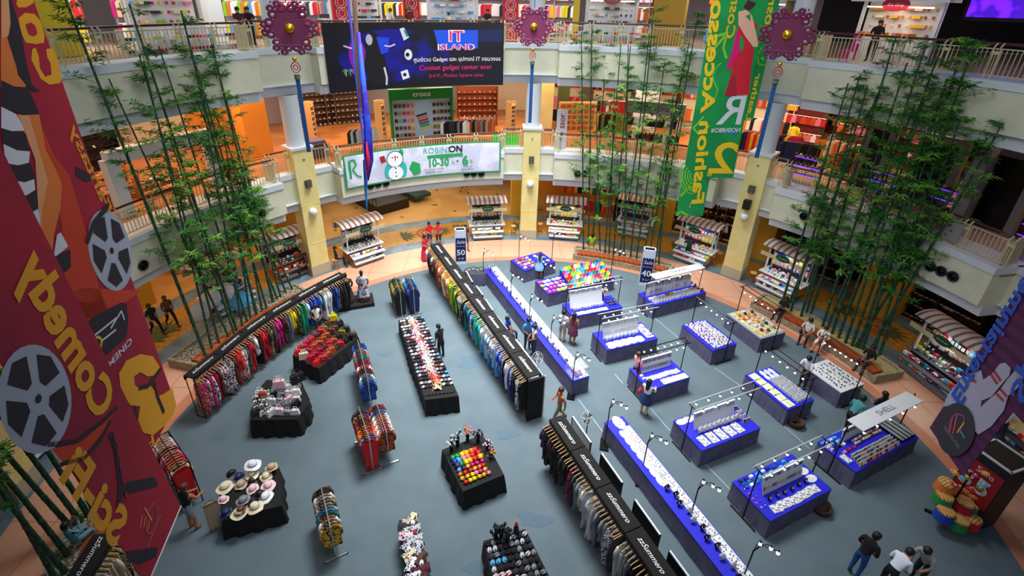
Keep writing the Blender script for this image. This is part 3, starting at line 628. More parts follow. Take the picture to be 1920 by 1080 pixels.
def canopy_rack(a, b, side, w, name, text, i, flip=False, h=1.9):
    """one rack unit: black canopy on posts with a hanging bar; side = unit vector towards the clothes"""
    d = b - a; L = d.length; rz = atan2(d.y, d.x); c = (a + b) / 2; c.z = 0
    t = thing('clothes_rack', name, 'clothes rack', c, rz); s = 1 if side.dot(Vector((-sin(rz), cos(rz), 0))) > 0 else -1
    mb = MB().mat('black_cloth').box((0, 0, h), (L - .03, w, .05)); mb.box((0, s * (w / 2), h - .06), (L - .03, .02, .12)); mb.box((0, -s * (w / 2), h - .09), (L - .03, .02, .18)); mb.build('canopy', t)
    mb = MB().mat('black_metal')
    for x in (-L / 2 + .04, L / 2 - .04):
        for y in (-w / 2 + .03, w / 2 - .03): mb.tube([(x, y, 0), (x, y, h)], .018, 5)
        mb.tube([(x, -w / 2, .06), (x, w / 2, .06)], .018, 5)
    mb.build('frame', t)
    mb = MB().mat('chrome').tube([(-L / 2 + .04, s * .12, h - .15), (L / 2 - .04, s * .12, h - .15)], .014, 6); mb.build('hanging_bar', t)
    mb = MB().mat(flat('#f2f2f2', .5)); fn = lambda x, y, lay: Vector((x, y, h + .025 + .004 * lay)); lettering(mb, text, fn, 0, 0, .2, 1, rot=pi if flip else 0, shear=.45, sx=.95)
    mb.build('lettering', t)
    return t
def rack_chain(pts, side_of, w, name, text, cols, seed, flip=False, bar=.3, pats=('cloth',), kinds=('dress', 'top', 'long'), where='', drop=1.76):
    rnd = random.Random(seed)
    for i, (a, b) in enumerate(zip(pts, pts[1:])):
        d = (b - a).normalized(); s = Vector((-d.y, d.x, 0)) * side_of
        canopy_rack(a, b, s, w, '%s, %s unit' % (name, nth(i)), text, i, flip)
    # one continuous run of clothes so that the ordinals count along the whole chain
    seg = [(a, b) for a, b in zip(pts, pts[1:])]; tot = sum((b - a).length for a, b in seg); step = .118; n = int(tot / step); k = 0
    for i in range(n):
        s0 = tot * (i + .5) / n
        for a, b in seg:
            if s0 <= (b - a).length: break
            s0 -= (b - a).length
        L = (b - a).length; s0 = max(.08, min(L - .08, s0))
        d = (b - a).normalized(); s = Vector((-d.y, d.x, 0)) * side_of; p = a + d * s0 + s * bar; p.z = drop
        c = cols[int(i * len(cols) / n)]; cn, pt = c if isinstance(c, tuple) else (c, rnd.choice(pats))
        garment(p, atan2(d.y, d.x) + pi / 2 + rnd.uniform(-.12, .12), rnd.choice(kinds), pt, cn, 'on the %s, %s from %s' % (where[0], nth(i), where[1]), i)
F1, F2, N1, N2 = at(806, 458, 1.9), at(826, 456, 1.9), at(991, 712, 1.9), at(1014, 700, 1.9)
fa, nb_ = (F1 + F2) / 2, (N1 + N2) / 2
for v in (fa, nb_): v.z = 0
pts = [fa.lerp(nb_, k / 8) for k in range(9)]
CB = 'cloth_dark_print'
rack_chain(pts, -1, .55, 'black topped clothes rack of the long central row, far end onward', 'zzSummero', ['maroon', ('plum', CB), 'purple', ('maroon', CB), 'brown', 'charcoal', ('brown', CB), 'rust', ('rust', 'cloth'), 'orange', 'rust', ('white', 'cloth'), 'mustard', 'orange', 'yellow', 'mustard', ('lime', 'cloth'), 'lime', ('olive', CB), 'lime', 'black', ('cream', CB), 'charcoal', 'black', ('teal', 'cloth'), 'navy', 'teal', 'blue', 'teal', ('turquoise', 'cloth'), 'emerald', 'turquoise', ('sky blue', 'cloth'), 'white', 'sky blue', 'sky blue', 'blue', 'sky blue', ('blue', 'cloth_stripe'), 'sky blue', 'blue', 'royal blue', 'black', 'white', 'royal blue', 'navy', 'black', 'navy', 'black'], 5, flip=False, where=('long central rack', 'far end'), pats=('cloth', 'cloth', 'cloth_floral'))
t = thing('end_panel', 'black cloth end panel with white side edge closing the central rack', 'panel', nb_ + (nb_ - fa).normalized() * .12, atan2((nb_ - fa).y, (nb_ - fa).x))
MB().mat('black_cloth').box((0, 0, .95), (.05, .62, 1.88)).build('panel', t); MB().mat('white').box((0, .35, .95), (.06, .03, 1.9)).build('edge', t)
la, lb = (at(1028.7, 787, 1.9) + at(1057, 777, 1.9)) / 2, (at(1173.5, 1001, 1.9) + at(1202, 987, 1.9)) / 2
la.z = lb.z = 0; dl = (lb - la) / 3; pts = [la + dl * k for k in range(6)]
rack_chain(pts, -1, .5, 'black topped clothes rack of the grey and black row, walkway end onward', 'zzSummero', ['purple', 'black', ('plum', CB), 'black', ('black', CB), 'charcoal', 'black', ('magenta', CB), 'charcoal', 'grey', ('grey', 'cloth_stripe'), 'silver', ('silver', 'cloth_stripe'), 'grey', 'charcoal', 'grey', ('white', CB), 'charcoal', ('grey', 'cloth_stripe'), 'grey', 'black', 'black', 'charcoal', ('cream', CB), 'black', 'black', 'black', 'black', 'teal', 'black'], 8, flip=False, where=('grey and black rack', 'walkway end'), pats=('cloth', 'cloth'))
LP = [Vector((*at(u, v, 1.9)[:2], 0)) for u, v in [(352, 708), (406, 665), (455, 624), (503, 590), (552, 561), (598, 535), (642, 513)]]
LC = [('magenta', 'cloth_batik'), ('plum', 'cloth_floral'), 'magenta', ('charcoal', 'cloth_floral'), ('crimson', 'cloth'), 'maroon', ('plum', 'cloth_floral'), ('pale pink', CB), ('white', CB), ('purple', 'cloth_floral'), 'brown', 'crimson', 'red', 'red', ('red', 'cloth_floral'), ('teal', CB), ('red', 'cloth'), 'red', ('brown', CB), ('white', 'cloth'), ('charcoal', 'cloth_floral'), ('black', CB), 'red', 'crimson', ('brown', 'cloth_dark_print'), ('beige', CB), ('brown', CB), ('grey', CB), 'magenta', ('magenta', 'cloth'), 'plum', 'maroon', ('grey', CB), 'grey', 'yellow', 'yellow', ('olive', CB), 'green', 'emerald', 'emerald', ('white', 'cloth'), 'blue', 'royal blue', 'blue', 'royal blue', 'sky blue', 'charcoal', 'white', 'white', ('white', 'cloth_stripe'), 'white', 'navy', 'blue', ('grey', CB), 'charcoal', 'black', ('charcoal', CB), 'black', 'black']
rack_chain(LP, -1, .42, 'black topped clothes rack of the curved row by the bamboo, walkway end onward', 'zzSummero', LC, 12, where=('curved rack by the bamboo', 'red end'), bar=.26)
# small racks beside the red banner
a, b = at(300, 822, 1.6), at(338, 880, 1.6); a.z = b.z = 0
t = thing('clothes_rack', 'open black frame rack of pink and red clothes beside the red banner', 'clothes rack', (a + b) / 2, atan2((b - a).y, (b - a).x)); L = (b - a).length
mb = MB().mat('black_metal')
for x in (-L / 2, L / 2):
    for y in (-.25, .25): mb.tube([(x, y, 0), (x, y, 1.7)], .018, 5)
    mb.tube([(x, -.25, 1.7), (x, .25, 1.7)], .018, 5)
for y in (-.25, 0, .25): mb.tube([(-L / 2, y, 1.7), (L / 2, y, 1.7)], .016, 5)
mb.build('frame', t)
hang_row(a, b, 1.62, ('open frame rack', 'far end'), [('pink', 'cloth_floral'), 'pale pink', 'maroon', ('pink', 'cloth'), 'crimson', 'red', ('maroon', 'cloth_floral'), 'red'], random.Random(4), kinds=('dress',))
a, b = at(197, 1000, 1.9), at(165, 1052, 1.9); a.z = b.z = 0; d = (b - a).normalized()
canopy_rack(a, b + d * .4, Vector((-d.y, d.x, 0)), .5, 'black topped clothes rack at the planter bench near the seated photographer', 'zzSummero', 0, flip=False)
hang_row(a + Vector((-d.y, d.x, 0)) * .28, b + d * .4 + Vector((-d.y, d.x, 0)) * .28, 1.76, ('rack by the planter bench', 'far end'), ['beige', ('cream', CB), 'beige', 'cream', ('beige', 'cloth'), 'silver', 'cream'], random.Random(9), kinds=('trousers', 'dress'))
# boards standing behind the racks
def board(p, q, z, name, black=False):
    a, b = at(*p, z), at(*q, z); d = b - a; rz = atan2(d.y, d.x); c = (a + b) / 2; c.z = 0
    t = thing('display_board', name, 'board', c, rz); L = d.length
    MB().mat('black' if black else 'white').box((0, 0, (z + .12) / 2), (L - .04, .03, z - .16)).build('panel', t)
    m = MB().mat('white'); m.box((0, 0, z), (L, .05, .04)); m.build('top_edge', t)
    m = MB().mat('black_metal')
    for x in (-L / 2, L / 2): m.box((x, 0, z / 2), (.03, .05, z)); m.box((x, 0, .02), (.04, .4, .04))
    m.build('stand', t)
for k, (p, q) in enumerate([((874, 508), (886, 529)), ((893, 536), (905, 553)), ((910, 561), (924, 582)), ((930, 592), (951, 618))]): board(p, q, 1.75, 'white display board with its back to the long central rack, %s from the far end' % nth(k))
for k, (p, q) in enumerate([((1128, 850), (1167, 905)), ((1191, 937), (1238, 1003)), ((1256, 1033), (1300, 1093))]): board(p, q, 1.75, 'black display board with white top edge behind the grey rack, %s from the walkway' % nth(k), True)
board((1074, 781), (1108, 830), 1.6, 'pale board with white edge by the standing fan')
# chrome rails
def rail_rack(p, q, z, name, cols, where, rnd, feet=True, kinds=('top', 'dress'), step=.095, both=True, single=False):
    a, b = at(*p, z), at(*q, z); a.z = b.z = 0; d = b - a; L = d.length; rz = atan2(d.y, d.x); c = (a + b) / 2
    t = thing('clothes_rail', name, 'clothes rail', c, rz)
    MB().mat('chrome').tube([(-L / 2 - .08, 0, z), (L / 2 + .08, 0, z)], .018, 6).build('rail', t)
    for x in (-L / 2, L / 2):
        MB().mat('chrome').tube([(x, 0, .04), (x, 0, z)], .018, 6).build('post', t); MB().mat('chrome').tube([(x, -.3, .04), (x, .3, .04)], .02, 6).build('foot', t)
        for y in (-.3, .3): MB().mat('black').sph((x, y, .03), .03, 6, 4).build('castor', t)
    if cols: hang_row(a, b, z - .05, where, cols, rnd, kinds, step=step)
rn = random.Random(21); step_dark[0] = 1
rail_rack((739, 519), (750, 545), 1.5, 'chrome rail full of olive and black dresses', [('black', CB), ('olive', CB), 'olive', ('olive', 'cloth'), ('olive', 'cloth_batik'), 'brown', 'charcoal', 'black'], ('olive chrome rail', 'far end'), rn)
rail_rack((764, 516), (775, 541), 1.5, 'chrome rail full of blue dresses beside the olive rail', ['silver', ('sky blue', CB), 'teal', 'sky blue', 'blue', 'navy', 'royal blue', 'blue', 'navy'], ('blue chrome rail', 'far end'), rn)
rail_rack((671, 640), (690, 715), 1.5, 'long slim chrome rail of red printed shirts by the handbag table', [('blue', CB), ('silver', CB), ('orange', CB), 'teal', ('red', CB), ('crimson', CB), ('crimson', 'cloth_floral'), 'maroon', ('teal', 'cloth_floral'), ('sky blue', CB), ('blue', CB)], ('slim middle rail', 'far end'), rn, kinds=('top',))
rail_rack((673, 765), (692, 822), 1.5, 'chrome rail of red and purple sarongs ending in a rainbow one', [('purple', CB), ('maroon', 'cloth_batik'), ('crimson', CB), ('rust', CB), ('red', 'cloth_batik'), ('red', 'cloth_batik'), 'orange', ('royal blue', 'cloth_batik'), 'red'], ('sarong rail', 'far end'), rn)
rail_rack((705, 755), (724, 808), 1.5, 'chrome rail of red patterned shirts beside the sarong rail', [('red', CB), ('sky blue', CB), ('rust', 'cloth_floral'), ('orange', 'cloth_floral'), ('red', 'cloth_floral'), ('crimson', 'cloth_floral'), ('red', 'cloth_floral'), ('rust', CB)], ('patterned shirt rail', 'far end'), rn, kinds=('top',))
rail_rack((601, 910), (618, 985), 1.4, 'white T-shaped rail hung with small knitted hats and socks', [('brown', CB), ('beige', 'cloth_floral'), ('cream', 'cloth_floral'), ('beige', CB), ('cream', CB), ('silver', CB), 'sky blue', ('teal', CB), ('mustard', CB), ('pink', 'cloth_floral'), ('cream', CB), ('gold', CB)], ('white T-shaped rail', 'far end'), rn, kinds=('top',), step=.1)
# pink cashier desk, fans
a, b = at(957, 640, .9), at(1004, 706, .9); d = b - a; rz = atan2(d.y, d.x); c = (a + b) / 2; c.z = 0; L = d.length
t = thing('cashier_desk', 'long white topped pink cashier desk behind the central rack', 'desk', c, rz)
MB().mat(flat('#e0306c', .4)).box((0, 0, .42), (L, .55, .84)).build('body', t); MB().mat('white_glossy').box((0, 0, .88), (L + .05, .62, .05)).build('worktop', t)
m = MB().mat(flat('#e0306c', .4)).box((L * .36, 0, .93), (L * .2, .5, .03)); m.build('pink_mat', t)
t = thing('cash_register', 'black cash register on the pink desk', 'cash register', c + d.normalized() * .55 + Vector((0, 0, .945)), rz); MB().mat('black').box((0, 0, .08), (.34, .34, .16), taper=.9).build('body', t); MB().mat(flat('#8a94a0', .2)).box((0, .05, .24), (.26, .04, .16)).build('screen', t)
t = thing('paper_pad', 'white sheet lying on the pink cashier desk', 'paper', c - d.normalized() * .3 + Vector((0, 0, .908)), rz); MB().mat('white').box((0, 0, .006), (.5, .34, .012)).build('sheet', t); MB().mat(flat('#b02040')).box((.05, 0, .014), (.2, .04, .004)).build('stripe', t)
def fan(uv, name, white):
    p = at(*uv); t = thing('standing_fan', name, 'fan', p, .6); c = 'white' if white else 'black'
    MB().mat(c).cyl((0, 0, 0), .2, .03, 16).build('base', t); MB().mat(c).cyl((0, 0, .03), .02, 1.15, 8).build('pole', t)
    m = MB().mat('white' if white else flat('#c8c8c4')); R = Matrix.Translation((0, .05, 1.3)) @ Matrix.Rotation(pi / 2.6, 4, 'X'); m.X = R
    for r in (.27, .2, .12): m.tube([(r * cos(2 * pi * k / 20), r * sin(2 * pi * k / 20), .06 if r < .27 else 0) for k in range(21)], .006, 4)
    for k in range(12): m.tube([(0, 0, .08), (.27 * cos(pi * k / 6), .27 * sin(pi * k / 6), 0)], .004, 3)
    m.build('guard', t); m = MB().mat('black'); m.X = R
    for k in range(4):
        a = k * pi / 2; m.add([(0, 0, .02), (.2 * cos(a), .2 * sin(a), .03), (.2 * cos(a + .8), .2 * sin(a + .8), 0), ], [(0, 1, 2)])
    m.build('blades', t)
fan((1006, 722), 'white standing fan at the end of the cashier desk', True); fan((1096, 838), 'black standing fan behind the start of the grey rack', False)
# mannequins on a black platform
t = thing('platform', 'low black cloth covered platform under the two mannequins', 'platform', at(668, 570), .35); MB().mat('black_cloth').box((0, 0, .1), (1.7, 1.0, .2)).build('box', t)
def mannequin(p, rz, name, c1, c2, h=1.75):
    t = thing('mannequin', name, 'mannequin', p, rz); MB().mat('black').lathe([(.001, 1.72), (.07, 1.7), (.09, 1.6), (.07, 1.5), (.05, 1.45), (.06, 1.38)], 10).build('head', t, True)
    m = MB().mat(c1); m.lathe([(.05, 1.42), (.17, 1.36), (.19, 1.25), (.14, 1.05), (.2, .85), (.3, .3)], 16, (0, 0, 0), 1.1, .75); m.build('dress', t, True)
    m = MB().mat(c2); m.tube([(-.2, .02, 1.34), (-.27, .05, 1.1), (-.22, .12, .88)], [.06, .05, .04], 7); m.tube([(.2, .02, 1.34), (.27, .05, 1.1), (.22, .12, .88)], [.06, .05, .04], 7); m.build('sleeves', t, True)
    MB().mat('chrome').cyl((0, 0, 0), .02, .4, 6).build('stand', t); MB().mat('black').cyl((0, 0, 0), .18, .02, 14).build('base', t)
    return t
q = at(655, 575, 0); q.z = .2; t = mannequin(q, .2, 'mannequin in brown robe with pale green front panel on the platform', M('robe_brown', '#7a4634', .8, pat='voronoi', col2='#3a2620', scale=12, lo=.2, hi=.3), MATS['robe_brown'])
MB().mat(flat('#b8cdb8', .8)).box((0, -.2, 1.0), (.26, .05, .55)).build('front_panel', t)
q = at(684, 570, 0); q.z = .2; mannequin(q, .1, 'mannequin in long grey feathery print dress on the platform', M('robe_grey', '#a8a6ae', .8, pat='noise', col2='#4c4654', scale=7, lo=.48, hi=.54), MATS['robe_grey'])

garment(at(392, 940, 1.15), radians(35), 'trousers', 'cloth', 'beige', 'held up by the person in the black vest', 0, sc=1.05)
# ================================================================== blue stalls
TH = .744
rt = random.Random(44)
def frame_of(L, N, R, longside):
    L, N, R = at(*L, TH), at(*N, TH), at(*R, TH)
    if longside == 'NR': o, ex, lx, wy = N, R - N, (R - N).length, (L - N).length
    else: o, ex, lx, wy = L, N - L, (N - L).length, (R - N).length
    rz = atan2(ex.y, ex.x); return Vector((o.x, o.y, 0)), rz, lx, wy
def to_w(T, x, y, z=TH):
    o, rz = T[0], T[1]; return Vector((o.x + cos(rz) * x - sin(rz) * y, o.y + sin(rz) * x + cos(rz) * y, z))
def stall(T, label, top='blue_cloth', skirt='skirt_purple', cat='table', border=True, name='display_table'):
    o, rz, lx, wy = T; t = thing(name, label, cat, o, rz)
    m = MB().mat(skirt); n = 22; pts = []
    def edge(a, b, k):
        for i in range(k): pts.append((a[0] + (b[0] - a[0]) * i / k, a[1] + (b[1] - a[1]) * i / k))
    edge((0, 0), (lx, 0), n); edge((lx, 0), (lx, wy), 10); edge((lx, wy), (0, wy), n); edge((0, wy), (0, 0), 10); N = len(pts); vs = []
    for z, out, w in ((TH - .03, 0, 0), (.35, .01, .006), (.01, .03, .014)):
        for i, (x, y) in enumerate(pts):
            dx, dy = x - lx / 2, y - wy / 2; k = out + w * sin(i * 2.3)
            vs.append((x + (k if dx > 0 else -k) * (abs(dx) > lx / 2 - .01), y + (k if dy > 0 else -k) * (abs(dy) > wy / 2 - .01), z))
    m.add(vs, [(r * N + i, r * N + (i + 1) % N, (r + 1) * N + (i + 1) % N, (r + 1) * N + i) for r in range(2) for i in range(N)]); m.build('skirt', t)
    MB().mat(top).box((lx / 2, wy / 2, TH - .02), (lx + .02, wy + .02, .04)).build('tabletop', t)
    return t
BULB = MB().mat('bulb').sph((0, 0, -.05), .032, 10, 6); BULB.mat('black').cyl((0, 0, -.02), .016, .05, 6); BULB = BULB.mesh('bulb', True)
WHITE_BAR = M('white_metal', '#d8dce2', .3, .4)
def light_frame(T, label, h=2.05, bulbs=6, white=False, sign=None, tee=True, z_b=None):
    o, rz, lx, wy = T; t = thing('light_frame', label, 'light frame', o, rz); y = wy / 2; bar = 'white_metal' if white else 'black_metal'
    for x in (-.1, lx + .1):
        MB().mat('black_metal').tube([(x, y, .03), (x, y, h)], .02, 6).build('post', t)
        MB().mat('black').box((x, y, .02), (.06, .9, .04)).build('foot', t)
    if sign:
        MB().mat('white').box((lx / 2, y - .08, h + .03), (lx * .93, .5, .03)).build('canopy', t)
        m = MB().mat(flat('#4a5058')); fn = lambda a, b, lay: Vector((lx / 2 + a, y - .08 + b, h + .045 + .004 * lay)); lettering(m, sign, fn, 0, 0, .26, 1, sx=1.25); m.build('lettering', t)
        by = [y - .28]
    else:
        by = [y - .16, y + .16] if tee else [y]
        for q in by: MB().mat(bar).tube([(-.15, q, h), (lx + .15, q, h)], .017, 6).build('bar', t)
        for x in (-.1, lx + .1): MB().mat('black_metal').tube([(x, y - .2, h), (x, y + .2, h)], .015, 5).build('cross_bar', t)
    for q in ((by[0],) if bulbs <= 7 else by):
        n = bulbs if bulbs <= 7 else bulbs // 2
        for k in range(n):
            x = lx * (k + .5) / n
            b = place(BULB, 'bulb', t, (x, q, h - .12)); MB().mat('black').tube([(x, q, h), (x, q, h - .12)], .004, 3).build('cable', b, loc=(-x, -q, -(h - .12)))
    return t
def gooseneck(uv, label, aim=0.0, h=2.0, n=3):
    p = at(*uv); t = thing('street_style_lamp', label, 'lamp', p, aim)
    MB().mat('black_metal').box((0, 0, .03), (.3, .5, .06)).build('base', t)
    m = MB().mat('black_metal').tube([(0, 0, .05), (0, 0, h - .25)], .02, 6); m.build('pole', t)
    for k in range(n):
        s = [(.08, .28), (.34, .12), (.52, -.1)][k]; x, z = s
        m = MB().mat('black_metal').tube([(0, 0, h - .3), (x * .25, 0, h - .3 + .3), (x * .7, 0, h + z * .6), (x, 0, h + z * .45)], .011, 5); a = m.build('arm', t, True)
        b = place(BULB, 'bulb', a, (x, 0, h + z * .45 - .03)); b.scale = (1.3,) * 3
    return t
def put(me, name, p, rz, label, cat, col=None, group=None, sc=1):
    o = place(me, name, None, p, rz, col); tag(o, label, cat, group)
    if sc != 1: o.scale = (sc,) * 3 if not isinstance(sc, tuple) else sc
    return o
# merchandise meshes
def _tray():
    m = MB().mat('white').box((0, 0, .012), (.3, .22, .024)); m.mat('bead_print').box((0, 0, .028), (.27, .19, .008)); return m.mesh('tray')
def _lace():
    m = MB().mat('white_glossy'); vs = [(0, 0, .012)] + [((.17 + .012 * (k % 2)) * cos(2 * pi * k / 24) * 1.15, (.12 + .01 * (k % 2)) * sin(2 * pi * k / 24), .006) for k in range(24)]
    m.add(vs, [(0, 1 + k, 1 + (k + 1) % 24) for k in range(24)]); m.mat('bead_print').sph((0, 0, .005), .07, 10, 4, (1.2, .8, .2)); return m.mesh('mat')
def _bust(c='white'):
    m = MB().mat(c); m.lathe([(.05, 0), (.055, .02), (.03, .05), (.09, .1), (.1, .17), (.06, .22), (.03, .26), (.001, .27)], 10, (0, 0, 0), 1, .45)
    m.mat('bead_print'); m.tube([(-.045, -.03, .21), (-.04, -.05, .15), (0, -.055, .11), (.04, -.05, .15), (.045, -.03, .21)], .008, 5); return m.mesh('bust', True)
def _card():
    m = MB().mat('white').box((0, 0, .06), (.11, .03, .12), R=Matrix.Rotation(-.3, 3, 'X')); m.mat('bead_print').box((0, -.022, .065), (.08, .008, .08), R=Matrix.Rotation(-.3, 3, 'X')); return m.mesh('card')
def _strand():
    m = MB().mat('plastic')
    for s in (-1, 1): m.tube([(s * .02, 0, 0), (s * .028, -.01, -.12), (s * .012, 0, -.25), (0, 0, -.28)], .008, 4)
    m.sph((0, 0, -.3), .022, 6, 4); return m.mesh('strand')
def _flower():
    m = MB().mat('plastic')
    for r, z, n in ((.11, .03, 9), (.075, .05, 7)):
        for k in range(n): m.sph((r * .62 * cos(2 * pi * k / n), r * .62 * sin(2 * pi * k / n), z), r * .42, 6, 4, (1, 1, .45))
    m.mat(flat('#f2e6a0', .6)).sph((0, 0, .065), .035, 8, 5, (1, 1, .6)); return m.mesh('soap_flower')
def _cup():
    m = MB().mat('plastic').lathe([(.05, 0), (.1, .09), (.11, .12), (.085, .115), (.045, .03), (.001, .03)], 14)
    for k in range(5): m.sph((.035 * cos(k * 1.3), .035 * sin(k * 1.3), .07), .03, 6, 4)
    return m.mesh('soap_basket', True)
TRAY, LACE, BUST, BUSTB, CARD, STRAND, FLOWER, CUP = _tray(), _lace(), _bust(), _bust('black'), _card(), _strand(), _flower(), _cup()
def _pouch():
    m = MB().mat('plastic').box((0, 0, .02), (.14, .1, .04), taper=.85); m.box((0, 0, .045), (.1, .07, .02)); return m.mesh('pouch')
def _shellp():
    m = MB().mat('plastic').lathe([(.001, 0), (.03, .01), (.045, .035), (.03, .06), (.012, .085), (.001, .1)], 8, (0, 0, 0), 1.2, .8); return m.mesh('shell', True)
def _booklet():
    m = MB().mat('white').box((0, 0, .07), (.16, .02, .14), R=Matrix.Rotation(-.45, 3, 'X')); m.mat('plastic').box((0, -.014, .07), (.13, .008, .1), R=Matrix.Rotation(-.45, 3, 'X')); return m.mesh('booklet')
def _star():
    m = MB().mat('plastic'); pts = [((.1 if k % 2 == 0 else .04) * cos(pi * k / 5), (.1 if k % 2 == 0 else .04) * sin(pi * k / 5)) for k in range(10)]
    m.prism(pts, 0, .02); return m.mesh('starfish')
def _ring():
    m = MB().mat('plastic').box((0, 0, .015), (.05, .04, .03)); m.mat('chrome').sph((0, 0, .04), .014, 6, 4); return m.mesh('ring_box')
def _vase():
    m = MB().mat('black').lathe([(.05, 0), (.08, .1), (.05, .25), (.06, .3)], 12); r = random.Random(2)
    for k in range(26):
        a, b = r.random() * 6.28, r.random() * .22; q = (b * cos(a), b * sin(a), .5 + .12 * r.random()); m.mat('wood_light').tube([(0, 0, .28), q], .004, 3); m.mat('white' if k % 3 else 'wood_light').sph(q, .035, 6, 4)
    return m.mesh('dried_flower_vase')
POUCH, SHELLP, BOOK, STAR, RINGB, VASE = _pouch(), _shellp(), _booklet(), _star(), _ring(), _vase()
def grid(T, x0, x1, y0, y1, nx, ny, fn, jit=.02):
    k = 0
    for j in range(ny):
        for i in range(nx):
            fn(to_w(T, x0 + (x1 - x0) * (i + .5) / nx + rt.uniform(-jit, jit), y0 + (y1 - y0) * (j + .5) / ny + rt.uniform(-jit, jit), TH + .002), i, j, k); k += 1
ROWN = ['%s row' % x for x in ORD]; ROWN[0] = 'front row'
def goods(T, where, me, name, noun, cat, x0, x1, y0, y1, nx, ny, cols=None, rz0=0, group=None, jit=.015, vary=.15, sc=1):
    def f(p, i, j, k):
        c = rt.choice(cols) if cols else None; cn = (c + ' ') if c else ''
        put(me, name, p, T[1] + rz0 + rt.uniform(-vary, vary), '%s%s on the %s, %s%s from walkway end' % (cn, noun, where, ROWN[j] + ', ' if ny > 1 else '', nth(i)), cat, PAL[c] if c else None, group, sc)
    grid(T, x0, x1, y0, y1, nx, ny, f, jit)
def goods_g(T, group, me, name, label, cat, x0, x1, y0, y1, nx, ny, cols=None, jit=.02, vary=.6, sc=1, dz=0):
    def f(p, i, j, k):
        p.z += dz; put(me, name, p, T[1] + rt.uniform(-vary, vary), label, cat, PAL[rt.choice(cols)] if cols else None, group, sc)
    grid(T, x0, x1, y0, y1, nx, ny, f, jit)
def rack_board(T, where, y, x0, x1, h=.75, lean=.25, n=14, cols=('white', 'silver', 'grey'), rows=2):
    """slanted white board hung with necklace strands"""
    o, rz, lx, wy = T; t = thing('necklace_board', 'slanted white board hung with necklaces on the %s' % where, 'board', to_w(T, (x0 + x1) / 2, y), rz); L = x1 - x0
    m = MB().mat('white').box((0, 0, h / 2), (L, .02, h), R=Matrix.Rotation(-lean, 3, 'X')); m.build('panel', t)
    for x in (-L / 2 + .05, L / 2 - .05): MB().mat('white').tube([(x, .25 + lean * h / 2, 0), (x, lean * h / 2, h)], .012, 4).build('leg', t)
    MB().mat('white_glossy').box((0, -.03 - lean * h * -.5, h), (L + .04, .06, .04)).build('top_rail', t)
    g = 'necklaces hanging on the board of the %s' % where
    for r in range(rows):
        for k in range(n):
            z = h - .04 - r * h * .47; yy = y + (z / h - .5) * lean * h - .04
            p = to_w(T, x0 + L * (k + .5) / n, yy, TH + z); put(STRAND, 'necklace', p, rz, 'strand necklace hanging on the white board of the %s' % where, 'necklace', PAL[rt.choice(cols)], g, (1.2, 1, h * .47 / .34))
# --- the stalls
TA = frame_of((1264.2, 788.3), (1315.8, 845), (1425.8, 802.5), 'NR')
TB = frame_of((1173.3, 693.3), (1217, 731), (1293.3, 708.3), 'NR')
TBOT = frame_of((1375.8, 902.5), (1444.2, 976.7), (1559.2, 916.7), 'NR')
TSH = frame_of((1536.7, 827.5), (1604.2, 885), (1722.5, 820), 'NR')
T3 = frame_of((1397.5, 703.3), (1476.7, 768.3), (1526.7, 750), 'LN')
TW = frame_of((1510, 688), (1577.5, 735.8), (1618, 718.3), 'LN')
TB2 = frame_of((1279, 610), (1336.7, 657.5), (1382.5, 645), 'LN')
TSF = frame_of((1363.3, 588.3), (1426.7, 635), (1470, 620), 'LN')
TCR = frame_of((1106.7, 625), (1138.3, 656.7), (1233.3, 635), 'NR')
TT5 = frame_of((1050, 571), (1074, 594), (1167, 576), 'NR')
TFL = frame_of((1005.8, 526.7), (1028.3, 551.7), (1152, 521), 'NR')
TST = frame_of((1193.3, 550.8), (1225.8, 573.3), (1324, 548.3), 'NR')
TSM = frame_of((965, 486), (983, 508), (1041, 491), 'NR')
def Ln(T): return T[2]
def Wn(T): return T[3]
# A: necklace bust stall
W_ = 'necklace bust stall'; stall(TA, 'purple skirted blue table with necklace busts, nearer the grey rack', name='display_table'); light_frame(TA, 'black posted light frame with white bars over the necklace bust stall', white=True, bulbs=10)
lx, wy = TA[2], TA[3]; rack_board(TA, W_, wy * .62, .35, lx - .45, .62, .3, 20, rows=1)
goods(TA, W_, BUST, 'necklace_bust', 'white necklace bust', 'bust', .35, lx - .4, wy * .38, wy * .5, 9, 1, sc=1.15); goods(TA, W_, TRAY, 'jewellery_tray', 'white tray of jewellery', 'tray', .15, lx - .55, .08, wy * .36, 5, 2)
goods(TA, W_, BOOK, 'card_stand', 'card stand', 'card', lx - .42, lx - .05, .3, wy - .1, 2, 5, ['rust', 'silver', 'cream', 'brown']); goods(TA, W_, LACE, 'lace_mat', 'white lace mat with chains', 'mat', .05, .9, wy * .8, wy * .97, 3, 1)
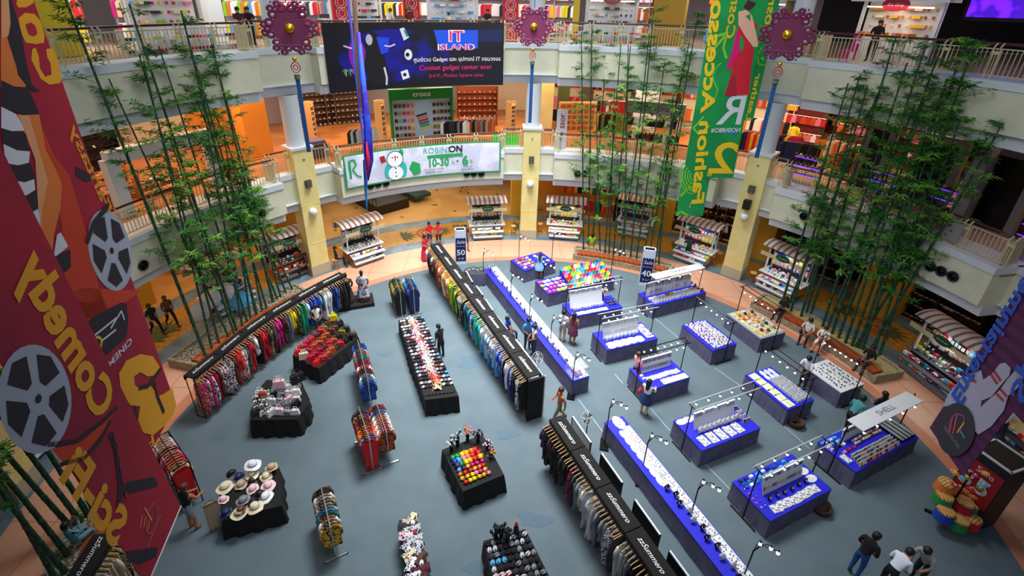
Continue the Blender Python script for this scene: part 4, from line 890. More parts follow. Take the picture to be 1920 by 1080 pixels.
# bottom: bead stall
W_ = 'bead necklace stall'; stall(TBOT, 'purple skirted blue table with coloured bead necklaces beside the brown basket'); light_frame(TBOT, 'black posted light frame with white bars over the bead necklace stall', white=True, bulbs=10)
lx, wy = TBOT[2], TBOT[3]; rack_board(TBOT, W_, wy * .55, .45, lx - .45, .6, .3, 18, ('black', 'teal', 'white', 'brown', 'silver', 'cream'), 2)
goods(TBOT, W_, TRAY, 'jewellery_tray', 'white tray of beaded rings', 'tray', .3, lx - .35, .08, wy * .24, 6, 1, sc=1.1); goods(TBOT, W_, BUSTB, 'necklace_bust', 'small black necklace bust', 'bust', .35, lx - .4, wy * .28, wy * .42, 6, 1, sc=.8)
goods(TBOT, W_, POUCH, 'jewellery_pouch', 'jewellery pouch', 'pouch', .1, lx - .4, wy * .72, wy * .97, 9, 3, ['sky blue', 'white', 'blue', 'teal', 'navy']); goods(TBOT, W_, LACE, 'lace_mat', 'white lace mat', 'mat', lx - .38, lx - .1, wy * .25, wy * .9, 1, 3)
goods(TBOT, W_, RINGB, 'trinket', 'small trinket', 'trinket', .03, .3, .3, wy - .1, 2, 6, ['pink', 'magenta', 'purple', 'white'], vary=1)
# B: between walkway persons
W_ = 'bracelet stall'; stall(TB, 'purple skirted blue table of bracelets where a navy skirt shopper stands'); light_frame(TB, 'black light frame with hanging bulbs over the bracelet stall', bulbs=12)
lx, wy = TB[2], TB[3]; rack_board(TB, W_, wy * .72, .25, lx - .25, .6, .22, 26, ('black', 'charcoal', 'silver', 'brown'), 2); goods(TB, W_, TRAY, 'jewellery_tray', 'white tray of bracelets', 'tray', .25, lx - .15, wy * .28, wy * .5, 6, 1)
MBt = MB().mat('white').box((0, 0, .02), (1.15, .26, .04)).build('counter_mat', None, loc=to_w(TB, lx - .62, .14), rz=TB[1]); tag(MBt, 'long blank white mat at the front edge of the bracelet stall', 'mat')
goods(TB, W_, RINGB, 'trinket', 'small dark trinket', 'trinket', .7, 1.35, .05, .32, 6, 3, ['navy', 'black', 'blue']); goods(TB, W_, POUCH, 'jewellery_pouch', 'pouch', 'pouch', .05, .3, .5, 1.1, 1, 4, ['white', 'red', 'white', 'navy'])
# crystals
W_ = 'silver pendant stall'; stall(TCR, 'purple skirted blue table crowded with silver pendants and blue striped trays'); light_frame(TCR, 'black posted light frame with white bars over the silver pendant stall', white=True, bulbs=12)
lx, wy = TCR[2], TCR[3]; rack_board(TCR, W_, wy * .62, .2, lx - .55, .72, .28, 24, ('white', 'silver', 'silver'), 2); goods(TCR, W_, BUST, 'necklace_bust', 'white necklace bust', 'bust', .2, lx - .6, wy * .4, wy * .5, 9, 1)
goods(TCR, W_, LACE, 'lace_mat', 'white lace mat with pendants', 'mat', .15, lx - .6, .08, wy * .32, 5, 2); goods(TCR, W_, TRAY, 'jewellery_tray', 'narrow white tray', 'tray', lx - .45, lx - .05, .15, wy - .1, 2, 7, sc=(.6, .5, 1))
# T5
W_ = 'fringed necklace stall'; stall(TT5, 'purple skirted blue table with fringed necklaces and a vase of dried flowers'); light_frame(TT5, 'black posted light frame with white bars over the fringed necklace stall', white=True, bulbs=10)
lx, wy = TT5[2], TT5[3]; rack_board(TT5, W_, wy * .65, .15, lx - .75, .85, .3, 20, ('grey', 'silver', 'white'), 1); goods(TT5, W_, BUST, 'necklace_bust', 'white necklace bust', 'bust', .2, lx - .8, wy * .3, wy * .42, 10, 1)
goods(TT5, W_, TRAY, 'jewellery_tray', 'white tray of jewellery', 'tray', .1, lx - .75, .03, wy * .2, 7, 1); put(VASE, 'flower_vase', to_w(TT5, lx - .6, wy * .8), 0, 'black vase of dried cream flowers on the fringed necklace stall', 'vase')
goods(TT5, W_, BUSTB, 'necklace_bust', 'small dark necklace bust', 'bust', lx - .6, lx - .1, .2, wy * .6, 3, 2, sc=.8)
# flower soaps
W_ = 'flower soap stall'; stall(TFL, 'purple skirted blue table piled with colourful flower soaps'); lx, wy = TFL[2], TFL[3]
for j in range(4):
    n = 7
    for i in range(n): put(FLOWER, 'soap_flower', to_w(TFL, .12 + i * .26 + rt.uniform(-.03, .03), .12 + j * wy * .24 + rt.uniform(-.02, .02)), rt.random() * 3, '%s flat flower soap on the soap stall, %s, %s from low end' % (c0, ROWN[j], nth(i)) if (c0 := rt.choice(['pale pink', 'pink', 'white', 'yellow', 'gold', 'magenta'])) else '', 'soap', PAL[c0], None, 1.15)
for j in range(6):
    for i in range(13):
        c0 = rt.choice(['pink', 'red', 'orange', 'lime', 'green', 'sky blue', 'turquoise', 'magenta', 'white', 'yellow', 'blue', 'crimson', 'pink']); x = lx * .34 + i * (lx * .64 / 13); y = .1 + j * (wy - .2) / 6; z = TH + .06 + .09 * j
        o = put(CUP, 'soap_basket', to_w(TFL, x, y, z), rt.random(), '%s tilted soap posy on the soap stall, %s, %s from low end' % (c0, ROWN[j], nth(i)), 'soap', PAL[c0], None, 1.1); o.rotation_euler = (radians(50), 0, TFL[1])
m = MB().mat('blue_cloth'); o_, rz_ = TFL[0], TFL[1]
for j in range(6): m.box((lx * .66, .16 + j * (wy - .2) / 6, TH + (.05 + .09 * j) / 2), (lx * .64, (wy - .1) / 6, .05 + .09 * j - .01))
tag(m.build('stepped_stand', None, loc=o_, rz=rz_), 'blue cloth covered steps under the soap posies', 'stand')
# small soap table
W_ = 'small soap table'; stall(TSM, 'small round cornered purple skirted table of soaps where the light blue dress stands'); lx, wy = TSM[2], TSM[3]
goods(TSM, W_, POUCH, 'soap_pack', 'soap pack', 'soap', .1, lx * .5, .1, wy - .1, 4, 4, ['white', 'pale pink', 'orange', 'yellow', 'cream', 'red'], sc=1.3); goods(TSM, W_, FLOWER, 'soap_flower', 'flower soap', 'soap', lx * .6, lx - .1, .1, wy - .1, 2, 3, ['yellow', 'white', 'sky blue', 'pink'])
# STRAW stall
W_ = 'straw bag stall'; stall(TST, 'purple skirted blue table of straw and shell goods under a white canopy board'); light_frame(TST, 'black posts carrying a white canopy board lettered in grey over the straw goods', sign='STRAW', bulbs=5, h=2.0)
lx, wy = TST[2], TST[3]; rack_board(TST, W_, wy * .72, .1, lx - .3, .7, .15, 26, ('pale pink', 'beige', 'white', 'silver', 'plum'), 2)
goods(TST, W_, POUCH, 'straw_pouch', 'woven pouch', 'pouch', .1, lx - .35, wy * .36, wy * .52, 11, 1, ['cream', 'white', 'gold', 'rust'], sc=1.5); goods(TST, W_, CARD, 'earring_card', 'white earring card', 'card', .1, lx - .3, .06, wy * .32, 16, 3, jit=.01)
goods(TST, W_, SHELLP, 'sea_shell', 'sea shell', 'shell', lx - .3, lx - .03, .1, wy - .1, 3, 4, ['orange', 'cream', 'white', 'brown'], sc=1.6)
# T3
W_ = 'bulb-lit tray stall'; stall(T3, 'purple skirted blue table with cream trays along one side and dense necklaces'); light_frame(T3, 'black light frame with six hanging bulbs over the cream tray stall', bulbs=6)
lx, wy = T3[2], T3[3]; M('cream_tray', '#f2efd8', .5); m = MB().mat('cream_tray').box((0, 0, .015), (.34, .34, .03), rz=.0); m.mat(flat('#cfd6a8')).box((.02, .02, .032), (.26, .2, .005)); TR2 = m.mesh('tray')
goods(T3, W_, TR2, 'jewellery_tray', 'square cream tray', 'tray', .08, lx - .08, .05, wy * .36, 6, 1, vary=.1); 
for r in range(5): goods(T3, W_ + ', ' + ORD[r + 1] + ' line', CARD, 'earring_card', 'card', 'card', lx * .3, lx - .1, wy * (.45 + r * .1), wy * (.53 + r * .1), 17, 1, rz0=pi / 2, jit=.008)
goods(T3, W_, LACE, 'lace_mat', 'small lace mat', 'mat', .05, lx * .3, wy * .45, wy * .95, 2, 3, sc=.8)
# white table
W_ = 'white jewel table'; stall(TW, 'white topped purple skirted table of scattered small jewels by the bench', top='white'); light_frame(TW, 'black light frame with a row of bulbs over the white topped table', bulbs=7)
lx, wy = TW[2], TW[3]; goods(TW, W_, RINGB, 'ring_box', 'ring box', 'ring box', .15, lx - .12, .1, wy * .95, 12, 5, ['black', 'brown', 'silver', 'charcoal', 'navy'], vary=1.5, jit=.04)
m = MB().mat(flat('#c9a54a', .4)); m.tube([(.5, .75, TH + .01), (.9, .85, TH + .01), (1.2, .7, TH + .01), (1.5, .9, TH + .01), (1.9, .8, TH + .01)], .006, 4); tag(m.build('gold_chain', None, loc=TW[0], rz=TW[1]), 'thin gold chain laid across the white topped table', 'chain')
# blue 2
W_ = 'shell trinket stall'; stall(TB2, 'purple skirted blue table heaped with white shell trinkets'); light_frame(TB2, 'black light frame with six bulbs over the shell trinket stall', bulbs=6, tee=False)
lx, wy = TB2[2], TB2[3]; m = MB().mat('chrome').tube([(-.1, wy / 2 - .05, 2.06), (lx + .1, wy / 2 - .05, 2.06)], .02, 6); tag(m.build('spare_tube', None, loc=TB2[0], rz=TB2[1]), 'silver tube lamp along the top of the shell trinket stall frame', 'tube lamp')
goods_g(TB2, 'white shell trinkets heaped on the shell stall', SHELLP, 'shell_trinket', 'small pale shell trinket heaped on the shell trinket stall', 'trinket', .1, lx - .05, .1, wy - .15, 19, 8, ['white', 'silver', 'pale pink', 'white', 'cream'], sc=1.25, jit=.03)
goods(TB2, W_, LACE, 'lace_mat', 'beige lace mat', 'mat', .2, lx * .7, wy * .75, wy * .95, 3, 1, sc=.9)
# starfish
W_ = 'starfish table'; T = stall(TSF, 'purple skirted grey edged table spread with orange and cream starfish by the tiles', top=flat('#8e9aa8', .6)); light_frame(TSF, 'slim black light frame with bulbs over the starfish table', bulbs=6)
lx, wy = TSF[2], TSF[3]; o = MB().mat(flat('#b9c0a0', .8)).box((lx / 2, wy / 2, TH + .012), (lx - .12, wy - .12, .02)).build('moss_mat', None, loc=TSF[0], rz=TSF[1]); tag(o, 'pale green moss mat covering the starfish table', 'mat')
goods_g(TSF, 'sea shells and starfish spread on the starfish table', STAR, 'starfish', 'starfish lying on the green mat of the starfish table', 'starfish', .1, lx - .1, .1, wy - .1, 13, 7, ['cream', 'orange', 'cream', 'beige', 'gold', 'white', 'pale pink', 'cream'], sc=1.0, jit=.04, dz=.024)
goods_g(TSF, 'large sea shells on the starfish table', SHELLP, 'sea_shell', 'large sea shell resting on the starfish table', 'shell', .15, lx - .15, .15, wy - .15, 5, 3, ['orange', 'brown', 'white', 'olive', 'charcoal'], sc=1.8, jit=.08, dz=.024)
# SHELL stall
W_ = 'shell canopy stall'; stall(TSH, 'dark purple skirted blue table of bracelets and postcards under the shell board'); light_frame(TSH, 'black posts carrying the white canopy board lettered shell', sign='SHELL', bulbs=5, h=2.1)
lx, wy = TSH[2], TSH[3]
for r in range(4): goods(TSH, W_ + ', card line ' + ORD[r], BOOK, 'postcard', 'card', 'card', .3 + .03 * r, lx * .72, .06 + r * .1, .13 + r * .1, 13, 1, ['rust', 'cream', 'white', 'teal', 'crimson', 'gold', 'silver'], jit=.008, vary=.08)
goods(TSH, W_, POUCH, 'jewellery_pouch', 'pouch', 'pouch', .05, .75, wy * .62, wy * .97, 6, 3, ['sky blue', 'white', 'silver', 'navy']); goods(TSH, W_, POUCH, 'purple_pouch', 'pouch', 'pouch', .35, .95, wy * .42, wy * .58, 5, 1, ['magenta', 'purple', 'pink'])
rack_board(TSH, W_, wy * .78, .7, lx * .75, .5, .2, 18, ('brown', 'charcoal', 'olive', 'purple', 'beige'), 1); goods(TSH, W_, SHELLP, 'sea_shell', 'shell', 'shell', 1.0, lx * .72, wy * .5, wy * .68, 10, 2, ['beige', 'cream', 'rust', 'white'], sc=1.4)
m = MB(); 
for k in range(4): m.mat('black').box((0, 0, .05 + .0), (.16, 1.1, .1)) if k == 0 else m.mat('white').box(((k - 2) * .045, 0, .105), (.016, 1.05, .01))
STR = m.mesh('bracelet_roll')
for k in range(4): put(STR, 'bracelet_roll', to_w(TSH, lx * .78 + k * .19, wy * .5), TSH[1], 'black roll of white bracelets on the shell canopy stall, %s from the cards' % ORD[k], 'display roll')
put(TRAY, 'price_card', to_w(TSH, .2, wy * .35), TSH[1] + 1.57, 'pale price card at the end of the shell canopy stall', 'card')
# long counters
C1 = frame_of((907.5, 505), (1074.2, 715), (1104.2, 705), 'LN'); C2 = frame_of((1134, 791.7), (1357, 1080), (1390, 1066), 'LN')
C2 = (C2[0], C2[1], C2[2] + 1.2, C1[3])
stall(C1, 'very long purple skirted blue counter reaching from the sale pillar to the walkway', name='display_counter'); stall(C2, 'long purple skirted blue counter beside the grey rack', name='display_counter')
lx, wy = C1[2], C1[3]; W_ = 'far long counter'
n = int(lx / .42)
for k in range(n):
    x = lx * (k + .5) / n
    o = put(TRAY, 'jewellery_tray', to_w(C1, x, wy * .72), C1[1], 'white jewellery tray on the far long counter, %s from its far end' % nth(k), 'tray', sc=(1.35, 1.9, 1))
for k in range(int(lx / .16)):
    me = BUST if (k * 7) % 10 < 7 else BUSTB; put(me, 'necklace_bust', to_w(C1, .08 + k * .16, wy * .42 + rt.uniform(-.04, .04)), C1[1] + rt.uniform(-.5, .5), '%s necklace bust on the far long counter, %s from its far end' % ('white' if me is BUST else 'black', nth(k)), 'bust', sc=.85)
m = MB().mat('glass').box((0, 0, .22), (.6, wy - .08, .44)); t = thing('glass_case', 'glass case of small goods on the walkway end of the far long counter', 'display case', to_w(C1, lx - .33, wy / 2, TH + .002), C1[1]); m.build('panes', t); MB().mat(flat('#7a3cc0')).box((0, 0, .04), (.4, .3, .05)).build('purple_cloth', t)
for x in (-.3, .3):
    for y in (-wy / 2 + .04, wy / 2 - .04): MB().mat('chrome').tube([(x, y, 0), (x, y, .45)], .008, 4).build('corner_post', t)
lx, wy = C2[2], C2[3]; W_ = 'near long counter'
LONGT = MB().mat('white').box((0, 0, .02), (1.0, .3, .04)); LONGT.mat('bead_print').box((0, 0, .043), (.95, .22, .006)); LONGT = LONGT.mesh('tray')
for k in range(7):
    put(LONGT, 'long_tray', to_w(C2, .95 + k * 1.02, wy * .74), C2[1], 'long white jewellery tray on the near long counter, %s from the walkway' % nth(k), 'tray')
put(LACE, 'lace_mat', to_w(C2, .2, wy * .6), C2[1], 'white lace mat at the walkway end of the near long counter', 'mat', sc=1.5)
for k in range(7): put(LACE, 'lace_mat', to_w(C2, .7 + k * .32, wy * .42), C2[1] + .2, 'white lace mat along the near long counter, %s from the walkway' % nth(k), 'mat')
for k in range(16):
    put(BUSTB if k % 5 < 3 else BUST, 'necklace_bust', to_w(C2, 2.9 + k * .27, wy * .36 + .1 * (k % 2)), C2[1] + 1.2, '%s necklace bust on the near long counter, %s past the lace mats' % ('black' if k % 5 < 3 else 'white', nth(k)), 'bust', sc=.95)
for k in range(30): put(RINGB, 'trinket', to_w(C2, 3.2 + (k % 15) * .26, wy * (.5 + .06 * (k // 15))), C2[1] + rt.random(), '%s trinket on the near long counter, %s, %s past the lace mats' % (c0 := rt.choice(['sky blue', 'silver', 'blue', 'black']), ROWN[k // 15], nth(k % 15)), 'trinket', PAL[c0])
# lamps along the counters
ga = C2[1] - pi / 2
for k, (u, v) in enumerate([(1133, 835), (1200, 902), (1288, 992), (1383, 1110)]): gooseneck((u, v), 'black gooseneck lamp with three bulbs by the near long counter, %s from the walkway' % ORD[k], -.25)
for k, (u, v) in enumerate([(906, 532), (957, 582), (991, 625), (1030, 668), (1071, 742)]): gooseneck((u, v), 'black gooseneck lamp by the far long counter, %s from the sale pillar' % ORD[k], -.25)
gooseneck((972, 503), 'slim gooseneck lamp at the plain end of the small soap table', -.25); gooseneck((1034, 495), 'slim gooseneck lamp behind the small soap table', -.1); gooseneck((1016, 560), 'slim gooseneck lamp between the soap table and the flower soap stall', -.1); gooseneck((1143, 530), 'slim gooseneck lamp at the end of the flower soap stall', -.1)
# low dark round counter and wire shelf at the far end
p = at(892, 530); t = thing('round_counter', 'low round ended purple skirted counter with potted plants at the far end', 'counter', p, 0); MB().mat('skirt_purple').lathe([(.62, .0), (.6, .74)], 18, (0, 0, 0), 1.1, .7).build('skirt', t); MB().mat(flat('#34343c')).lathe([(.001, .74), (.6, .74)], 18, (0, 0, 0), 1.1, .7).build('tabletop', t)
for k in range(4):
    t = thing('potted_plant', 'small potted plant on the low round counter, %s from the rack' % ORD[k], 'plant', (p.x - .35 + k * .22, p.y - .05 + .1 * (k % 2), .742)); MB().mat('white').lathe([(.05, 0), (.07, .1), (.055, .1), (.001, .08)], 10).build('pot', t)
    m = MB().mat('bamboo_leaf')
    for j in range(9): a = j * .7; m.tube([(0, 0, .08), (.06 * cos(a), .06 * sin(a), .2), (.12 * cos(a), .12 * sin(a), .24)], [.004, .012, .002], 3)
    m.build('leaves', t)
t = thing('wire_shelf', 'chrome wire shelf standing on the far long counter', 'shelf', to_w(C1, .5, C1[3] / 2, TH + .002), C1[1]); m = MB().mat('chrome')
for x in (-.3, .3):
    for y in (-.2, .2): m.tube([(x, y, 0), (x, y, .7)], .01, 4)
for z in (.35, .7):
    for x in (-.3, 0, .3): m.tube([(x, -.2, z), (x, .2, z)], .007, 4)
    for y in (-.2, .2): m.tube([(-.3, y, z), (.3, y, z)], .007, 4)
m.build('frame', t)
# baskets
for (u, v), nm in (((1537, 957), 'round brown woven basket on the carpet by the bead necklace stall'), ((1490, 797), 'flat brown woven basket at the foot of the cream tray stall')):
    t = thing('woven_basket', nm, 'basket', at(u, v)); MB().mat(M('wicker', '#4a3018', .7, pat='wavez', col2='#2a1a0c', scale=9)).lathe([(.22, 0), (.28, .12), (.27, .24), (.24, .24), (.2, .04), (.001, .04)], 18).build('body', t, True)
    m = MB().mat('wicker').tube([(.27 * cos(2 * pi * k / 18), .27 * sin(2 * pi * k / 18), .24) for k in range(19)], .02, 5); m.build('rim', t)
# ================================================================== black draped tables
def draped(corners, label, h=.75, flare=.08, seed=0):
    P_ = [at(*c, h) for c in corners]; c = sum(P_, Vector()) / len(P_); n = len(P_); r = random.Random(seed)
    t = thing('draped_table', label, 'table', (c.x, c.y, 0)); pts = []
    for i in range(n):
        a, b = P_[i], P_[(i + 1) % n]; k = max(4, int((b - a).length / .12))
        for j in range(k): pts.append(a.lerp(b, j / k) - c)
    N = len(pts); vs = []
    for z, f in ((h, 0), (h - .05, .01), (h * .5, flare * .6), (.012, flare)):
        for i, p in enumerate(pts): d = Vector((p.x, p.y, 0)).normalized(); q = p + d * (f * (1 + .5 * sin(i * 1.9))); vs.append((q.x, q.y, z))
    m = MB().mat('black_cloth').add(vs, [(k * N + i, k * N + (i + 1) % N, (k + 1) * N + (i + 1) % N, (k + 1) * N + i) for k in range(3) for i in range(N)]); m.build('drape', t)
    m = MB().mat('black_cloth').add([(p.x, p.y, h) for p in pts], [tuple(range(N))]); m.build('tabletop', t)
    return P_
def bil(P_, s, t_, z): a = P_[0].lerp(P_[1], s); b = P_[3].lerp(P_[2], s); q = a.lerp(b, t_); q.z = z; return q
# long scarf table: corners far-left, far-right, near-right, near-left
PT = draped([(747, 600), (792, 592), (860, 742), (797, 750)], 'long black draped table of scarves, shades and purses in the middle of the carpet', seed=1)
rz = atan2((PT[2] - PT[1]).y, (PT[2] - PT[1]).x)
SCARF = MB().mat('cloth_dark_print')
vs = []; 
for i in range(7):
    for j in range(6): vs.append(((i / 6 - .5) * .42, (j / 5 - .5) * .3, .1 * (1 - abs(j / 5 - .5) * 2) * 1.1 + .012 * sin(i * 2.7 + j)))
SCARF.add(vs, [(i * 6 + j, i * 6 + j + 1, (i + 1) * 6 + j + 1, (i + 1) * 6 + j) for i in range(6) for j in range(5)]); SCARF = SCARF.mesh('scarf', True)
def _purse(mat='cloth_dark_print'):
    m = MB().mat(mat).sph((0, 0, .045), .085, 10, 6, (1.1, .8, .6)); m.mat('plastic').tube([(-.06, 0, .08), (0, 0, .13), (.06, 0, .08)], .008, 4); return m.mesh('purse', True)
PURSE = _purse()
def _shades():
    m = MB().mat('black')
    for s in (-1, 1): m.sph((s * .035, 0, .02), .032, 8, 4, (1, .25, .8)); m.tube([(s * .065, 0, .025), (s * .06, .1, .02)], .004, 3)
    m.mat('chrome').box((0, 0, .03), (.03, .006, .006)); return m.mesh('sunglasses')
SHADES = _shades()
nL = 21
lanes = [(.07, 'purse', ['grey', 'silver', 'plum', 'charcoal', 'pale pink', 'white']), (.18, 'purse', ['charcoal', 'crimson', 'grey', 'plum', 'white', 'black']), (.3, 'purse', ['pink', 'charcoal', 'grey', 'purple', 'white', 'maroon']), (.5, 'scarf', ['cream', 'pale pink', 'pink', 'beige', 'white', 'rust', 'silver']), (.68, 'purse', ['pale pink', 'silver', 'grey', 'white', 'rust', 'beige']), (.8, 'purse', ['charcoal', 'grey', 'plum', 'silver', 'white', 'brown']), (.92, 'purse', ['charcoal', 'sky blue', 'black', 'silver', 'pale pink', 'grey'])]
for li, (s, kind, cols) in enumerate(lanes):
    for k in range(nL):
        c0 = rt.choice(cols); q = bil(PT, s + rt.uniform(-.02, .02), .04 + .88 * k / nL, .752)
        me = SCARF if kind == 'scarf' else PURSE; nm = 'folded_scarf' if kind == 'scarf' else 'small_purse'
        put(me, nm, q, rz + rt.uniform(-.3, .3) + (0 if kind == 'scarf' else 1.5), '%s %s on the long middle table, %s, %s from its far end' % (c0, nm.replace('_', ' '), ORD[li] + ' lane', nth(k)), 'scarf' if kind == 'scarf' else 'purse', PAL[c0], None, 1.15 if kind == 'scarf' else .95)
for k in range(8): put(SHADES, 'sunglasses', bil(PT, .1 + .11 * k, .965, .752), rz + 1.57, 'black sunglasses at the near end of the long middle table, %s along' % ORD[k], 'sunglasses', sc=1.2)
# handbags
def _bag(mat, w=.36, h=.26, d=.14):
    m = MB().mat(mat).box((0, 0, h / 2), (w, d, h), taper=.82); m.mat('plastic')
    for s in (-1, 1): m.tube([(-w * .28, s * d * .3, h * .9), (-w * .2, s * d * .35, h * 1.45), (w * .2, s * d * .35, h * 1.45), (w * .28, s * d * .3, h * .9)], .012, 5)
    m.mat('chrome').box((0, -d * .46, h * .7), (.04, .012, .03)); return m.mesh('handbag')
BAG, BAGF, BAGD = _bag('plastic'), _bag('cloth_floral'), _bag('cloth_dark_print', .4, .24, .2)
def bags(PT, nx, ny, cols, meshes, where, sc=1, name='handbag', lay=0):
    k = 0
    for j in range(ny):
        for i in range(nx):
            c0 = rt.choice(cols) if isinstance(cols[0], str) else rt.choice(cols[min(len(cols) - 1, i * len(cols) // nx)])
            q = bil(PT, (i + .5 + rt.uniform(-.12, .12)) / nx, (j + .5 + rt.uniform(-.1, .1)) / ny, .752); o = put(rt.choice(meshes), name, q, rt.uniform(-.6, .6) + .5, '%s handbag on the %s, %s, %s along' % (c0, where, ROWN[j], nth(i)), 'handbag', PAL[c0], None, sc * rt.uniform(.85, 1.15)); k += 1
PB = draped([(549, 666), (598, 691), (672, 632), (622, 598)], 'black draped table of red and brown handbags by the curved rack', seed=3)
PBo = [PB[0], PB[3], PB[2], PB[1]]
bags(PBo, 9, 4, [['crimson', 'red', 'cream'], ['red', 'rust', 'crimson'], ['red', 'maroon', 'rust'], ['brown', 'rust', 'maroon', 'red'], ['brown', 'black', 'olive', 'brown'], ['black', 'brown', 'charcoal', 'black']], [BAG, BAG, BAGD], 'red handbag table', .95)
put(BAG, 'handbag', bil(PBo, .93, .2, 1.0), .3, 'bright yellow handbag on top at the far end of the red handbag table', 'handbag', PAL['yellow'])
PW = draped([(469, 788), (557, 786), (578, 757), (566, 717), (500, 712), (476, 740)], 'black draped round table of white and grey handbags', seed=4, flare=.1)
PWb = [at(480, 738, .75), at(565, 722, .75), at(560, 782, .75), at(472, 784, .75)]
bags(PWb, 6, 5, ['white', 'white', 'silver', 'grey', 'charcoal', 'pale pink', 'white', 'black'], [BAG, BAGF, BAGD], 'white handbag table', .85)
put(BAGD, 'handbag', bil(PWb, .95, .02, 1.0), .8, 'big black quilted bag perched on the far edge of the white handbag table', 'handbag', PAL['black'], None, 1.3); put(BAG, 'handbag', bil(PWb, .55, .1, .95), .2, 'large pale pink bag on top of the white handbag table', 'handbag', PAL['pale pink'], None, 1.25); put(BAG, 'handbag', bil(PWb, .2, .35, .92), .2, 'rust orange bag among the white handbags', 'handbag', PAL['rust'], None, .8)
# hats
PH = draped([(411, 925), (521, 872), (528, 948), (416, 976)], 'black draped table of summer hats beside the stooping shopper', seed=5)
PHb = PH
def _hat(brim=.2, crown=.1, wav=.02):
    m = MB().mat('plastic'); n = 20; prof = [(brim, .0), (brim * .8, .012), (crown, .02), (crown * .95, .1), (crown * .6, .125), (.001, .12)]
    vs = [(r * cos(2 * pi * k / n), r * sin(2 * pi * k / n) * .9, z + (wav * sin(3 * 2 * pi * k / n) if i == 0 else 0)) for i, (r, z) in enumerate(prof) for k in range(n)]
    m.add(vs, [(i * n + k, i * n + (k + 1) % n, (i + 1) * n + (k + 1) % n, (i + 1) * n + k) for i in range(len(prof) - 1) for k in range(n)]); m.mat('black').lathe([(crown * 1.03, .025), (crown * 1.0, .05)], n, (0, 0, 0), 1, .9); return m.mesh('hat', True)
HATA, HATB = _hat(), _hat(.16, .095, .03)
for k, (u, v, c0, s, b, dz) in enumerate([(474, 872, 'white', 1.25, 0, .35), (509, 877, 'beige', 1.15, 1, .2), (448, 895, 'navy', 1.1, 1, .1), (473, 889, 'cream', 1.1, 0, .15), (499, 894, 'cream', 1.15, 1, .06), (422, 914, 'cream', 1.25, 0, .05), (452, 909, 'beige', 1.2, 1, .05), (474, 917, 'pale pink', 1.15, 1, .03), (503, 911, 'pale pink', 1.15, 0, .03), (419, 937, 'pale pink', 1.0, 1, .01), (456, 939, 'grey', 1.2, 1, .02), (498, 932, 'white', 1.2, 0, .01), (487, 927, 'black', 1.1, 1, .06), (478, 951, 'cream', 1.25, 0, .01), (449, 962, 'cream', 1.2, 0, .01), (451, 957, 'brown', 1.0, 1, .09), (424, 962, 'navy', 1.1, 1, .01), (474, 943, 'black', 1.0, 1, .05), (472, 903, 'black', 1.0, 1, .05), (434, 888, 'black', .95, 1, .05)]):
    q = at(u, v, .752 + dz); put(HATB if b else HATA, 'sun_hat', q, k * .7, '%s %s sun hat on the hat table, %s counted from the far edge' % (c0, 'narrow brimmed' if b else 'wide brimmed', nth(k)), 'hat', PAL[c0], None, s)
    if dz > .08: m = MB().mat('black').cyl((q.x, q.y, .752), .04, dz, 8); tag(m.build('hat_stand'), 'black peg stand under the %s hat counted from the far edge' % nth(k), 'stand')
# toys
PY = draped([(829, 843), (905, 815), (945, 890), (868, 922)], 'black draped table of bright plush pouches and flowers near the grey rack', seed=6)
def _plush():
    m = MB().mat('plastic').sph((0, 0, .06), .075, 10, 6, (1.1, .9, .85))
    for s in (-1, 1): m.sph((s * .05, 0, .12), .025, 6, 4)
    m.mat('black'); [m.sph((s * .025, -.062, .075), .008, 5, 3) for s in (-1, 1)]; return m.mesh('plush_pouch', True)
PLUSH = _plush()
for j in range(7):
    for i in range(6):
        c0 = rt.choice(['orange', 'red', 'pink', 'magenta', 'gold', 'yellow', 'red'] if i > 1 or j > 3 else ['lime', 'sky blue', 'royal blue', 'turquoise', 'purple', 'green'])
        put(PLUSH, 'plush_pouch', bil(PY, .12 + .11 * i + rt.uniform(-.02, .02), .3 + .095 * j, .752), rt.random(), '%s plush pouch on the plush table, %s, %s along' % (c0, ['first row', 'second row', 'third row', 'fourth row', 'fifth row', 'sixth row', 'seventh row'][j], nth(i)), 'plush pouch', PAL[c0], None, 1.25 if j < 3 else .95)
for k, (s, t_, c0, c1, h) in enumerate([(.18, .1, 'white', 'black', .5), (.35, .05, 'silver', 'black', .6), (.62, .0, 'pink', 'orange', .55), (.82, .12, 'black', 'black', .45), (.95, .35, 'pale pink', 'purple', .35), (.92, .55, 'orange', 'charcoal', .3)]):
    t = thing('fabric_bouquet', '%s and %s fabric bouquet on the plush table, %s of six' % (c0, c1, ORD[k]), 'bouquet', bil(PY, s, t_, .752)); m = MB().mat('black').lathe([(.06, 0), (.05, .12), (.07, .2)], 8); m.build('pot', t)
    m = MB(); r = random.Random(k)
    for j in range(22):
        a, b = r.random() * 6.28, r.random() * .17; m.mat(flat(PAL[c0 if j % 2 else c1])).sph((b * cos(a), b * sin(a), h * .6 + r.random() * h * .4), .035, 6, 4)
    m.build('blossoms', t); m = MB().mat('black')
    for j in range(6): a = j * 1.05; m.tube([(0, 0, .15), (.08 * cos(a), .08 * sin(a), h * .7)], .006, 3)
    m.build('stems', t)
